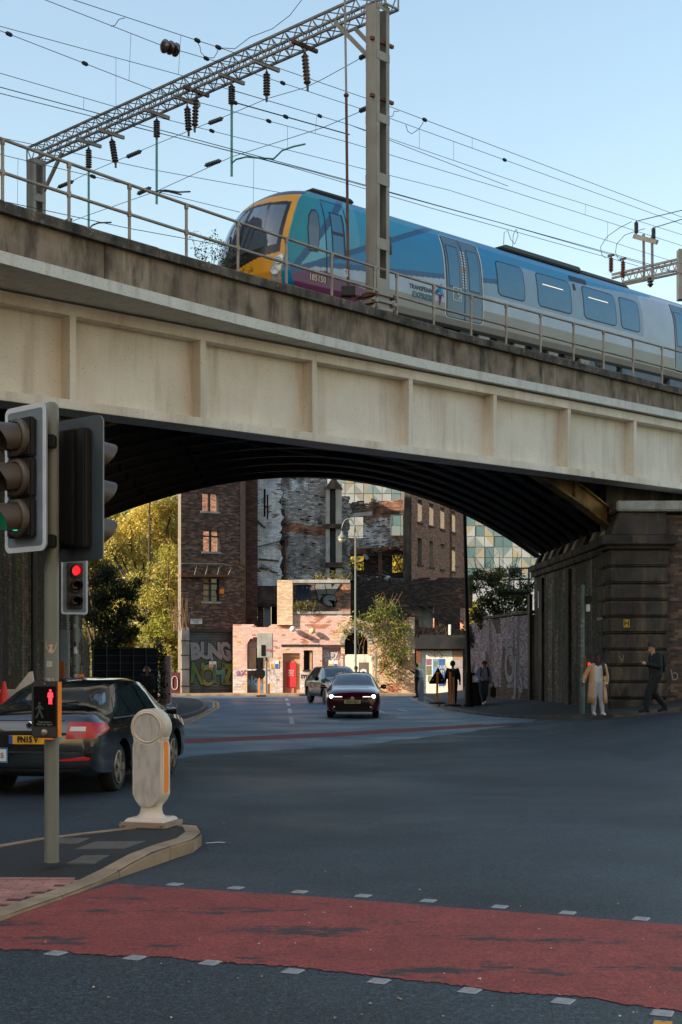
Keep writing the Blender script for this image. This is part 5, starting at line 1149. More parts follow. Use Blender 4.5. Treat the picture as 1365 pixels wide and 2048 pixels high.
for s in (-1, 1):
    hl = pt2('headlight', 'front', [(s * .50, .66), (s * .52, .70), (s * .74, .755), (s * .80, .74), (s * .80, .68), (s * .70, .655)], .012, m_chr, edge=5)
    q = MB(); p = pj2('front', s * .67, .70, .02); q.lathe([(.0, .03), (.05, .02), (.062, 0), (.06, -.02)], 14, p, (0, 1, 0)); q.build('lamp', m_white_on, hl, smooth=True)
    pt2('running_light', 'front', [(s * .32, .683), (s * .34, .70), (s * .58, .70), (s * .58, .685)], .018, M('running_light_on', (1, 1, 1), .4, var=0, emit=(1, .95, .85), es=.9), hl)
    q = MB(); p = pj2('front', s * .58, .37, .02); q.lathe([(.03, 0), (.03, .02), (0, .02)], 10, p, (0, 1, 0)); q.build('fog_lamp', m_chr, c2)
    q = MB(); q.lathe([(0, -.1), (.06, -.09), (.085, 0), (.07, .08), (0, .09)], 12, (s * 1.0, .72, .99), (s, .1, 0)); q.beam((s * .86, .74, .94), (s * .96, .72, .97), .05); q.build('door_mirror', m_cp2, c2, smooth=True, auto=50)
q = MB(); p = pj2('front', 0, .65, .015); q.lathe([(.05, 0), (.05, .012), (.035, .012), (.035, 0)], 16, p, (0, 1, 0)); o = q.build('badge', m_chr, c2)
pt2('roof_panel', 'top', [(-.5, -.9), (.5, -.9), (.5, .1), (-.5, .1)], .01, m_glassd)
# dark green-grey sports utility car behind it
W3 = [(.8, -1.3), (-.8, -1.3), (.8, 1.3), (-.8, 1.3)]
S3 = [(-2.12, .7, .45, .9, 1.1, .6), (-2.05, .84, .34, .98, 1.2, .62), (-1.6, .9, .28, 1.02, 1.5, .6), (-.8, .905, .26, 1.02, 1.60, .6), (0, .905, .26, 1.01, 1.60, .6), (.4, .905, .26, 1.0, 1.54, .61), (.85, .9, .26, 1.0, 1.3, .65), (1.15, .9, .26, .99, 1.12, .7), (1.75, .88, .27, .92, 1.03, .7), (2.0, .83, .28, .82, .93, .66), (2.12, .7, .32, .7, .78, .55)]
c3, pt3, pj3 = car('suv_car', 'dark grey sports utility car half hidden behind the maroon hatchback', (-.27, 58.5, gh(-.3, 58)), R(196), m_cp3, S3, W3, .345, alloy=m_alloyd)
pt3('windscreen', 'front', [(-.68, 1.15), (.68, 1.15), (.58, 1.53), (-.58, 1.53)], .006, m_glassd)
for v in ('right', 'left'):
    pt3('side_window', v, [(-1.6, 1.06), (-1.2, 1.44), (-.2, 1.52), (-.2, 1.06)], .006, m_glassd, edge=6); pt3('side_window', v, [(-.14, 1.06), (-.14, 1.52), (.3, 1.49), (.9, 1.06)], .006, m_glassd, edge=6)
    pt3('sill_trim', v, [(-.9, .32), (-.9, .44), (.9, .44), (.9, .32)], .008, m_trim, edge=8)
for s in (-1, 1):
    pt3('headlight', 'front', [(s * .4, .80), (s * .42, .9), (s * .8, .92), (s * .8, .82)], .012, m_chr); q = MB(); q.lathe([(0, -.1), (.07, -.09), (.1, 0), (.08, .08), (0, .09)], 12, (s * 1.02, .72, 1.08), (s, .1, 0)); q.build('door_mirror', m_trim, c3, smooth=True, auto=50)
pt3('grille', 'front', [(-.6, .5), (-.6, .75), (.6, .75), (.6, .5)], .012, m_trim)
# ------------------------------------------------------------ the ruined mill and its neighbours
RUD = Vector((math.cos(R(27)), math.sin(R(27)), 0)); RN = RUD.cross(UP); TW0 = Vector((-8.58, 72.3, 0)); TWL = 3.71
def tu(x): r = (x - CX) / F; return (r * TW0.y - TW0.x) / (RUD.x - r * RUD.y)
def tz(y, s): return CAMH + (HOR - y) * (TW0.y + RUD.y * s) / F
tpos = lambda x, y, d=0: TW0 + RUD * tu(x) + RN * d + UP * tz(y, tu(x))
def trect(x0, x1, y0, y1): return rect(tu(x0), tu(x1), tz(y1, tu(x0)), tz(y0, tu(x0)))
tower = thing('brick_tower', 'tall dark brick mill block with graffiti shutter left of the ruin', 'building', TW0)
tcol = brickcol(c(96, 70, 58), c(78, 60, 52), c(110, 82, 66), c(66, 54, 48), c(126, 100, 82), v=.22)
brickwork('brick', tower, TW0, RUD, TWL, 16.3, tcol, m_brick, m_mort, z0=-.3, seed=21, thick=.45,
          holes=[trect(405, 438, 985, 1022), trect(407, 440, 1060, 1103), trect(407, 440, 1155, 1203), trect(379, 466, 1262, 1400)], top=lambda u: 15.6 + .5 * nz2(u, 0, 1.5))
b = MB(); b.hexa([(x, y, z) for z in (-.3, 16.1) for x, y in ((-5.72, 74.2), (-5.28, 74.02), (-5.5, 87), (-5.9, 87))]); b.build('side_wall', M('brick_red_brown', c(110, 76, 60), .9, var=.25, vs=6, bump=.4, bs=20), tower, True)
icol = brickcol(c(140, 108, 96), c(128, 96, 84), c(150, 120, 106), c(112, 82, 72))
brickwork('inner_brick', tower, (-9.2, 80.4, 0), (.95, -.1, 0), 3.4, 14, icol, m_brick, m_mortp, z0=4, seed=22, thick=.3)
brickwork('brick', tower, (-5.36, 75.0, 0), (1, 0, 0), .72, 16, brickcol(c(84, 58, 50), c(70, 52, 46), c(100, 70, 58)), m_brick, m_mortd, z0=3, seed=23, thick=.3)
b = MB(); b.hexa([TW0 + RUD * a + RN * d + UP * z for z in (tz(1130, tu(478)), 16) for a, d in ((tu(480), -.05), (tu(489), -.05), (tu(489), .07), (tu(480), .07))]); b.build('brick_buttress', M('buttress', c(110, 86, 76), .9, var=.2, vs=8, bump=.4, bs=30), tower, True)
# stone dressing round the shutter
for i, (y0, y1) in enumerate(((1255, 1281), (1283, 1310), (1312, 1338), (1340, 1372), (1374, 1392))):
    b = MB(); b.hexa([TW0 + RUD * a + RN * d + UP * z for z in (tz(y1, 0), tz(y0, 0)) for a, d in ((tu(362), .01), (tu(378), .01), (tu(378), .09), (tu(362), .09))]); b.build('stone_quoin', m_stone2, tower, True, bevel=.02)
b = MB(); b.hexa([TW0 + RUD * a + RN * d + UP * z for z in (-.2, tz(1250, 2.6)) for a, d in ((tu(467), .01), (tu(474), .01), (tu(474), .12), (tu(467), .12))]); b.build('shutter_jamb', m_stone2, tower, True)
b = MB(); b.hexa([TW0 + RUD * a + RN * d + UP * z for z in (tz(1263, 1), tz(1258, 1)) for a, d in ((tu(377), -.1), (tu(468), -.1), (tu(468), .06), (tu(377), .06))]); b.build('lintel', m_blk, tower, True)
# windows of the block
for (x0, x1, y0, y1) in ((405, 438, 985, 1022), (407, 440, 1060, 1103), (407, 440, 1155, 1203)):
    w_ = MB(); f = lambda x, y, d: TW0 + RUD * tu(x) + RN * d + UP * tz(y, tu(x0))
    mid = (x0 + x1) / 2
    for xa, xb in ((mid - 2, mid + 2),) + (((x0, x0 + 2), (x1 - 2, x1)) if y0 > 1100 else ()): w_.hexa([f(x, y, d) for y in (y1, y0) for x, d in ((xa, -.28), (xb, -.28), (xb, -.18), (xa, -.18))])
    if y0 > 1000: w_.hexa([f(x, y, d) for y in (y0 + 13, y0 + 10) for x, d in ((x0, -.28), (x1, -.28), (x1, -.18), (x0, -.18))])
    wo = w_.build('window_frame', m_blk, tower, True)
    s_ = MB(); s_.hexa([f(x, y, d) for y in (y1 + 4, y1) for x, d in ((x0 - 4, -.1), (x1 + 2, -.1), (x1 + 2, .09), (x0 - 4, .09))]); s_.build('sill', m_stone2, tower, True)
    if y0 > 1100:
        for xa, xb, mm in ((x0, mid - 2, M('boarded_pane', c(170, 140, 100), .8, var=.2)), (mid + 2, x1, m_glassd)):
            s_ = MB(); s_.hexa([f(x, y, d) for y in (y1, y0) for x, d in ((xa, -.26), (xb, -.26), (xb, -.24), (xa, -.24))]); s_.build('pane', mm, wo)
            for k in range(1, 4): s_ = MB(); yy_ = y0 + k * 12; s_.hexa([f(x, y, d) for y in (yy_ + 1.2, yy_) for x, d in ((xa, -.235), (xb, -.235), (xb, -.2), (xa, -.2))]); s_.build('glazing_bar', m_blk, wo)
# roller shutter, ridged slat by slat, with its graffiti
sx0, sx1 = tu(379), tu(466); z1_ = tz(1262, 1.5); V = []; Q = []; nn_ = int((z1_ + .2) / .088)
for i in range(nn_ + 1):
    z = -.2 + i * .088
    for dz, d in ((0, -.17), (.02, -.145), (.066, -.145)):
        for s in (sx0, sx1): V.append(TW0 + RUD * s + RN * d + UP * (z + dz))
m_ = len(V) // 2
for i in range(m_ - 1): Q.append((2 * i, 2 * i + 1, 2 * i + 3, 2 * i + 2))
sh_ = fastmesh('roller_shutter', V, Q, None, M('shutter_steel', c(84, 92, 92), .55, metal=.2, var=.2, vs=2, dirt=c(44, 44, 44), dam=.5, ds=1.5, dstretch=(1, 1, .4)), tower, True); sh_.name = 'roller_shutter'
m_gsil = M('silver_spray', c(128, 132, 132), .6, var=.12, vs=6); m_gblk = M('black_spray', c(16, 20, 22), .7, var=.1)
def graf(par, s, x, y, size, mat, off, d, pos=tpos, u=RUD, sx=1, rot=0, ol=.045):
    o = pos(x, y, d); uu = Vector((math.cos(rot), 0, math.sin(rot))); u3 = u * uu.x + UP * uu.z; up3 = UP * uu.x - u * uu.z
    g = txt('graffiti_outline', s, size, m_gblk if mat is not m_gblk else m_gsil, par, face_m(o, u3, up3), ext=.001, off=off + ol, world=True, sx=sx)
    f2 = txt('graffiti_fill', s, size, mat, g, face_m(o + u3.cross(up3) * .006, u3, up3), ext=.001, off=off, sx=sx)
    for ob_ in (g, f2):
        for v in ob_.data.vertices:
            a_, z_ = (v.co - o).dot(u) + o.dot(u), v.co.z; v.co += u * (.11 * nz2(a_, z_, 1.9, 7)) + UP * (.13 * nz2(a_, z_, 1.7, 3))
for s, x, y, r_ in (('B', 393, 1306, .05), ('U', 413, 1305, -.04), ('N', 433, 1306, .04), ('G', 454, 1304, -.05)): graf(tower, s, x, y, 1.15, m_gsil, .075, -.13, rot=r_, sx=.78)
g1, g2_, g3 = M('green_spray', c(66, 108, 56), .6, var=.3, vs=1.6, dirt=c(140, 126, 54), dam=.9, ds=1.4), M('teal_spray', c(58, 116, 118), .6, var=.25, vs=2, dirt=c(110, 150, 70), dam=.9, ds=1.6), M('yellow_spray', c(136, 118, 54), .6, var=.25, vs=2, dirt=c(80, 140, 90), dam=.9, ds=1.6)
for s, x, y, mm, r_ in (('N', 397, 1350, g1, -.08), ('O', 419, 1354, g3, .04), ('H', 440, 1349, g2_, -.05), ('Z', 459, 1352, g1, .05)): graf(tower, s, x, y, 1.5, mm, .06, -.125, rot=r_, sx=.72)
ns = tag(bpy.data.objects.new('street_name_sign', None), 'small white street name plate above the roller shutter', 'sign'); C.objects.link(ns); ns.location = tpos(392, 1243)
b = MB(); b.hexa([tpos(x, y, d) for y in (1248, 1238) for x, d in ((381, .02), (404, .02), (404, .04), (381, .04))]); b.build('plate', m_white, ns, True); txt('lettering', 'GLOUCESTER\nSTREET', .13, m_blackp, ns, face_m(tpos(392.5, 1243, .05), RUD), world=True, ext=.001, sx=.72)
def notice(pos, x, y, lab, u, w_=.16, h=.28, par=None):
    th = tag(bpy.data.objects.new('safety_notice', None), lab, 'sign'); C.objects.link(th); th.location = pos(x, y, .04)
    for i, cc in enumerate((c(214, 160, 50), c(56, 92, 160))):
        o = Vector(pos(x, y, .03)) + Vector(u) * (i * (w_ + .02)); plate('panel', th, o, u, w_, h * 1.7, m_white, .01)
        plate('panel_print', th, o + Vector((0, 0, -.09)) + Vector(u).cross(UP) * .004, u, w_ * .8, h * .9, M('notice_print', cc, .6, var=.08), .01)
notice(lambda x, y, d: tpos(x, y, d - .12), 423, 1329, 'yellow and blue safety notices stuck on the graffiti shutter', RUD, .2, .2)
# fire-escape rail bracketed from the block
fe = thing('balcony_rail', 'bent white railing on a rusty landing high on the dark brick block', 'railing', tpos(400, 1148, .1))
b = MB(); b.hexa([tpos(x, y, d) for y in (1154, 1150) for x, d in ((358, .02), (458, .02), (458, .35), (358, .35))]); b.build('landing', m_rust, fe, True)
b = MB(); b.path([tpos(360, 1128, .35), tpos(400, 1128, .35), tpos(440, 1129, .35), tpos(455, 1131, .35), tpos(457, 1140, .35), tpos(453, 1150, .3)], .028, 6); b.build('top_rail', m_pole, fe, True)
for x in (386, 408, 432): b = MB(); b.path([tpos(x + 2, 1128, .35), tpos(x + 3, 1134, .35), tpos(x - 1, 1150, .3)], .026, 6); b.build('upright', m_pole, fe, True)
b = MB(); b.box(-.12, .12, -.12, 0, -.13, .13); o = tag(b.build('orange_alarm_box', m_orange, None, bevel=.02), 'small orange alarm box beside the boarded window', 'box'); o.location = tpos(444, 1183, .02)
# ---- pink-painted ground floor
FY = 73.0
fx = lambda x: (x - CX) * FY / F
fz = lambda y: CAMH + (HOR - y) * FY / F
fp = lambda x, y, d=0: Vector((fx(x), FY - d, fz(y)))
pink = thing('pink_facade', 'sunlit pink-painted brick ground floor of the ruin with boarded openings', 'building', (fx(640), FY, 0))
PXO = fx(466)
pk = brickcol(c(224, 184, 174), c(228, 192, 180), c(218, 178, 166), v=.05); bei = brickcol(c(224, 198, 168), c(214, 186, 154), c(206, 176, 144), v=.07); red_ = brickcol(c(186, 130, 104), c(174, 118, 94), c(196, 142, 116), v=.1)
pal = brickcol(c(218, 208, 202), c(206, 196, 194), c(196, 182, 182), v=.1)
def pcol(u, z, rg):
    x = u + PXO; n = nz2(x, z, .9, 2) + .5 * nz2(x, z, 3, 7)
    if x > fx(742): return (red_ if n > .35 else bei)(u, z, rg)
    if n > .62 or (z > 3.45 and n > .25) or rg.random() < .04: return red_(u, z, rg)
    if z < 1.3: return (pal if n < .05 else bei)(u, z, rg)
    if n < -.2: return bei(u, z, rg)
    return pk(u, z, rg)
hr_ = lambda x0, x1, y0, y1: rect(fx(x0) - PXO, fx(x1) - PXO, fz(y1), fz(y0))
def ptop_(u):
    x = u + PXO; base = fz(1252) if x < fx(556) else fz(1226) if x < fx(700) else fz(1240)
    return base + .22 * nz2(x, 0, 2.3, 4)
brickwork('brick', pink, (PXO, FY, 0), (1, 0, 0), fx(830) - PXO, 5, pcol, m_brickp, m_mortp, top=ptop_, z0=-.3, seed=31, thick=.3, jit=.002, rec=.002,
          holes=[arch(fx(511) - PXO, .44, -.4, fz(1292)), hr_(566, 600, 1306, 1400), hr_(608, 626, 1301, 1341), hr_(645, 682, 1294, 1400), hr_(687, 745, 1308, 1400), arch(fx(713) - PXO, .62, fz(1310), fz(1288))])
brickwork('pillar_brick', pink, (fx(555), FY - .18, 0), (1, 0, 0), fx(586) - fx(555), 6.1, bei, m_brickp, m_mortp, z0=fz(1250), seed=32, jit=.003, rec=0, thick=.9, top=lambda u: fz(1161))
b = MB(); b.box(fx(584), fx(701), FY - .25, FY + .5, fz(1167), fz(1160)); b.build('slab', m_stone2, pink, True, bevel=.02)
b = MB(); b.box(fx(586), fx(700), FY - .08, FY + .1, fz(1228), fz(1223)); b.build('ledge', m_stone2, pink, True)
gcol = brickcol(c(130, 112, 98), c(112, 94, 84), c(148, 128, 110), c(96, 80, 74))
def gc2(u, z, rg): return (red_ if u > fx(668) - fx(586) and nz2(u, z, 2, 3) > -.15 else gcol)(u, z, rg)
brickwork('upper_brick', pink, (fx(586), FY + .9, 0), (1, 0, 0), fx(702) - fx(586), 1.75, gc2, m_brick, m_mort, z0=fz(1228), seed=33, thick=.3, holes=[rect(fx(592) - fx(586), fx(622) - fx(586), fz(1200), fz(1166))])
b = MB(); b.box(fx(592), fx(622), FY + 1.0, FY + 1.05, fz(1200), fz(1166)); tp_o = b.build('blue_sheet', M('blue_tarpaulin', c(44, 70, 100), .5, var=.2, vs=4), pink, True)
for k in range(1, 4): b = MB(); b.box(fx(592 + 7.5 * k) - .012, fx(592 + 7.5 * k) + .012, FY + .95, FY + .99, fz(1200), fz(1166)); b.build('sheet_bar', m_blk, tp_o)
fpos2 = lambda x, y, d=0: Vector((fx(x), FY + .88 - d, fz(y)))
graf(pink, 'S', 646, 1184, 1.25, m_gsil, .12, .01, fpos2, Vector((1, 0, 0)), 1.0, .3); graf(pink, 'V', 662, 1180, 1.1, m_gsil, .11, .03, fpos2, Vector((1, 0, 0)), .9, -.2); graf(pink, 'e', 660, 1196, .9, m_gsil, .1, .05, fpos2, Vector((1, 0, 0)), 1.2, -.5)
def board(name, x0, x1, y0, y1, d, mat, par=None): b = MB(); b.box(fx(x0), fx(x1), FY + d, FY + d + .05, fz(y1), fz(y0)); return b.build(name, mat, par or pink, True)
m_ply = M('plywood', c(186, 150, 118), .85, var=.15, vs=2, bump=.15, bs=20); m_plw = M('white_ply', c(238, 228, 210), .8, var=.06, vs=2, speck=c(190, 150, 110), sam=.5, ss=5)
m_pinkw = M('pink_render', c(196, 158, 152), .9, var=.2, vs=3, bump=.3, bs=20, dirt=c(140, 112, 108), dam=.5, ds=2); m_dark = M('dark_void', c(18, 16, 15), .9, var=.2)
board('door_infill', 494, 529, 1268, 1390, .3, m_pinkw); board('door_board', 498, 512, 1296, 1338, .24, m_ply); board('arch_panel', 512, 526, 1296, 1338, .24, m_dark); board('arch_void', 497, 526, 1341, 1390, .22, M('painted_lower_door', c(92, 78, 76), .8, var=.3, vs=3, dirt=c(110, 160, 190), dam=.7, ds=1.5)); board('arch_sill', 495, 537, 1338.5, 1341, -.04, m_white)
board('door_surround', 566, 600, 1306, 1390, .26, m_ply); dr = board('door', 570, 588, 1322, 1388, .2, M('coral_door', c(196, 120, 100), .7, var=.1)); board('door_header', 566, 600, 1306, 1314, .16, m_ply)
po_ = board('red_poster', 573, 592, 1325, 1375, .16, M('red_poster_print', c(200, 44, 52), .7, var=.12, vs=3)); txt('poster_text', 'Helping\nprotect\nour city', .15, m_white, po_, face_m((fx(582), FY + .145, fz(1346)), (1, 0, 0)), ext=.001, sx=.7)
board('window_board', 608, 626, 1301, 1341, .22, m_dark); board('window_post', 619, 624, 1303, 1340, .14, m_ply); board('window_sill', 606, 628, 1340, 1343, -.05, m_blk)
board('bay_infill', 645, 682, 1294, 1390, .28, M('painted_bay', c(168, 136, 138), .9, var=.2, vs=3, dirt=c(210, 200, 204), dam=.7, ds=2.5)); board('door_lintel', 563, 641, 1289, 1293, -.05, m_blk); board('bay_lintel', 642, 690, 1290, 1293, -.05, m_blk)
hb = board('white_hoarding', 686, 745, 1309, 1390, .04, m_plw); board('grey_poster', 718, 737, 1325, 1390, .02, M('grey_poster_print', c(104, 96, 92), .8, var=.15), hb); txt('poster_text', 'S', .9, m_white, hb, face_m((fx(727), FY + .01, fz(1352)), (1, 0, 0)), ext=.001, off=.03)
board('arch_fill', 690, 738, 1262, 1309, .5, m_dark)
nb_ = 13
for i in range(nb_):                                     # voussoirs of the ivy-hung arch
    a0, a1 = math.pi * i / nb_ + .02, math.pi * (i + 1) / nb_ - .02; b = MB(); cx_, cz_ = fx(713), fz(1288)
    b.prism([(cx_ + r_ * math.cos(a), cz_ + r_ * math.sin(a)) for r_, a in ((.64, a0), (.9, a0), (.9, a1), (.64, a1))], FY - .05, FY + .2); b.build('arch_stone', m_stone2, pink, True, bevel=.01)
# two globe lamps and a box on the pink wall
for x, y, lab, mm in ((585, 1258, 'white round flood lamp on the pink wall, left of the pair', m_white), (624, 1262, 'cream round flood lamp on the pink wall, right of the pair', M('cream_shade', c(226, 190, 146), .6, var=.05))):
    l_ = thing('wall_lamp', lab, 'lamp', fp(x, y)); b = MB(); b.lathe([(0, -.0), (.09, .01), (.15, .07), (.16, .14), (.13, .22), (.06, .27), (0, .28)], 18, fp(x, y, .12), (.25, -1, -.1)); b.build('shade', mm, l_, True, smooth=True)
    b = MB(); b.tube(fp(x, y), fp(x, y, .2), .03); b.build('arm', m_blk, l_, True)
l_ = thing('wall_box', 'small dark bracket box on the pink wall below the cream lamp', 'box', fp(612, 1271)); b = MB(); b.box(fx(607), fx(616), FY - .3, FY, fz(1275), fz(1267)); b.build('case', m_rust, l_, True, bevel=.03)
fpl = lambda x, y, d=0: fp(x, y, d)
notice(fpl, 545, 1329, 'yellow and blue safety notices left of the red poster', (1, 0, 0), .22, .26); notice(fpl, 662, 1329, 'yellow and blue safety notices in the bay beside the white hoarding', (1, 0, 0), .24, .26)
gm = M('white_scrawl', c(214, 208, 214), .8, var=.1); gv = M('violet_scrawl', c(140, 90, 140), .8, var=.1)
for s, x, y, z, mm, r_ in (('Saey', 660, 1308, .5, gm, .1), ('mz', 612, 1352, .45, m_blackp, 0), ('ke', 545, 1360, .5, gm, .1), ('ax', 483, 1345, .6, gv, .15), ('zor', 478, 1368, .4, gm, 0), ('rl', 607, 1375, .5, gm, .1), ('wy', 660, 1318, .45, gm, 0), ('ok', 500, 1362, .7, M('sky_scrawl', c(120, 170, 200), .8, var=.1), 0)):
    txt('graffiti', s, z, mm, pink, face_m(fp(x, y, .02 if x not in (660, 500) else -.2), (math.cos(r_), 0, math.sin(r_)), (-math.sin(r_), 0, math.cos(r_))), ext=.001, world=True, off=.008)
# ---- roofless upper walls behind
def zat(y, Y): return CAMH + (HOR - y) * Y / F
def xat(x, Y): return (x - CX) * Y / F
ruin = thing('ruined_mill', 'roofless burnt-out brick mill with peeling plaster and broken walls', 'building', (0, 80, 0))
grey = brickcol(c(172, 170, 166), c(156, 152, 148), c(188, 186, 182), c(134, 128, 122), c(160, 142, 130), v=.16); whit = brickcol(c(224, 226, 228), c(212, 214, 216), c(230, 228, 224), v=.08); sooty = brickcol(c(70, 56, 48), c(56, 46, 42), c(84, 64, 54), c(48, 42, 40)); warm = brickcol(c(168, 116, 88), c(148, 100, 78), c(184, 136, 106), c(128, 88, 70))
def w1c(u, z, rg):
    n = nz2(u, z, 1.1, 3) + .6 * nz2(u, z, 4, 1)
    if z < zat(1172, 76): return sooty(u, z, rg)
    return (whit if n < .32 else warm if n > .55 else grey)(u, z, rg)
x0 = xat(515, 76); brickwork('plaster_brick', ruin, (x0, 76, 0), (1, 0, 0), xat(563, 76) - x0, 11.5, w1c, M('plaster_faces', attr=True, rough=.9, var=.2, vs=7, bump=.5, bs=30, dirt=c(96, 88, 80), dam=.6, ds=1.3), m_mort, z0=2.5, seed=41, jit=.004, rec=0, thick=.3,
          edge=lambda z: (.06 * nz2(z, 1, 3), xat(563, 76) - x0 + .2 * nz2(z, 0, 2.2) + .1 * nz2(z, 3, 7)), holes=[rect(xat(528, 76) - x0, xat(556, 76) - x0, zat(1257, 76), zat(1214, 76)), rect(xat(528, 76) - x0, xat(531.5, 76) - x0, zat(1033, 76), zat(978, 76)), rect(xat(534, 76) - x0, xat(537, 76) - x0, zat(1040, 76), zat(990, 76))])
b = MB(); b.box(-5.3, xat(564, 76) - .1, 76.7, 76.9, zat(1205, 76), 15.5); b.build('shade_backing', m_dark, ruin, True)  # dark sheet behind the slits, standing in for interior shade
b = MB(); b.box(xat(512, 76), xat(557, 76), 75.8, 76.1, zat(1214, 76), zat(1208, 76)); b.build('lintel', m_stone, ruin, True)
b = MB(); b.box(xat(528, 76), xat(542, 76), 76.1, 76.15, zat(1257, 76), zat(1214, 76)); b.build('grey_board', m_board, ruin, True); b = MB(); b.box(xat(541, 76), xat(558, 76), 77.2, 77.3, zat(1260, 76), zat(1210, 76)); b.build('dark_room', m_dark, ruin, True)
def w2c(u, z, rg):
    n = nz2(u, z, .8, 6) + .5 * nz2(u, z, 3, 2)
    if rg.random() < .03: return (.02, .02, .02)
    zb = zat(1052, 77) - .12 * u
    if abs(z - zb) < .28 + .1 * n: return warm(u, z, rg)  # diagonal band of sunlight put into the colour as warm bricks
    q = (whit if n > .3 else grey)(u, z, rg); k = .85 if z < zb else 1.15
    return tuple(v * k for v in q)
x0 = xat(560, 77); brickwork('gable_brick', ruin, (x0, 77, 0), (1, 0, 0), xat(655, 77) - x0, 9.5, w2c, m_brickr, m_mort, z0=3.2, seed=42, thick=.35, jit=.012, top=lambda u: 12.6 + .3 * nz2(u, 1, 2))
for (xa, xb, ya, yb, Y, mm) in ((561, 569, 1030, 1165, 76.7, m_stone), (652, 660, 968, 1155, 76.6, m_stone2), (672, 684, 968, 1155, 76.6, m_stone2), (660, 672, 975, 1158, 76.9, m_blk)):
    b = MB(); n_s = 14; P_ = [zat(yb + (ya - yb) * i / n_s, Y) for i in range(n_s + 1)]
    for i in range(n_s): e = .03 * nz2(i * 1.7, xa); b.box(xat(xa, Y) + e, xat(xb, Y) + e * .7, Y - .1 + e, Y + .4, P_[i], P_[i + 1] - .001)
    b.build('broken_pilaster', mm, ruin, True)
b = MB(); b.prism([(xat(650, 76.5), zat(978, 76.5)), (xat(686, 76.5), zat(978, 76.5)), (xat(668, 76.5), zat(952, 76.5))], 76.4, 76.9); b.build('pier_cap', m_stone, ruin, True)
for y in (1048, 1052, 1125, 1130): b = MB(); b.box(xat(650, 76.5), xat(686, 76.5), 76.35, 76.8, zat(y + 5, 76.5), zat(y, 76.5)); b.build('stone_band', m_stone, ruin, True, bevel=.02)
for i, (x, y) in enumerate(((566, 1025), (570, 1040), (563, 1050), (569, 1062), (566, 1075))):
    b = MB(); b.box(xat(x - 4, 76.4), xat(x + 4, 76.4), 76.2, 76.7, zat(y + 7, 76.4), zat(y - 6, 76.4)); b.build('brick_fragment', m_rust if i % 2 else m_blk, ruin, True, bevel=.04)
b = MB(); b.tube((xat(572, 76.5), 76.5, zat(1165, 76.5)), (xat(571, 76.5), 76.5, zat(1078, 76.5)), .05); b.build('rusty_pipe', m_rust, ruin, True); b = MB(); b.beam((xat(517, 75.9), 75.85, zat(1094, 76)), (xat(560, 75.9), 75.85, zat(1083, 76)), .05); b.build('loose_cable_tray', m_blk, ruin, True)
for x0_, y0_, x1_, y1_ in ((518, 1118, 558, 1122), (520, 1136, 536, 1139), (540, 1141, 556, 1146), (516, 1042, 531, 1056)): b = MB(); b.beam((xat(x0_, 75.95), 75.93, zat(y0_, 76)), (xat(x1_, 75.95), 75.93, zat(y1_, 76)), .1, .06); b.build('joist_pocket', m_blk, ruin, True)
x0 = xat(684, 78); brickwork('stub_brick', ruin, (x0, 78, 0), (1, 0, 0), xat(702, 78) - x0, 8.5, grey, m_brickr, m_mort, z0=3.5, seed=43, top=lambda u: zat(994, 78) + .25 * nz2(u, 3, 5), edge=lambda z: (0, xat(700, 78) - x0 + .4 * nz2(z, 4, 1.5) + .15 * nz2(z, 1, 6)), jit=.02)
# back wall with window openings
Yb = 88; x0 = xat(690, Yb)
def bwc(u, z, rg):
    n = nz2(u, z, .9, 5) + .5 * nz2(u, z, 3, 9)
    if z < zat(1105, Yb): return sooty(u, z, rg)
    if z > zat(1035, Yb): return (warm if u > 1.4 else sooty)(u, z, rg)  # sunlight at upper right painted as warm bricks, shade left of it as dark
    return (warm if n > .3 else whit if n < -.3 else grey)(u, z, rg)
bh_ = lambda xa, xb, ya, yb: rect(xat(xa, Yb) - x0, xat(xb, Yb) - x0, zat(yb, Yb), zat(ya, Yb))
brickwork('back_brick', ruin, (x0, Yb, 0), (1, 0, 0), xat(824, Yb) - x0, 10, bwc, m_brickr, m_mort, z0=4.5, seed=44, thick=.45, jit=.015, top=lambda u: zat(1006 - u * 1.8, Yb) + .3 * nz2(u, 2, 3) + .15 * nz2(u, 5, 9), holes=[bh_(697, 727, 1032, 1075), bh_(782, 807, 1028, 1072), bh_(698, 728, 1108, 1140), bh_(785, 806, 1108, 1145)])
for (xa, ya, xb, yb, w_, mm) in ((690, 1104, 818, 1098, .35, m_rust), (690, 1110, 815, 1106, .2, m_blk), (760, 1105, 762, 1150, .25, m_rust), (728, 1108, 736, 1118, .22, m_stone2), (786, 1108, 804, 1143, .08, m_blk), (804, 1110, 787, 1140, .06, m_blk), (688, 1032, 745, 1027, .25, m_stone2), (770, 1026, 818, 1022, .2, m_stone), (700, 1132, 728, 1122, .07, m_blk)):
    b = MB(); b.beam((xat(xa, 87.4), 87.4, zat(ya, 87.4)), (xat(xb, 87.4), 87.4, zat(yb, 87.4)), w_); b.build('fallen_beam', mm, ruin, True)
rr_ = random.Random(17)
def rubble(nm, xa, xb, Y, yfun, n, size, mats, par):
    for i in range(n):
        x = rr_.uniform(xa, xb); s = size * rr_.uniform(.6, 1.5); b = MB()
        b.hexa([(dx * s * rr_.uniform(.6, 1), dy * s * rr_.uniform(.6, 1), dz * s * .7 * rr_.uniform(.6, 1)) for dz in (-1, 1) for dx, dy in ((-1, -1), (1, -1), (1, 1), (-1, 1))])
        o = b.build(nm, rr_.choice(mats), par, True); o.location = (xat(x, Y), Y + rr_.uniform(-.2, .3), zat(yfun(x) + rr_.uniform(-2, 3), Y)); o.rotation_euler = (rr_.uniform(-.4, .4), rr_.uniform(-.4, .4), rr_.uniform(0, 3))
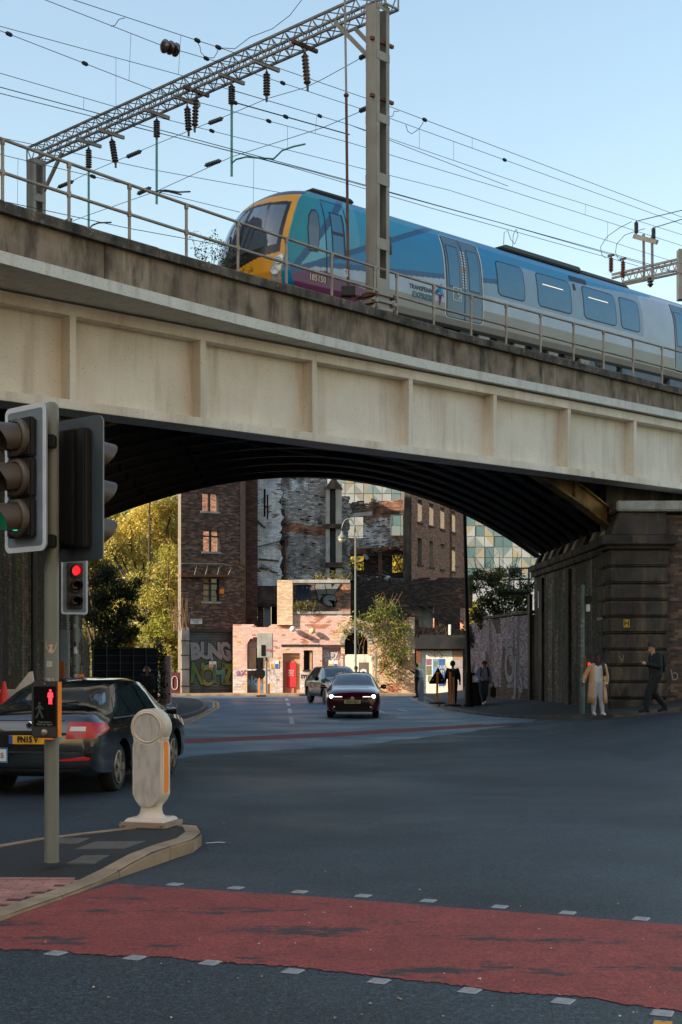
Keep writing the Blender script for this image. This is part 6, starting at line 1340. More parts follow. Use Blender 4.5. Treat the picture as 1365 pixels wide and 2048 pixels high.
rubble('rubble_block', 735, 815, 87.2, lambda x: 1100 - (x - 735) * .05, 34, .16, [m_stone, m_rust, m_blk, m_stone2], ruin); rubble('rubble_block', 690, 800, 80.3, lambda x: 1160 - 4 * math.sin(x * .1), 40, .22, [m_stone, m_stone, m_blk, m_stone2], ruin)
# lower dark wall
red2 = brickcol(c(112, 78, 62), c(98, 70, 58), c(124, 90, 72))
Yd = 79.8; x0 = xat(698, Yd)
def dtop(u): return zat(1158 + 2 * math.sin(u * 3), Yd) + .3 * nz2(u, 0, 1.3, 4) + .12 * nz2(u, 0, 6, 1)
brickwork('lower_brick', ruin, (x0, Yd, 0), (1, 0, 0), xat(946, Yd) - x0, 7, lambda u, z, rg: (red2 if nz2(u, z, .9, 4) + .6 * nz2(u, z, 3.5, 2) > .5 else sooty)(u, z, rg), m_brick, m_mortd, z0=0, seed=45, top=dtop, jit=.014, thick=.4, holes=[rect(xat(839, Yd) - x0, xat(870, Yd) - x0, zat(1255, Yd), zat(1214, Yd)), rect(xat(921, Yd) - x0, xat(946, Yd) - x0, zat(1262, Yd), zat(1217, Yd))])
b = MB(); b.box(xat(839, Yd), xat(868, Yd), Yd + .5, Yd + .6, zat(1256, Yd), zat(1212, Yd)); b.build('pale_board', m_stone2, ruin, True); b = MB(); b.beam((xat(840, Yd), Yd + .1, zat(1200, Yd)), (xat(876, Yd), Yd - .1, zat(1240, Yd)), .14); b.build('fallen_beam', m_blk, ruin, True)
# side wall of the mill with two rows of windows
MD = Vector((.38, .92, 0)).normalized(); M0 = Vector((xat(822, 86), 86, 0))
brickwork('side_brick', ruin, M0, MD, 11.6, 9.5, brickcol(c(150, 106, 84), c(134, 94, 76), c(164, 120, 96), c(118, 84, 70), v=.12), m_brick, m_mort, z0=4.6, seed=46, thick=.5, holes=[rect(s - .42, s + .42, za, zb) for s in (1.76, 4.1, 6.45, 8.9) for za, zb in ((10.69, 12.2), (7.96, 9.7))])
for s in (1.76, 4.1, 6.45, 8.9):
    for z in (10.69, 7.96): b = MB(); n2 = MD.cross(UP); b.hexa([M0 + MD * (s + a) + n2 * d + UP * zz_ for zz_ in (z - .12, z) for a, d in ((-.5, -.1), (.5, -.1), (.5, .1), (-.5, .1))]); b.build('sill', m_stone, ruin, True)
Me = M0 + MD * 11.4; n2 = MD.cross(UP); b = MB(); b.hexa([Me + n2 * a + MD * d + UP * z for z in (4, 13.8) for a, d in ((-4.0, 0), (0, 0), (0, .4), (-4.0, .4))]); b.build('end_wall', M('inner_brick_red', c(186, 132, 104), .9, var=.25, vs=4, bump=.4, bs=20), ruin, True)
b = MB(); b.box(xat(809, 85.8), xat(823, 85.8), 85.4, 86.3, 4.6, zat(985, 85.8)); b.build('corner_pier', m_stone, ruin, True, bevel=.05); b = MB(); b.tube(M0 + MD * 8.2 + n2 * .08 + UP * 4.6, M0 + MD * 8.2 + n2 * .08 + UP * 13, .05); b.build('down_pipe', m_rust, ruin, True)
# ---- shop front with white hoarding at the right
shop = thing('boarded_shopfront', 'bright white hoarding under a black fascia at the right end of the ruin', 'building', (5, 71.8, 0))
Ys = 71.6
def sb(nm, xa, xb, ya, yb, mat, d=0, th=.08, par=None): b = MB(); b.box(xat(xa, Ys), xat(xb, Ys), Ys + d, Ys + d + th, zat(yb, Ys), zat(ya, Ys)); return b.build(nm, mat, par or shop, True)
hb2 = sb('white_hoarding', 842, 906, 1301, 1397, m_plw); sb('plywood_panel', 907, 926, 1300, 1320, m_ply); sb('lower_panel', 907, 926, 1320, 1400, M('grey_board_print', c(176, 160, 160), .8, var=.12, vs=3)); sb('fascia', 830, 932, 1276, 1298, m_blk, -.35, .5); sb('fascia_board', 836, 928, 1292, 1301, m_rust, -.1, .12)
pp_ = sb('blue_poster', 866, 890, 1318, 1366, M('poster_blue', c(120, 160, 206), .7, var=.1, vs=2), -.012, .01, hb2); sb('blue_poster_block', 878, 890, 1318, 1372, M('poster_deep_blue', c(60, 104, 170), .7, var=.08), -.016, .01, hb2); txt('poster_text', 'SAVE\nMY', .3, m_white, hb2, face_m((xat(884.5, Ys), Ys - .03, zat(1340, Ys)), (1, 0, 0)), ext=.001, off=.006, sx=.62)
for (xa, xb, ya, yb) in ((853, 863, 1318, 1330), (853, 863, 1332, 1350), (856, 864, 1352, 1364), (868, 876, 1322, 1334)): sb('small_poster', xa, xb, ya, yb, M('small_poster_print', c(random.randint(110, 190), random.randint(90, 150), random.randint(90, 140)), .8, var=.3, vs=9), -.014, .01, hb2)
for k, cc in enumerate((c(120, 70, 50), c(90, 110, 80), c(100, 60, 44), c(60, 50, 46))): sb('painted_pilaster', 834, 842, 1302 + k * 24, 1326 + k * 24 - .3, M('pilaster_paint', cc, .8, var=.2), -.12, .3)
txt('graffiti', 'PS', .55, M('brown_scrawl', c(170, 130, 90), .8, var=.1), hb2, face_m((xat(877, Ys), Ys - .02, zat(1309, Ys)), (1, 0, 0)), ext=.001, off=-.008)
b = MB(); b.box(xat(838, 73), xat(932, 73), 72.2, 78, zat(1276, 72.5), zat(1270, 72.5)); b.build('flat_roof', m_blk, shop, True)
b = MB(); b.box(-.07, .07, -.05, .05, -.4, .35); o = tag(b.build('white_vent_pipe', m_white, None, bevel=.02), 'short white upright vent on the shopfront roof', 'vent'); o.location = (xat(900, 73), 73, zat(1262, 73))
# ---- chequered apartment block beyond
Ya = 130.0; apt = thing('apartment_block', 'pale apartment block clad in chequered triangular panels behind the ruin', 'building', (6, Ya, 0))
pw, ph = 18.6 * Ya / F, 21.3 * Ya / F; cl = [c(148, 152, 152), c(134, 138, 138), c(116, 118, 114), c(142, 134, 110), c(108, 124, 122), c(98, 118, 118), c(142, 146, 144), c(128, 124, 114)]
mats_ = [M('cladding_panel', q, .5, var=.06, vs=1) for q in cl]; m_aw = M('apartment_glass', c(76, 104, 108), .2, spec=.8, var=.15, vs=.5)
b = MB(); b.box(xat(640, Ya), xat(1140, Ya), Ya + .1, Ya + 18, -.5, zat(890, Ya)); b.build('frame_wall', M('cladding_joint', c(150, 154, 156), .7, var=.1), apt, True)
ra = random.Random(77)
for i in range(23):
    for j in range(12):
        xa = 672 + i * 18.6; ya = 1158 - j * 21.3
        if 812 < xa < 902 and ya < 1200: continue
        X, Zp = xat(xa, Ya), zat(ya, Ya); A_, B3 = ra.sample(range(len(cl)), 2); kind = ra.random(); b = MB(); g_ = .025
        q = [(X + g_, Zp + g_), (X + pw - g_, Zp + g_), (X + pw - g_, Zp + ph - g_), (X + g_, Zp + ph - g_)]
        if kind < .26:
            b.add([(x, Ya + .02, z) for x, z in q], [(0, 1, 2, 3)]); b.build('pane', m_aw, apt, True)
        else:
            d = .05; b.add([(x, Ya - d, z) for x, z in q] + [(x, Ya + .1, z) for x, z in q], ([(0, 1, 2), (0, 2, 3)] if kind < .6 else [(0, 1, 3), (1, 2, 3)]) + [(0, 1, 5, 4), (1, 2, 6, 5), (2, 3, 7, 6), (3, 0, 4, 7)]); b.m[1] = 1; b.build('cladding_panel', [mats_[A_], mats_[B3]], apt, True)
# ------------------------------------------------------------ trees, ivy and shrubs
def tree(name, label, base, blobs, size, cols, seed, trunk=.2, limbs=6, aspect=.5, flat=0, cat='tree', dens=1):
    t = thing(name, label, cat, base); rs = random.Random(seed); b = MB(); base = Vector(base)
    cs = [Vector(q[0]) for q in blobs]; top = sum(cs, Vector()) / len(cs); fork = base.lerp(top, .45); fork.x = base.x + (top.x - base.x) * .3
    b.path([base - UP * .2, base.lerp(fork, .5) + Vector((rs.uniform(-.1, .1), 0, 0)), fork], trunk, 8, trunk * .7); b.build('trunk', m_bark, t, True, smooth=True)
    for ctr in cs[:limbs * 2]:
        b = MB(); m_ = fork.lerp(ctr, .5) + Vector((rs.uniform(-.2, .2), rs.uniform(-.2, .2), rs.uniform(.0, .4)))
        b.path([fork, m_, ctr, ctr + (ctr - fork) * .25], trunk * .5, 6, trunk * .1)
        for _ in range(4):
            d = Vector((rs.uniform(-1, 1), rs.uniform(-1, 1), rs.uniform(-.2, 1))).normalized(); b.path([ctr.lerp(m_, rs.random() * .5), ctr + d * .6, ctr + d * 1.3], trunk * .12, 4, .01)
        b.build('limb', m_bark, t, True)
    leaves('crown', t, blobs, size, cols, seed, aspect=aspect, flat=flat, jag=.35, dens=dens); return t
def blob_px(pts, Y, dy, rz, n): return [(tuple(at(x, y, Y + random.uniform(-dy, dy))), (r * Y / F, r * Y / F * .9, r * Y / F * rz), k) for x, y, r, k in pts]
random.seed(5)
yel = [c(206, 184, 96), c(190, 174, 90), c(176, 166, 84), c(214, 194, 116), c(156, 148, 70)]; ygr = [c(164, 160, 72), c(146, 150, 64), c(186, 172, 84), c(126, 134, 54), c(200, 182, 96)]
tree('autumn_tree', 'tall yellow autumn tree glowing in sun behind the dark brick block', at(300, 1385, 93), blob_px([(300, 1030, 44, 1700), (345, 1010, 36, 1300), (255, 1062, 36, 1200), (330, 1075, 36, 1200), (240, 1105, 30, 800), (370, 1060, 30, 700), (300, 975, 36, 900), (215, 1095, 30, 600), (285, 1110, 34, 900), (195, 1060, 26, 500), (350, 1120, 30, 800)], 93, 1.6, .85, 1), .105, yel, 3, .22, aspect=.45, dens=1.9)
tree('hedge_tree', 'hazy olive tree mass far behind the left bushes', at(250, 1385, 110), blob_px([(x, y, 34, 520) for x in range(150, 380, 34) for y in range(1040, 1360, 46)], 110, 3, .9, 1), .17, [c(164, 156, 84), c(180, 166, 90), c(144, 142, 74)], 13, .2, dens=1.5)
tree('far_tree', 'yellowing tree seen through the lower windows of the ruin', at(755, 1385, 106), blob_px([(x, y, 24, 520) for x in (690, 725, 760, 795, 830) for y in (1105, 1135)] + [(940, 1230, 26, 700), (930, 1260, 22, 500)], 106, .8, .9, 1), .2, [c(176, 160, 60), c(150, 146, 60), c(196, 176, 80)], 14, .15)
tree('willow_tree', 'yellow-green sunlit willow mass below the autumn tree', at(330, 1388, 82), blob_px([(330, 1150, 34, 1500), (350, 1200, 30, 1300), (310, 1200, 34, 1500), (335, 1250, 32, 1500), (300, 1260, 28, 900), (350, 1290, 26, 1100), (320, 1310, 26, 900), (275, 1165, 26, 800), (350, 1330, 22, 700), (258, 1215, 24, 700), (338, 1110, 24, 600), (228, 1180, 22, 500)], 82, 1.2, .95, 1), .095, ygr, 4, .18, aspect=.32, dens=1.6)
tree('thicket_tree', 'dull olive tree behind the dark bush at far left', at(180, 1390, 74), blob_px([(170, 1120, 32, 900), (205, 1150, 30, 900), (150, 1180, 34, 900), (190, 1210, 34, 900), (230, 1240, 30, 800), (250, 1280, 28, 700), (290, 1320, 26, 700), (260, 1330, 24, 500)], 74, 1.2, .9, 1), .13, [c(130, 122, 54), c(110, 108, 48), c(148, 134, 62)], 6, .2, dens=1.3)
tree('dark_bush', 'dark leafy bush hanging over the fence left of the road', (-8.6, 49.8, -.1), blob_px([(215, 1150, 26, 700), (240, 1180, 26, 800), (205, 1200, 28, 900), (250, 1225, 26, 800), (218, 1250, 28, 900), (185, 1235, 24, 600), (262, 1190, 20, 400), (240, 1275, 24, 700), (190, 1165, 20, 400), (275, 1165, 14, 160), (200, 1290, 22, 500), (265, 1265, 18, 350), (285, 1240, 12, 120)], 49.8, .5, .9, 1), .075, [c(44, 56, 26), c(58, 66, 30), c(36, 46, 24), c(84, 84, 36)], 7, .08, aspect=.35)
tree('wall_bush', 'dense green bush above the painted brick wall at right', (6.9, 57.5, 0), blob_px([(958, 1150, 18, 450), (948, 1175, 16, 350), (1030, 1145, 18, 400), (985, 1160, 24, 900), (1010, 1185, 30, 1300), (1040, 1200, 28, 1100), (975, 1205, 26, 900), (1000, 1225, 26, 900), (1045, 1235, 22, 700), (955, 1230, 18, 450), (1000, 1145, 16, 350), (1055, 1175, 18, 400), (970, 1250, 18, 400)], 58, .7, .8, 1), .075, [c(62, 78, 40), c(78, 92, 46), c(50, 64, 36), c(96, 104, 56)], 8, .08, aspect=.4)
tree('ivy_bush', 'dark trailing ivy at the corner beside the litter bin', (6.0, 60.2, 0), blob_px([(950, 1280, 18, 500), (965, 1310, 18, 500), (985, 1290, 16, 400), (940, 1265, 14, 300), (975, 1340, 14, 300), (1000, 1320, 12, 200), (955, 1335, 12, 200)], 60.0, .25, 1, 1), .06, [c(52, 58, 34), c(66, 70, 42), c(42, 48, 30)], 9, .05)
ivy = thing('facade_ivy', 'sunlit tangle of ivy and buddleia over the arch of the pink facade', 'ivy', (fx(770), FY - .2, 0))
leaves('foliage', ivy, blob_px([(765, 1225, 24, 800), (790, 1240, 26, 900), (750, 1255, 26, 800), (795, 1270, 26, 900), (770, 1285, 24, 800), (810, 1255, 18, 450), (740, 1235, 18, 350), (720, 1250, 18, 300), (785, 1310, 22, 700), (765, 1330, 18, 450), (800, 1325, 18, 450), (690, 1262, 16, 260), (705, 1245, 14, 200), (760, 1205, 14, 260), (785, 1215, 14, 260), (812, 1300, 14, 300), (780, 1350, 14, 250), (755, 1360, 10, 90), (800, 1360, 12, 120)], 72.6, .22, 1, 1), .075, [c(112, 122, 50), c(92, 106, 44), c(140, 140, 66), c(78, 92, 40), c(160, 150, 80)], 12, aspect=.35, jag=.6, dens=.62)
for i in range(44):
    b = MB(); x = random.uniform(700, 820); y0 = random.uniform(1240, 1345); p = at(x, y0, 72.7); q = at(x + random.uniform(-14, 14), y0 - random.uniform(20, 60), 72.5); b.path([p, p.lerp(q, .5) + Vector((random.uniform(-.15, .15), -.1, 0)), q], .018, 4, .006); b.build('stem', m_twig, ivy, True)
for i in range(9):
    b = MB(); x = random.uniform(752, 800); p = at(x, 1215, 72.6); q = at(x + random.uniform(-14, 22), random.uniform(1180, 1202), 72.5); b.path([p, p.lerp(q, .5), q], .016, 4, .005); b.build('dry_stem', m_twig, ivy, True)
for nm, lab, x0, x1, y0, y1, Y, n, lf in (('ledge_weeds', 'weeds sprouting from the ledge below the silver graffiti', 590, 628, 1195, 1222, 72.9, 14, 500), ('dry_brambles', 'dry pale brambles on the roof above the boarded shopfront', 822, 895, 1238, 1272, 73.6, 34, 160), ('dry_stalks', 'tall dry reddish stalks at the left edge of the dark brick block', 344, 376, 1188, 1262, 71.2, 30, 120), ('roof_moss', 'small tuft of weeds on top of the broken wall above the graffiti', 632, 700, 1140, 1160, 73.2, 16, 260)):
    w_ = thing(nm, lab, 'plant', at((x0 + x1) / 2, y1, Y)); b = MB(); bl = []
    for i in range(n):
        x = random.uniform(x0, x1); p = at(x, y1, Y + random.uniform(-.2, .2)); q = at(x + random.uniform(-16, 16), random.uniform(y0, (y0 + y1) / 2 + 4), Y + random.uniform(-.3, .2)); b.path([p, p.lerp(q, .55) + Vector((random.uniform(-.1, .1), 0, .08)), q], .012, 4, .004); bl.append((tuple(p.lerp(q, .5)), (.3, .15, .25), lf / n))
    b.build('stems', m_twig, w_, True); leaves('foliage', w_, bl, .05, [c(110, 116, 52), c(140, 128, 66), c(90, 92, 46)] if lf > 200 else [c(130, 100, 74), c(112, 84, 60)], 20 + n)

# ------------------------------------------------------------ walls, fences, street furniture
pw_ = thing('painted_wall', 'low lilac-painted brick wall with white graffiti at right of the ruin', 'wall', (6.5, 56, 0))
A0, A1 = Vector((5.75, 60.6, 0)), Vector((7.2, 50.6, 0)); wu = (A1 - A0).normalized(); wn = wu.cross(UP)
lil = brickcol(c(128, 116, 126), c(116, 104, 116), c(140, 130, 138), c(100, 90, 98), v=.12)
brickwork('brick', pw_, A0, wu, (A1 - A0).length, 3.75, lambda u, z, rg: (sooty if z < .6 or nz2(u, z, .8, 3) > .35 else lil)(u, z, rg), m_brickd, m_mort, z0=-.3, seed=51, thick=.3, top=lambda u: 3.35 + .02 * u + .06 * nz2(u, 0, 3))
b = MB(); b.hexa([A0 + wu * a + wn * d + UP * z for z in (3.5, 3.6) for a, d in ((0, -.35), (10.1, -.35), (10.1, .06), (0, .06))]); b.build('coping', m_stone, pw_, True)
m_gdl = M('faded_spray', c(112, 112, 118), .8, var=.3, vs=3, dirt=c(70, 64, 70), dam=.7, ds=2)
for s, a, z, sz, r_ in (('O', 6.9, 1.45, 1.9, .1), ('J', 7.7, 1.1, 2.0, -.1), ('S', 8.5, .9, 1.3, 0)):
    o = A0 + wu * a + wn * .012 + UP * z; u3 = wu * math.cos(r_) + UP * math.sin(r_); up3 = UP * math.cos(r_) - wu * math.sin(r_); g = txt('graffiti_outline', s, sz, m_gblk, pw_, face_m(o, u3, up3), ext=.001, off=.1, world=True); txt('graffiti_fill', s, sz, m_gdl, g, face_m(o + wn * .006, u3, up3), ext=.001, off=.055)
b = MB(); b.hexa([A1 + wu * a + wn * d + UP * z for z in (-.2, 4.2) for a, d in ((-.3, 0), (-.05, 0), (-.05, .12), (-.3, .12))]); b.build('dark_post', m_blk, pw_, True)
fm = thing('steel_frame', 'thin grey steel platform frame above the painted wall', 'frame', at(1040, 1185, 53))
for a, e in (((1019, 1138), (1060, 1136)), ((1019, 1160), (1060, 1158)), ((1019, 1138), (1019, 1182)), ((1040, 1137), (1041, 1182)), ((1058, 1136), (1059, 1180))): b = MB(); b.beam(at(*a, 53), at(*e, 53), .06); b.build('bar', m_board, fm, True)
b = MB(); b.hexa([at(x, y, Z) for y in (1190, 1184) for x, Z in ((1010, 53), (1062, 53), (1064, 53.8), (1012, 53.8))]); b.build('platform', m_blk, fm, True)
# left of the road
bw = thing('brick_boundary_wall', 'low brown brick wall between the abutment and the mesh fence', 'wall', (-8, 43, 0)); L0, L1 = Vector((-7.35, 37.6, 0)), Vector((-8.85, 47.5, 0)); bu = (L1 - L0).normalized()
brickwork('brick', bw, L0, bu, (L1 - L0).length, 3.0, brickcol(c(112, 86, 60), c(98, 74, 54), c(128, 100, 70)), m_brickd, m_mortd, z0=-.3, seed=61, top=lambda u: 2.55 - .03 * u)
fn = thing('mesh_fence', 'black boarded fence with a pale wire grid beneath the dark bush', 'fence', (-8.2, 49.5, 0)); F0, F1 = Vector((-8.9, 48.2, -.1)), Vector((-7.0, 51.4, -.1)); fu_ = (F1 - F0).normalized(); fnn = fu_.cross(UP)
for k in range(5):
    b = MB(); a0, a1 = k * .745, k * .745 + .735; b.hexa([F0 + fu_ * a + fnn * d + UP * z for z in (0, 2.3) for a, d in ((a0, 0), (a1, 0), (a1, .03), (a0, .03))]); p_ = b.build('panel', M('fence_black', c(14, 14, 14), .8, spec=.1, var=.2), fn, True)
    for j in range(9): b = MB(); z = .1 + j * .27; b.beam(F0 + fu_ * a0 + fnn * .045 + UP * z, F0 + fu_ * a1 + fnn * .045 + UP * z, .008); b.build('grid_wire', m_grey_ins, p_)
    b = MB(); b.beam(F0 + fu_ * a0 + fnn * .05 + UP * 0, F0 + fu_ * a0 + fnn * .05 + UP * 2.3, .025); b.build('grid_upright', m_grey_ins, p_)
gt = thing('gate_post', 'ivy-covered pinkish gatepost right of the mesh fence', 'post', (-6.9, 53.5, 0)); b = MB(); b.box(-7.15, -6.75, 53.3, 53.7, -.2, 1.9); b.build('shaft', m_pinkw, gt, True, bevel=.02)
leaves('ivy', gt, [((-7.15, 53.2, z), (.3, .25, .35), 220) for z in (.3, .8, 1.3, 1.8, 2.2)], .06, [c(44, 54, 28), c(56, 64, 32)], 61)
rp = thing('red_panel', 'dark red board with a pale octagon outline beside the shutter', 'panel', at(347, 1386, 71)); b = MB(); b.hexa([at(x, y, Z) for y in (1387, 1345) for x, Z in ((331, 71), (361, 71), (361, 71.1), (331, 71.1))]); b.build('board', M('oxblood_paint', c(84, 26, 26), .7, var=.15), rp, True)
for cx0 in (349, 331):
    b = MB(); oc = [(cx0 - 5, 1358), (cx0 - 2, 1353), (cx0 + 3, 1353), (cx0 + 6, 1358), (cx0 + 6, 1374), (cx0 + 3, 1379), (cx0 - 2, 1379), (cx0 - 5, 1374)]
    for a, e in zip(oc, oc[1:] + oc[:1]): b.beam(at(*a, 70.97), at(*e, 70.97), .025)
    b.build('octagon_outline', m_white, rp, True)
sb_ = thing('site_barrier', 'white plastic site barrier with red stripes behind the saloon car', 'barrier', at(15, 1420, 23)); b = MB(); b.hexa([at(x, y, Z) for y in (1450, 1379) for x, Z in ((-60, 23), (38, 23), (38, 23.12), (-60, 23.12))]); b.build('panel', m_boll, sb_, True, bevel=.02)
b = MB(); b.prism([(0, -.1), (.3, .28), (.36, .3), (.42, -.1)], 0, .05); o = b.build('flap', m_boll, sb_, True); o.location = at(22, 1378, 22.9)
cn = thing('traffic_cone', 'small red traffic cone in front of the white site barrier', 'cone', at(8, 1412, 22.4)); b = MB(); b.lathe([(.14, 0), (.14, .02), (.1, .03), (.03, .4), (.02, .41)], 16, at(8, 1412, 22.4)); b.build('body', M('cone_red', c(210, 50, 30), .6, var=.1), cn, True, smooth=True, auto=40)
# street lamps
sl_ = thing('street_lamp', 'green swan-neck street lamp with bell shade before the ruin', 'street lamp', (xat(711.5, 70.9), 70.9, -.03)); LX, LY = xat(711.5, 70.9), 70.9
m_lg = M('lamp_column_grey', c(104, 112, 106), .5, var=.1, vs=3)
b = MB(); b.lathe([(.1, 0), (.1, 1.0), (.06, 1.1), (.05, 3.9), (.045, 8.3)], 14, (LX, LY, -.03)); b.build('column', m_lg, sl_, True, smooth=True, auto=40)
b = MB(); b.path([at(711, 1064, LY), at(710, 1052, LY), at(704, 1040, LY), at(697, 1037, LY), at(690, 1041, LY), at(685.5, 1050, LY), at(684.5, 1058, LY)], .035, 8); b.build('arm', m_lg, sl_, True, smooth=True)
q = at(684.5, 1078, LY); b = MB(); b.lathe([(.05, .42), (.07, .3), (.12, .2), (.25, .08), (.26, .03)], 18, q); b.build('shade', m_lg, sl_, True, smooth=True); b = MB(); b.lathe([(.2, .03), (.19, -.05), (.12, -.14), (0, -.17)], 18, q); b.build('bowl', M('lamp_bowl', c(220, 200, 160), .2, var=.05, coat=.5), sl_, True, smooth=True)
sl2 = thing('street_lamp', 'tall black lamp column on the right pavement beside the litter bin', 'street lamp', (xat(938, 50.6), 50.6, 0)); KX = xat(938, 50.6)
b = MB(); b.lathe([(.2, 0), (.2, .12), (.15, .16), (.14, 1.25), (.09, 1.35), (.075, 3.6), (.06, 8.4)], 14, (KX, 50.6, -.04)); o = b.build('column', m_trim, sl2, True, smooth=True, auto=40); me = o.data
for v in me.vertices: v.co.x -= max(0, v.co.z - 1.3) * .026
# litter bin
lb = thing('litter_bin', 'black square litter bin with open hood behind the black lamp column', 'bin', (xat(951, 51.6), 51.6, -.02))
b = MB(); b.box(-.32, .32, -.3, .3, 0, .9); b.build('body', m_trim, lb, bevel=.03)
for x in (-.3, .3): b = MB(); b.box(x - .03, x + .03, -.28, .28, .9, 1.16); b.build('hood_side', m_trim, lb)
b = MB(); b.box(-.34, .34, -.32, .32, 1.16, 1.26); b.build('lid', m_trim, lb, bevel=.03)
# temporary signs
def foot(th, x, y): b = MB(); b.lathe([(.34, 0), (.32, .06), (.12, .09), (0, .1)], 16, (x, y, gh(x, y) + .11)); o = b.build('foot', m_rub, th, True); return o
wt = thing('warning_sign', 'black-backed triangular road sign on an orange post on the right pavement', 'sign', (xat(875, 54), 54, 0)); b = MB(); b.prism([(xat(x, 54), zat(y, 54)) for x, y in ((858, 1366), (876, 1335), (877, 1335), (893, 1366), (892, 1368), (859, 1368))], 53.9, 53.92); b.build('plate', m_trim, wt, True); b = MB(); b.beam((xat(874, 54), 53.85, gh(4, 54) + .1), (xat(875, 54), 53.85, zat(1344, 54)), .08); b.build('post', m_orange, wt, True); foot(wt, xat(874, 54), 53.85)
for x, y in ((870, 1347), (880, 1347), (866, 1360), (884, 1360)): b = MB(); b.lathe([(.025, 0), (.025, .01), (0, .012)], 8, at(x, y, 53.9), (0, -1, 0)); b.build('bolt', m_alloy, wt, True)
bp2 = thing('barrier_post', 'pair of upright timber posts on a black foot before the silhouetted man', 'post', (xat(905, 51.2), 51.2, 0))
for x, y in ((901, 1344), (907, 1354)): b = MB(); b.beam((xat(x + 1, 51.2), 51.2, gh(4, 51) + .1), (xat(x, 51.2), 51.15, zat(y, 51.2)), .08, .05); b.build('post', m_ply if x > 903 else m_orange, bp2, True)
foot(bp2, xat(906, 51.2), 51.2)
ab_ = thing('pavement_board', 'grey folding pavement sign beside the person with the white backpack', 'sign', (xat(843, 61), 61, 0)); b = MB(); b.hexa([(xat(x, 61), Y, zat(y, 61)) for y, dY in ((1402, .25), (1360, 0)) for x, Y in ((838, 61 - dY), (848, 61 - dY), (848, 61.03 - dY), (838, 61.03 - dY))]); b.build('front_panel', m_board, ab_, True); b = MB(); b.hexa([(xat(x, 61), Y, zat(y, 61)) for y, dY in ((1402, .25), (1360, 0)) for x, Y in ((838, 61 + dY), (848, 61 + dY), (848, 61.03 + dY), (838, 61.03 + dY))]); b.build('back_panel', m_board, ab_, True)
gs = thing('sign_cabinet', 'pale grey box sign on a post in front of the arched doorway', 'sign', (xat(533, 70.4), 70.4, 0)); b = MB(); b.box(xat(515, 70.4), xat(546, 70.4), 70.2, 70.6, zat(1316, 70.4), zat(1267, 70.4)); b.build('case', m_stone2, gs, True, bevel=.02); b = MB(); b.box(xat(523, 70.2), xat(531, 70.2), 70.18, 70.2, zat(1312, 70.2), zat(1290, 70.2)); b.build('dark_panel', m_trim, gs, True); txt('graffiti', 'ray', .3, M('red_scrawl', c(200, 60, 80), .7, var=0), gs, face_m((xat(540, 70.2), 70.18, zat(1300, 70.2)), (1, 0, 0)), ext=.001, world=True)
b = MB(); b.tube((xat(533, 70.4), 70.4, -.1), (xat(533, 70.4), 70.4, zat(1316, 70.4)), .06); b.build('post', m_lg, gs, True)
rd = thing('round_sign', 'black back of a round temporary sign on an orange post before the arch', 'sign', (xat(519, 68.9), 68.9, 0)); b = MB(); b.lathe([(.28, 0), (.28, .02), (0, .02)], 24, at(520, 1348, 68.9), (0, 1, 0)); b.build('plate', m_trim, rd, True); b = MB(); b.beam((xat(518.5, 68.8), 68.8, -.1), (xat(519, 68.8), 68.8, zat(1356, 68.8)), .07); b.build('post', m_orange, rd, True); b = MB(); b.box(xat(514, 68.8), xat(532, 68.8), 68.6, 69.1, -.13, -.05); b.build('foot', m_rub, rd, True)
tb = thing('timber_post', 'short dark timber post beside the pink doorway', 'post', (xat(538, 71), 71, 0)); b = MB(); b.box(xat(536, 71), xat(540, 71), 70.9, 71.1, -.1, zat(1368, 71)); b.build('shaft', m_rust, tb, True)
sp = thing('slim_post', 'slim grey signpost standing before the ivy-covered wall', 'post', (xat(752, 71.3), 71.3, 0)); b = MB(); b.tube((xat(752, 71.3), 71.3, -.1), (xat(752, 71.3), 71.3, zat(1302, 71.3)), .045); b.build('shaft', m_lg, sp, True)
# signal pole by the stone pier
gpz = gp(1166, 1428, .11); rp_ = thing('traffic_signal', 'slender green-grey signal pole beside the woman in the tan coat', 'traffic light', gpz)
gx, gy, gz = gpz; b = MB(); b.lathe([(.075, 0), (.075, 1.0), (.06, 1.05), (.058, 3.6), (.02, 3.62)], 14, gpz); b.build('pole', M('green_grey_pole', c(84, 98, 90), .6, var=.15, vs=3), rp_, True, smooth=True, auto=40)
b = MB(); b.box(gx + .07, gx + .24, gy - .1, gy + .1, 3.3, 3.52); b.build('sensor', m_trim, rp_, True, bevel=.02); b = MB(); b.box(gx + .1, gx + .2, gy - .06, gy + .06, 3.08, 3.28); b.build('sensor_box', m_boll, rp_, True, bevel=.01)
b = MB(); b.box(gx + .06, gx + .24, gy - .08, gy + .1, gz + 1.1, gz + 1.5); b.build('button_case', m_black, rp_, True, bevel=.01); b = MB(); b.box(gx + .05, gx + .058, gy - .1, gy + .05, gz + .95, gz + 1.6); b.build('yellow_edge', m_orange, rp_, True); b = MB(); b.box(gx + .13, gx + .2, gy - .085, gy - .08, gz + 1.26, gz + 1.44); b.build('red_light', m_red_on, rp_, True)
for i in range(10): b = MB(); z = gz + 1.3 + i * .14; a = random.uniform(-.6, .6); b.add([(gx + .061 * math.sin(a + s), gy - .061 * math.cos(a + s), z + q) for s, q in ((-.5, 0), (.5, 0), (.5, .09), (-.5, .09))], [(0, 1, 2, 3)]); b.build('sticker', random.choice([m_white, m_stk2, m_boll]), rp_, True)
# thin cable slung beneath the bridge
b = MB(); pts = [br(t, 1.0 + .1, 6.9 - .0 + .012 * t - .55 * math.sin(math.pi * (t + 2) / 22)) for t in fr(-2, 20, 20)]; b.path(pts, .012, 4); tag(b.build('slack_cable', m_wire), 'thin slack cable slung beneath the bridge arch', 'wire')

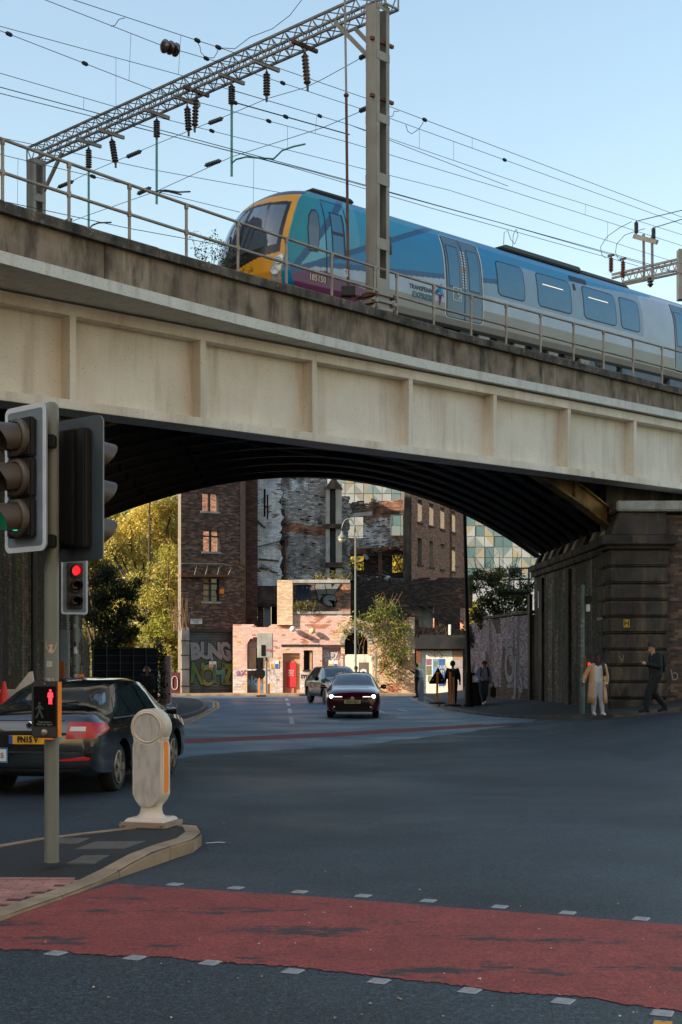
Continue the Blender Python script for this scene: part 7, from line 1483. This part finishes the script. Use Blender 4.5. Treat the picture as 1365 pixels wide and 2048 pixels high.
# ------------------------------------------------------------ people
def capsule(b, p, q, r1, r2):
    p, q = Vector(p), Vector(q); L = (q - p).length; d = (q - p) if L > 1e-4 else Vector((0, 0, 1)); pr = []
    for i in range(5): a = R(-90 + 88 * i / 4 + 1); pr.append((r1 * math.cos(a), r1 * math.sin(a)))
    for i in range(5): a = R(1 + 88 * i / 4); pr.append((r2 * math.cos(a), L + r2 * math.sin(a)))
    b.lathe(pr, 12, p, d)
def segdist(P, p, q, r1, r2):
    p, q = np.array(p), np.array(q); d = q - p; L2 = d @ d + 1e-9; t = np.clip((P - p) @ d / L2, 0, 1); return np.linalg.norm(P - (p + t[:, None] * d), axis=1) - (r1 + (r2 - r1) * t)
m_cloth = M('clothing', attr=True, rough=.85, var=.12, vs=14, bump=.6, bs=13)
SK = {'light': c(196, 146, 122), 'dark': c(88, 58, 46), 'mid': c(150, 108, 88)}
def person(label, loc, yaw, H, col, pose, vox=.016, skin='light', hair=c(26, 20, 18), hairlong=False, wide=1.0):
    """figure faces -y before yaw; col: top, legs, shoes; pose: joint overrides"""
    th = thing('person', label, 'person', loc, yaw); k = H / 1.76; J = dict(pel=(0, 0, .95), ch=(0, .0, 1.32), nk=(0, -.01, 1.45), hd=(0, -.03, 1.6),
      sL=(.19, 0, 1.4), eL=(.25, .03, 1.13), hL=(.26, -.06, .88), sR=(-.19, 0, 1.4), eR=(-.25, .03, 1.13), hR=(-.26, -.06, .88), kL=(.1, -.02, .5), aL=(.11, .02, .09), kR=(-.1, -.02, .5), aR=(-.11, .02, .09), tilt=0, tL=(0, -.16, -.045), tR=(0, -.16, -.045), fist=False)
    J.update(pose); V_ = {n: Vector(v) for n, v in J.items() if isinstance(v, tuple)}; caps = []
    T, Lg, Sh, Sk = col['top'], col['legs'], col['shoes'], SK[skin]
    def cp(p, q, r1, r2, cc): caps.append((tuple(Vector(p) * k), tuple(Vector(q) * k), r1 * k, r2 * k, cc))
    pel, ch_, nk, hd = V_['pel'], V_['ch'], V_['nk'], V_['hd']; W_ = wide
    for s in (-1, 1):
        cp(pel + Vector((s * .065 * W_, 0, .06)), ch_ + Vector((s * .085 * W_, 0, 0)), .115 * W_, .115 * W_, T); cp(ch_ + Vector((s * .07, 0, .02)), V_['sL' if s > 0 else 'sR'], .085, .068, T)
        cp(pel + Vector((s * .06, .0, -.02)), pel + Vector((s * .075, .01, .04)), .12, .12, Lg)
        sd = 'L' if s > 0 else 'R'; sh_, el, ha = V_['s' + sd], V_['e' + sd], V_['h' + sd]; kn, an = V_['k' + sd], V_['a' + sd]
        cp(sh_, el, .066 * W_, .052 * W_, T); cp(el, el.lerp(ha, .86), .052 * W_, .042 * W_, T); d = (ha - el).normalized(); pa = ha + d * .045; cp(ha, pa, .03, .034, Sk)
        side = d.cross(Vector((0, 1, 0.01))).normalized(); fwd = side.cross(d).normalized() * (1 if d.z < 0 else -1)
        for i, (o_, ln_) in enumerate(((-.026, .062), (-.009, .072), (.009, .068), (.026, .052))):
            f0 = pa + side * o_ + d * .02; f1 = f0 + d * ln_ * .55 - fwd * .01; f2 = f1 + d * ln_ * .4 - fwd * (.03 if not J['fist'] else .05); cp(f0, f1, .011, .0105, Sk); cp(f1, f2, .0105, .009, Sk)
        tb_ = ha + d * .015 - side * s * .03; cp(tb_, tb_ - side * s * .02 + d * .045 - fwd * .02, .013, .01, Sk)
        hip = pel + Vector((s * .09, 0, -.03)); cp(hip, kn, .098 * col.get('lw', 1), .068 * col.get('lw', 1), Lg); cp(kn, an + Vector((0, 0, .06)), .066 * col.get('lw', 1), .05 * col.get('lw', 1), Lg); cp(an, an + V_['t' + sd], .045, .04, Sh); cp(an, an + Vector((0, .04, -.04)), .045, .042, Sh)
    cp(nk - Vector((0, 0, .04)), hd - Vector((0, -.01, .06)), .052, .05, Sk if not col.get('hood') else T)
    up_ = Vector((0, -math.sin(J['tilt']), math.cos(J['tilt']))); fw = Vector((0, -math.cos(J['tilt']), -math.sin(J['tilt'])))
    cp(hd - up_ * .035 + fw * .012, hd + up_ * .055 - fw * .01, .072, .088, Sk); cp(hd - up_ * .085 + fw * .045, hd - up_ * .05 + fw * .04, .035, .05, Sk); cp(hd + fw * .085 + up_ * .015, hd + fw * .1 - up_ * .02, .012, .018, Sk)
    for s in (-1, 1): cp(hd + Vector((s * .085, .01, -.01)), hd + Vector((s * .09, .015, .02)), .014, .016, Sk)
    b = MB()
    for q in caps: capsule(b, *q[:4])
    me = bpy.data.meshes.new('body'); me.from_pydata(b.v, [], b.f); o = bpy.data.objects.new('body', me); C.objects.link(o); md = o.modifiers.new('r', 'REMESH'); md.mode = 'VOXEL'; md.voxel_size = vox; md.use_smooth_shade = True; sm_ = o.modifiers.new('s', 'SMOOTH'); sm_.iterations = 3; sm_.factor = .5
    dg = bpy.context.evaluated_depsgraph_get(); m2 = bpy.data.meshes.new_from_object(o.evaluated_get(dg)); bpy.data.objects.remove(o)
    P = np.empty(len(m2.vertices) * 3, 'f4'); m2.vertices.foreach_get('co', P); P = P.reshape(-1, 3); D = np.stack([segdist(P, *q[:4]) for q in caps]); cc = np.array([q[4] for q in caps], 'f4')[D.argmin(0)]
    a = m2.color_attributes.new('col', 'FLOAT_COLOR', 'POINT'); a.data.foreach_set('color', np.c_[cc, np.ones(len(cc), 'f4')].ravel()); m2.materials.clear(); m2.materials.append(m_cloth); m2.polygons.foreach_set('use_smooth', [True] * len(m2.polygons)); link('body', m2, th)
    # hair cap, eyes, brows, mouth
    nu2, nv2 = 24, 16; b = MB(); hc = hd + up_ * .026 - fw * .012; grid_ = []; rt = Vector((1, 0, 0))
    for i in range(nv2 + 1):
        for j in range(nu2):
            th_ = math.pi * i / nv2; ph_ = 2 * math.pi * j / nu2; x_, y_, z_ = math.sin(th_) * math.cos(ph_), math.sin(th_) * math.sin(ph_), math.cos(th_)
            rr2 = 1 + .03 * math.sin(7 * ph_ + 5 * th_); grid_.append((hc + (rt * (x_ * .106) + fw * (y_ * .112) + up_ * (z_ * .132)) * rr2) * k)
    keep = []
    for i in range(nv2):
        for j in range(nu2):
            q = [i * nu2 + j, i * nu2 + (j + 1) % nu2, (i + 1) * nu2 + (j + 1) % nu2, (i + 1) * nu2 + j]; m3 = sum((grid_[t_] for t_ in q), Vector()) / 4 / k - hd
            if m3.dot(up_) * .85 - m3.dot(fw) * .75 > .022 and not (m3.dot(fw) > .03 and m3.dot(up_) < .075): keep.append(q)
    b.add(grid_, keep); ho = b.build('hair', M('hair', hair, .7, var=.2, vs=40), th, smooth=True)
    bm = bmesh.new(); bm.from_mesh(ho.data); bmesh.ops.delete(bm, geom=[v for v in bm.verts if not v.link_faces], context='VERTS'); bm.to_mesh(ho.data); bm.free()
    for s in (-1, 1):
        b = MB(); e = (hd + fw * .083 + up_ * .022 + Vector((s * .032, 0, 0))) * k; b.lathe([(0, -.008), (.011, 0), (0, .008)], 8, e, fw); b.build('eye', m_blackp, th)
        b = MB(); e = (hd + fw * .088 + up_ * .045 + Vector((s * .034, 0, 0))) * k; b.beam(e - Vector((.018, 0, 0)), e + Vector((.018, 0, 0)), .012, .007); b.build('eyebrow', m_blackp, th)
    b = MB(); e = (hd + fw * .083 - up_ * .052) * k; b.beam(e - Vector((.02, 0, 0)), e + Vector((.02, 0, 0)), .012, .008); b.build('mouth', M('lip', c(120, 70, 64), .6, var=0), th)
    return th, k
blk_, blk2 = c(22, 23, 25), c(16, 16, 18)
# man with phone
pm = gp(1312, 1427, .11); pA, k = person('man in black jacket and trousers walking left while looking at a phone', pm, R(-82), 1.84, dict(top=c(20, 26, 28), legs=blk2, shoes=blk2, lw=1.38), dict(hd=(0, -.09, 1.57), nk=(0, -.05, 1.45), ch=(0, -.01, 1.32), tilt=.45, eL=(.24, .02, 1.12), hL=(.07, -.27, 1.19), eR=(-.24, .02, 1.12), hR=(-.08, -.27, 1.2), kL=(.09, -.2, .52), aL=(.1, -.27, .1), kR=(-.1, -.02, .5), aR=(-.11, .27, .13), tR=(0, -.14, -.07)), vox=.013, hair=c(24, 20, 18), wide=1.2)
ph_ = thing('mobile_phone', 'phone held in both hands by the man in black', 'phone', pm); ph_.rotation_euler = (0, 0, R(-82)); b = MB(); b.box(-.037, .037, -.006, .006, -.075, .075); o = b.build('case', m_black, ph_, bevel=.004); o.location = Vector((0, -.37, 1.3)); o.rotation_euler = (R(-50), 0, 0)
b = MB(); capsule(b, (-.05, .15, 1.1), (-.05, .14, 1.42), .085, .07); capsule(b, (.05, .15, 1.1), (.05, .14, 1.42), .085, .07); b.build('hood_and_bag', M('black_nylon', c(16, 17, 20), .9, spec=.2, var=.1), pA, smooth=True)
# woman in the tan coat
pwm = gp(1196, 1432, .11); cream_, tan = c(196, 194, 184), c(206, 158, 116)
pB, k = person('woman in a long open tan coat and pale tracksuit standing on the corner', pwm, R(4), 1.66, dict(top=cream_, legs=c(168, 168, 172), shoes=c(206, 204, 198), lw=1.25, hood=False), dict(eR=(-.33, .06, 1.15), hR=(-.42, -.04, .93), sR=(-.18, 0, 1.4), eL=(.27, .04, 1.13), hL=(.25, -.06, .88), aL=(.13, -.02, .09), tL=(.03, -.15, -.045)), vox=.013, skin='dark', hair=c(20, 15, 14))
b = MB(); rows = []; nn2 = 26
for z, rx, ry, op_a in ((1.47, .13, .1, 40), (1.40, .205, .13, 34), (1.25, .215, .155, 36), (1.05, .21, .16, 40), (.85, .225, .17, 36), (.6, .25, .19, 32), (.36, .27, .21, 30)):
    rows.append([Vector((rx * math.sin(a), -ry * math.cos(a) + .01 + .012 * math.sin(a * 5 + z * 4) * (1.5 - z), z)) * k for a in [R(op_a + (360 - 2 * op_a) * i / nn2) for i in range(nn2 + 1)]])
m_ = nn2 + 1; b.add([v for r in rows for v in r], [(j * m_ + i, j * m_ + i + 1, (j + 1) * m_ + i + 1, (j + 1) * m_ + i) for j in range(len(rows) - 1) for i in range(nn2)]); m_tan = M('tan_wool', tan, .9, var=.08, vs=10, bump=.2, bs=30)
co = b.build('coat', m_tan, pB, smooth=True); sd = co.modifiers.new('thick', 'SOLIDIFY'); sd.thickness = .022; sd.offset = 1
for pts in (((-.19, 0, 1.4), (-.33, .06, 1.15), (-.41, -.03, .98)), ((.19, 0, 1.4), (.27, .04, 1.13), (.255, -.04, .95))): b = MB(); b.path([Vector(p) * k for p in pts], .07 * k, 12, .066 * k); capsule(b, Vector(pts[0]) * k, Vector(pts[1]) * k, .076 * k, .068 * k); b.build('coat_sleeve', m_tan, co, smooth=True)
b = MB(); 
for i in range(7): x = .075 + .018 * (i % 4); b.path([Vector((x * .8, -.02 - .02 * (i // 4), 1.62)) * k, Vector((x + .03, -.08, 1.48)) * k, Vector((x + .05, -.17, 1.3)) * k, Vector((x + .045, -.19, 1.12 + .03 * (i % 3))) * k], .02, 6, .012)
for i in range(5): b.path([Vector((-.06 + .03 * i, .06, 1.64)) * k, Vector((-.07 + .035 * i, .1, 1.45)) * k, Vector((-.06 + .03 * i, .13, 1.25)) * k], .025, 6, .015)
b.build('braids', M('black_hair', c(22, 16, 15), .5, var=.2, vs=60), pB, smooth=True)
b = MB(); b.lathe([(0, -.015), (.03, 0), (0, .015)], 8, Vector((.1, -.0, 1.6)) * k, (1, 0, 0)); b.build('earphone', m_white, pB)
for z in (1.0, .86): b = MB(); b.lathe([(.018, 0), (.018, .01), (0, .01)], 8, Vector((.135, -.19, z)) * k, (.3, -1, 0)); b.build('coat_button', m_trim, co)
# man in the blue hoodie
ph2 = gp(968, 1411, .11); pC, k = person('man in pale blue hoodie and jeans walking with head bowed, hands in pocket', ph2, R(8), 1.72, dict(top=c(132, 148, 184), legs=c(44, 66, 80), shoes=c(200, 200, 200), lw=1.15, hood=True), dict(hd=(0, -.09, 1.57), nk=(0, -.04, 1.44), tilt=.55, eR=(-.28, .05, 1.15), hR=(-.13, -.15, 1.0), eL=(.27, .04, 1.13), hL=(.27, -.02, .86), aL=(.06, .12, .14), kL=(.08, -.08, .5), aR=(-.05, -.12, .09)), vox=.018, hair=c(20, 18, 18), wide=1.08)
for s in (-1, 1): b = MB(); b.path([Vector((s * .12, .1, 1.46)) * k, Vector((s * .13, -.08, 1.47)) * k, Vector((s * .14, -.15, 1.3)) * k, Vector((s * .16, -.1, 1.1)) * k], .022, 6); b.build('rucksack_strap', m_trim, pC)
bg_ = thing('hand_bag', 'dark holdall carried by the man in the blue hoodie', 'bag', ph2 + Vector((.36, 0, 0))); b = MB(); b.box(-.09, .09, -.2, .2, .3, .7); b.build('body', m_trim, bg_, bevel=.04); b = MB(); b.path([(0, -.12, .7), (0, -.06, .88), (0, .06, .88), (0, .12, .7)], .015, 5); b.build('handle', m_trim, bg_)
# silhouetted man, backpacker, headphones, far pedestrian
pD, k = person('man in dark coat seen in silhouette against the white hoarding', gp(906, 1411, .11), R(170), 1.74, dict(top=c(34, 28, 26), legs=c(24, 22, 22), shoes=blk2, lw=1.2), dict(eL=(.27, .03, 1.14), hL=(.29, -.04, .9), eR=(-.27, .03, 1.14), hR=(-.28, -.04, .9), aL=(.08, .1, .1), aR=(-.09, -.1, .09)), vox=.018, wide=1.06)
qe = Vector((xat(834, 62.3), 62.3, gh(3.5, 62) + .11)); pE, k = person('person in dark coat facing left with a white backpack by the hoarding', qe, R(-100), 1.62, dict(top=c(30, 30, 36), legs=c(26, 26, 30), shoes=blk2), dict(eR=(-.2, -.14, 1.25), hR=(-.14, -.28, 1.35)), vox=.02, skin='mid', hair=c(60, 34, 24))
bk = thing('backpack', 'white backpack worn by the person in front of the hoarding', 'bag', qe); bk.rotation_euler = (0, 0, R(-100)); b = MB(); capsule(b, (-.05, .22, .98), (-.05, .2, 1.26), .12, .1); capsule(b, (.05, .22, .98), (.05, .2, 1.26), .12, .1); b.build('body', m_white, bk, smooth=True); b = MB(); b.path([(.12, .12, 1.3), (.13, 0, 1.38), (.13, -.08, 1.25), (.13, .1, 1.0)], .02, 5); b.build('strap', m_white, bk)
qf = Vector((xat(294, 45), 45, gh(-6, 45) + .1)); pF, k = person('person in black puffer jacket wearing pale headphones by the mesh fence', qf, R(12), 1.55, dict(top=c(24, 24, 26), legs=blk2, shoes=blk2), dict(), vox=.018, skin='mid', hair=c(18, 16, 16), wide=1.25)
b = MB(); b.path([Vector((.1 * math.sin(a), 0, 1.62 + .125 * math.cos(a))) * k for a in [R(-95 + 190 * i / 10) for i in range(11)]], .014, 6); b.build('headband', m_boll, pF)
for s in (-1, 1): b = MB(); b.lathe([(.045, -.025), (.05, 0), (.045, .025)], 12, Vector((s * .11, -.01, 1.6)) * k, (1, 0, 0)); b.build('ear_cup', m_boll, pF)
person('pedestrian whose head shows just above the maroon hatchback', Vector((xat(712.5, 66.5), 66.5, gh(.7, 66))), R(20), 1.58, dict(top=c(60, 50, 52), legs=blk_, shoes=blk2), dict(), vox=.022, skin='mid', hair=c(52, 30, 24))

# ------------------------------------------------------------ unseen blocks added to shade the street and bounce warm light
def block(name, label, x0, x1, y0, y1, h, mat, cat='building'):
    t = thing(name, label, cat, ((x0 + x1) / 2, (y0 + y1) / 2, -.3)); b = MB(); b.box(x0, x1, y0, y1, -.3, h); b.build('wall', mat, t, True); return t
m_ob = M('brown_brick', c(120, 98, 82), .9, var=.15, vs=2)
ob = block('added_shade_block', 'tall brown block added out of frame on the left to shade the street', -36, -31, 7, 53, 47, m_ob)  # added unseen to keep the sun off the bridge and street
lo = block('added_low_shade_block', 'lower brown block added out of frame to shade the near road', -36, -31, -44, 6.9, 20, m_ob)
cb = thing('added_bounce_building', 'tall sunlit cream block added unseen behind the camera to bounce warm light', 'building', (5, -11, -.3), math.atan2(.85, .53))  # added as a reflector, turned to throw warm sun on the girder
b = MB(); b.box(-20, 20, -12, 0, 0, 32); b.build('wall', M('cream_stone', c(204, 188, 168), .9, var=.1, vs=1), cb)
w0 = MB(); w0.box(-.8, .8, -.03, .03, -.95, .95); o0 = w0.build('window', m_aw); me = o0.data; bpy.data.objects.remove(o0)
for i in range(9):
    for j in range(8): o = link('window', me, cb); o.location = (-17.6 + i * 4.4, .02, 3 + j * 3.7)
for t_, X, y0, y1, hmax in ((ob, -30.95, 8, 49, 45), (lo, -30.95, -43, 4, 18)):
    w0 = MB(); w0.box(-.03, .03, -.8, .8, -.95, .95); o0 = w0.build('window', m_aw); me = o0.data; bpy.data.objects.remove(o0)
    yy = y0
    while yy < y1:
        z = 3
        while z < hmax - 2: o = link('window', me, t_, True); o.location = (X, yy + 1.5, z); z += 3.6
        yy += 4.2
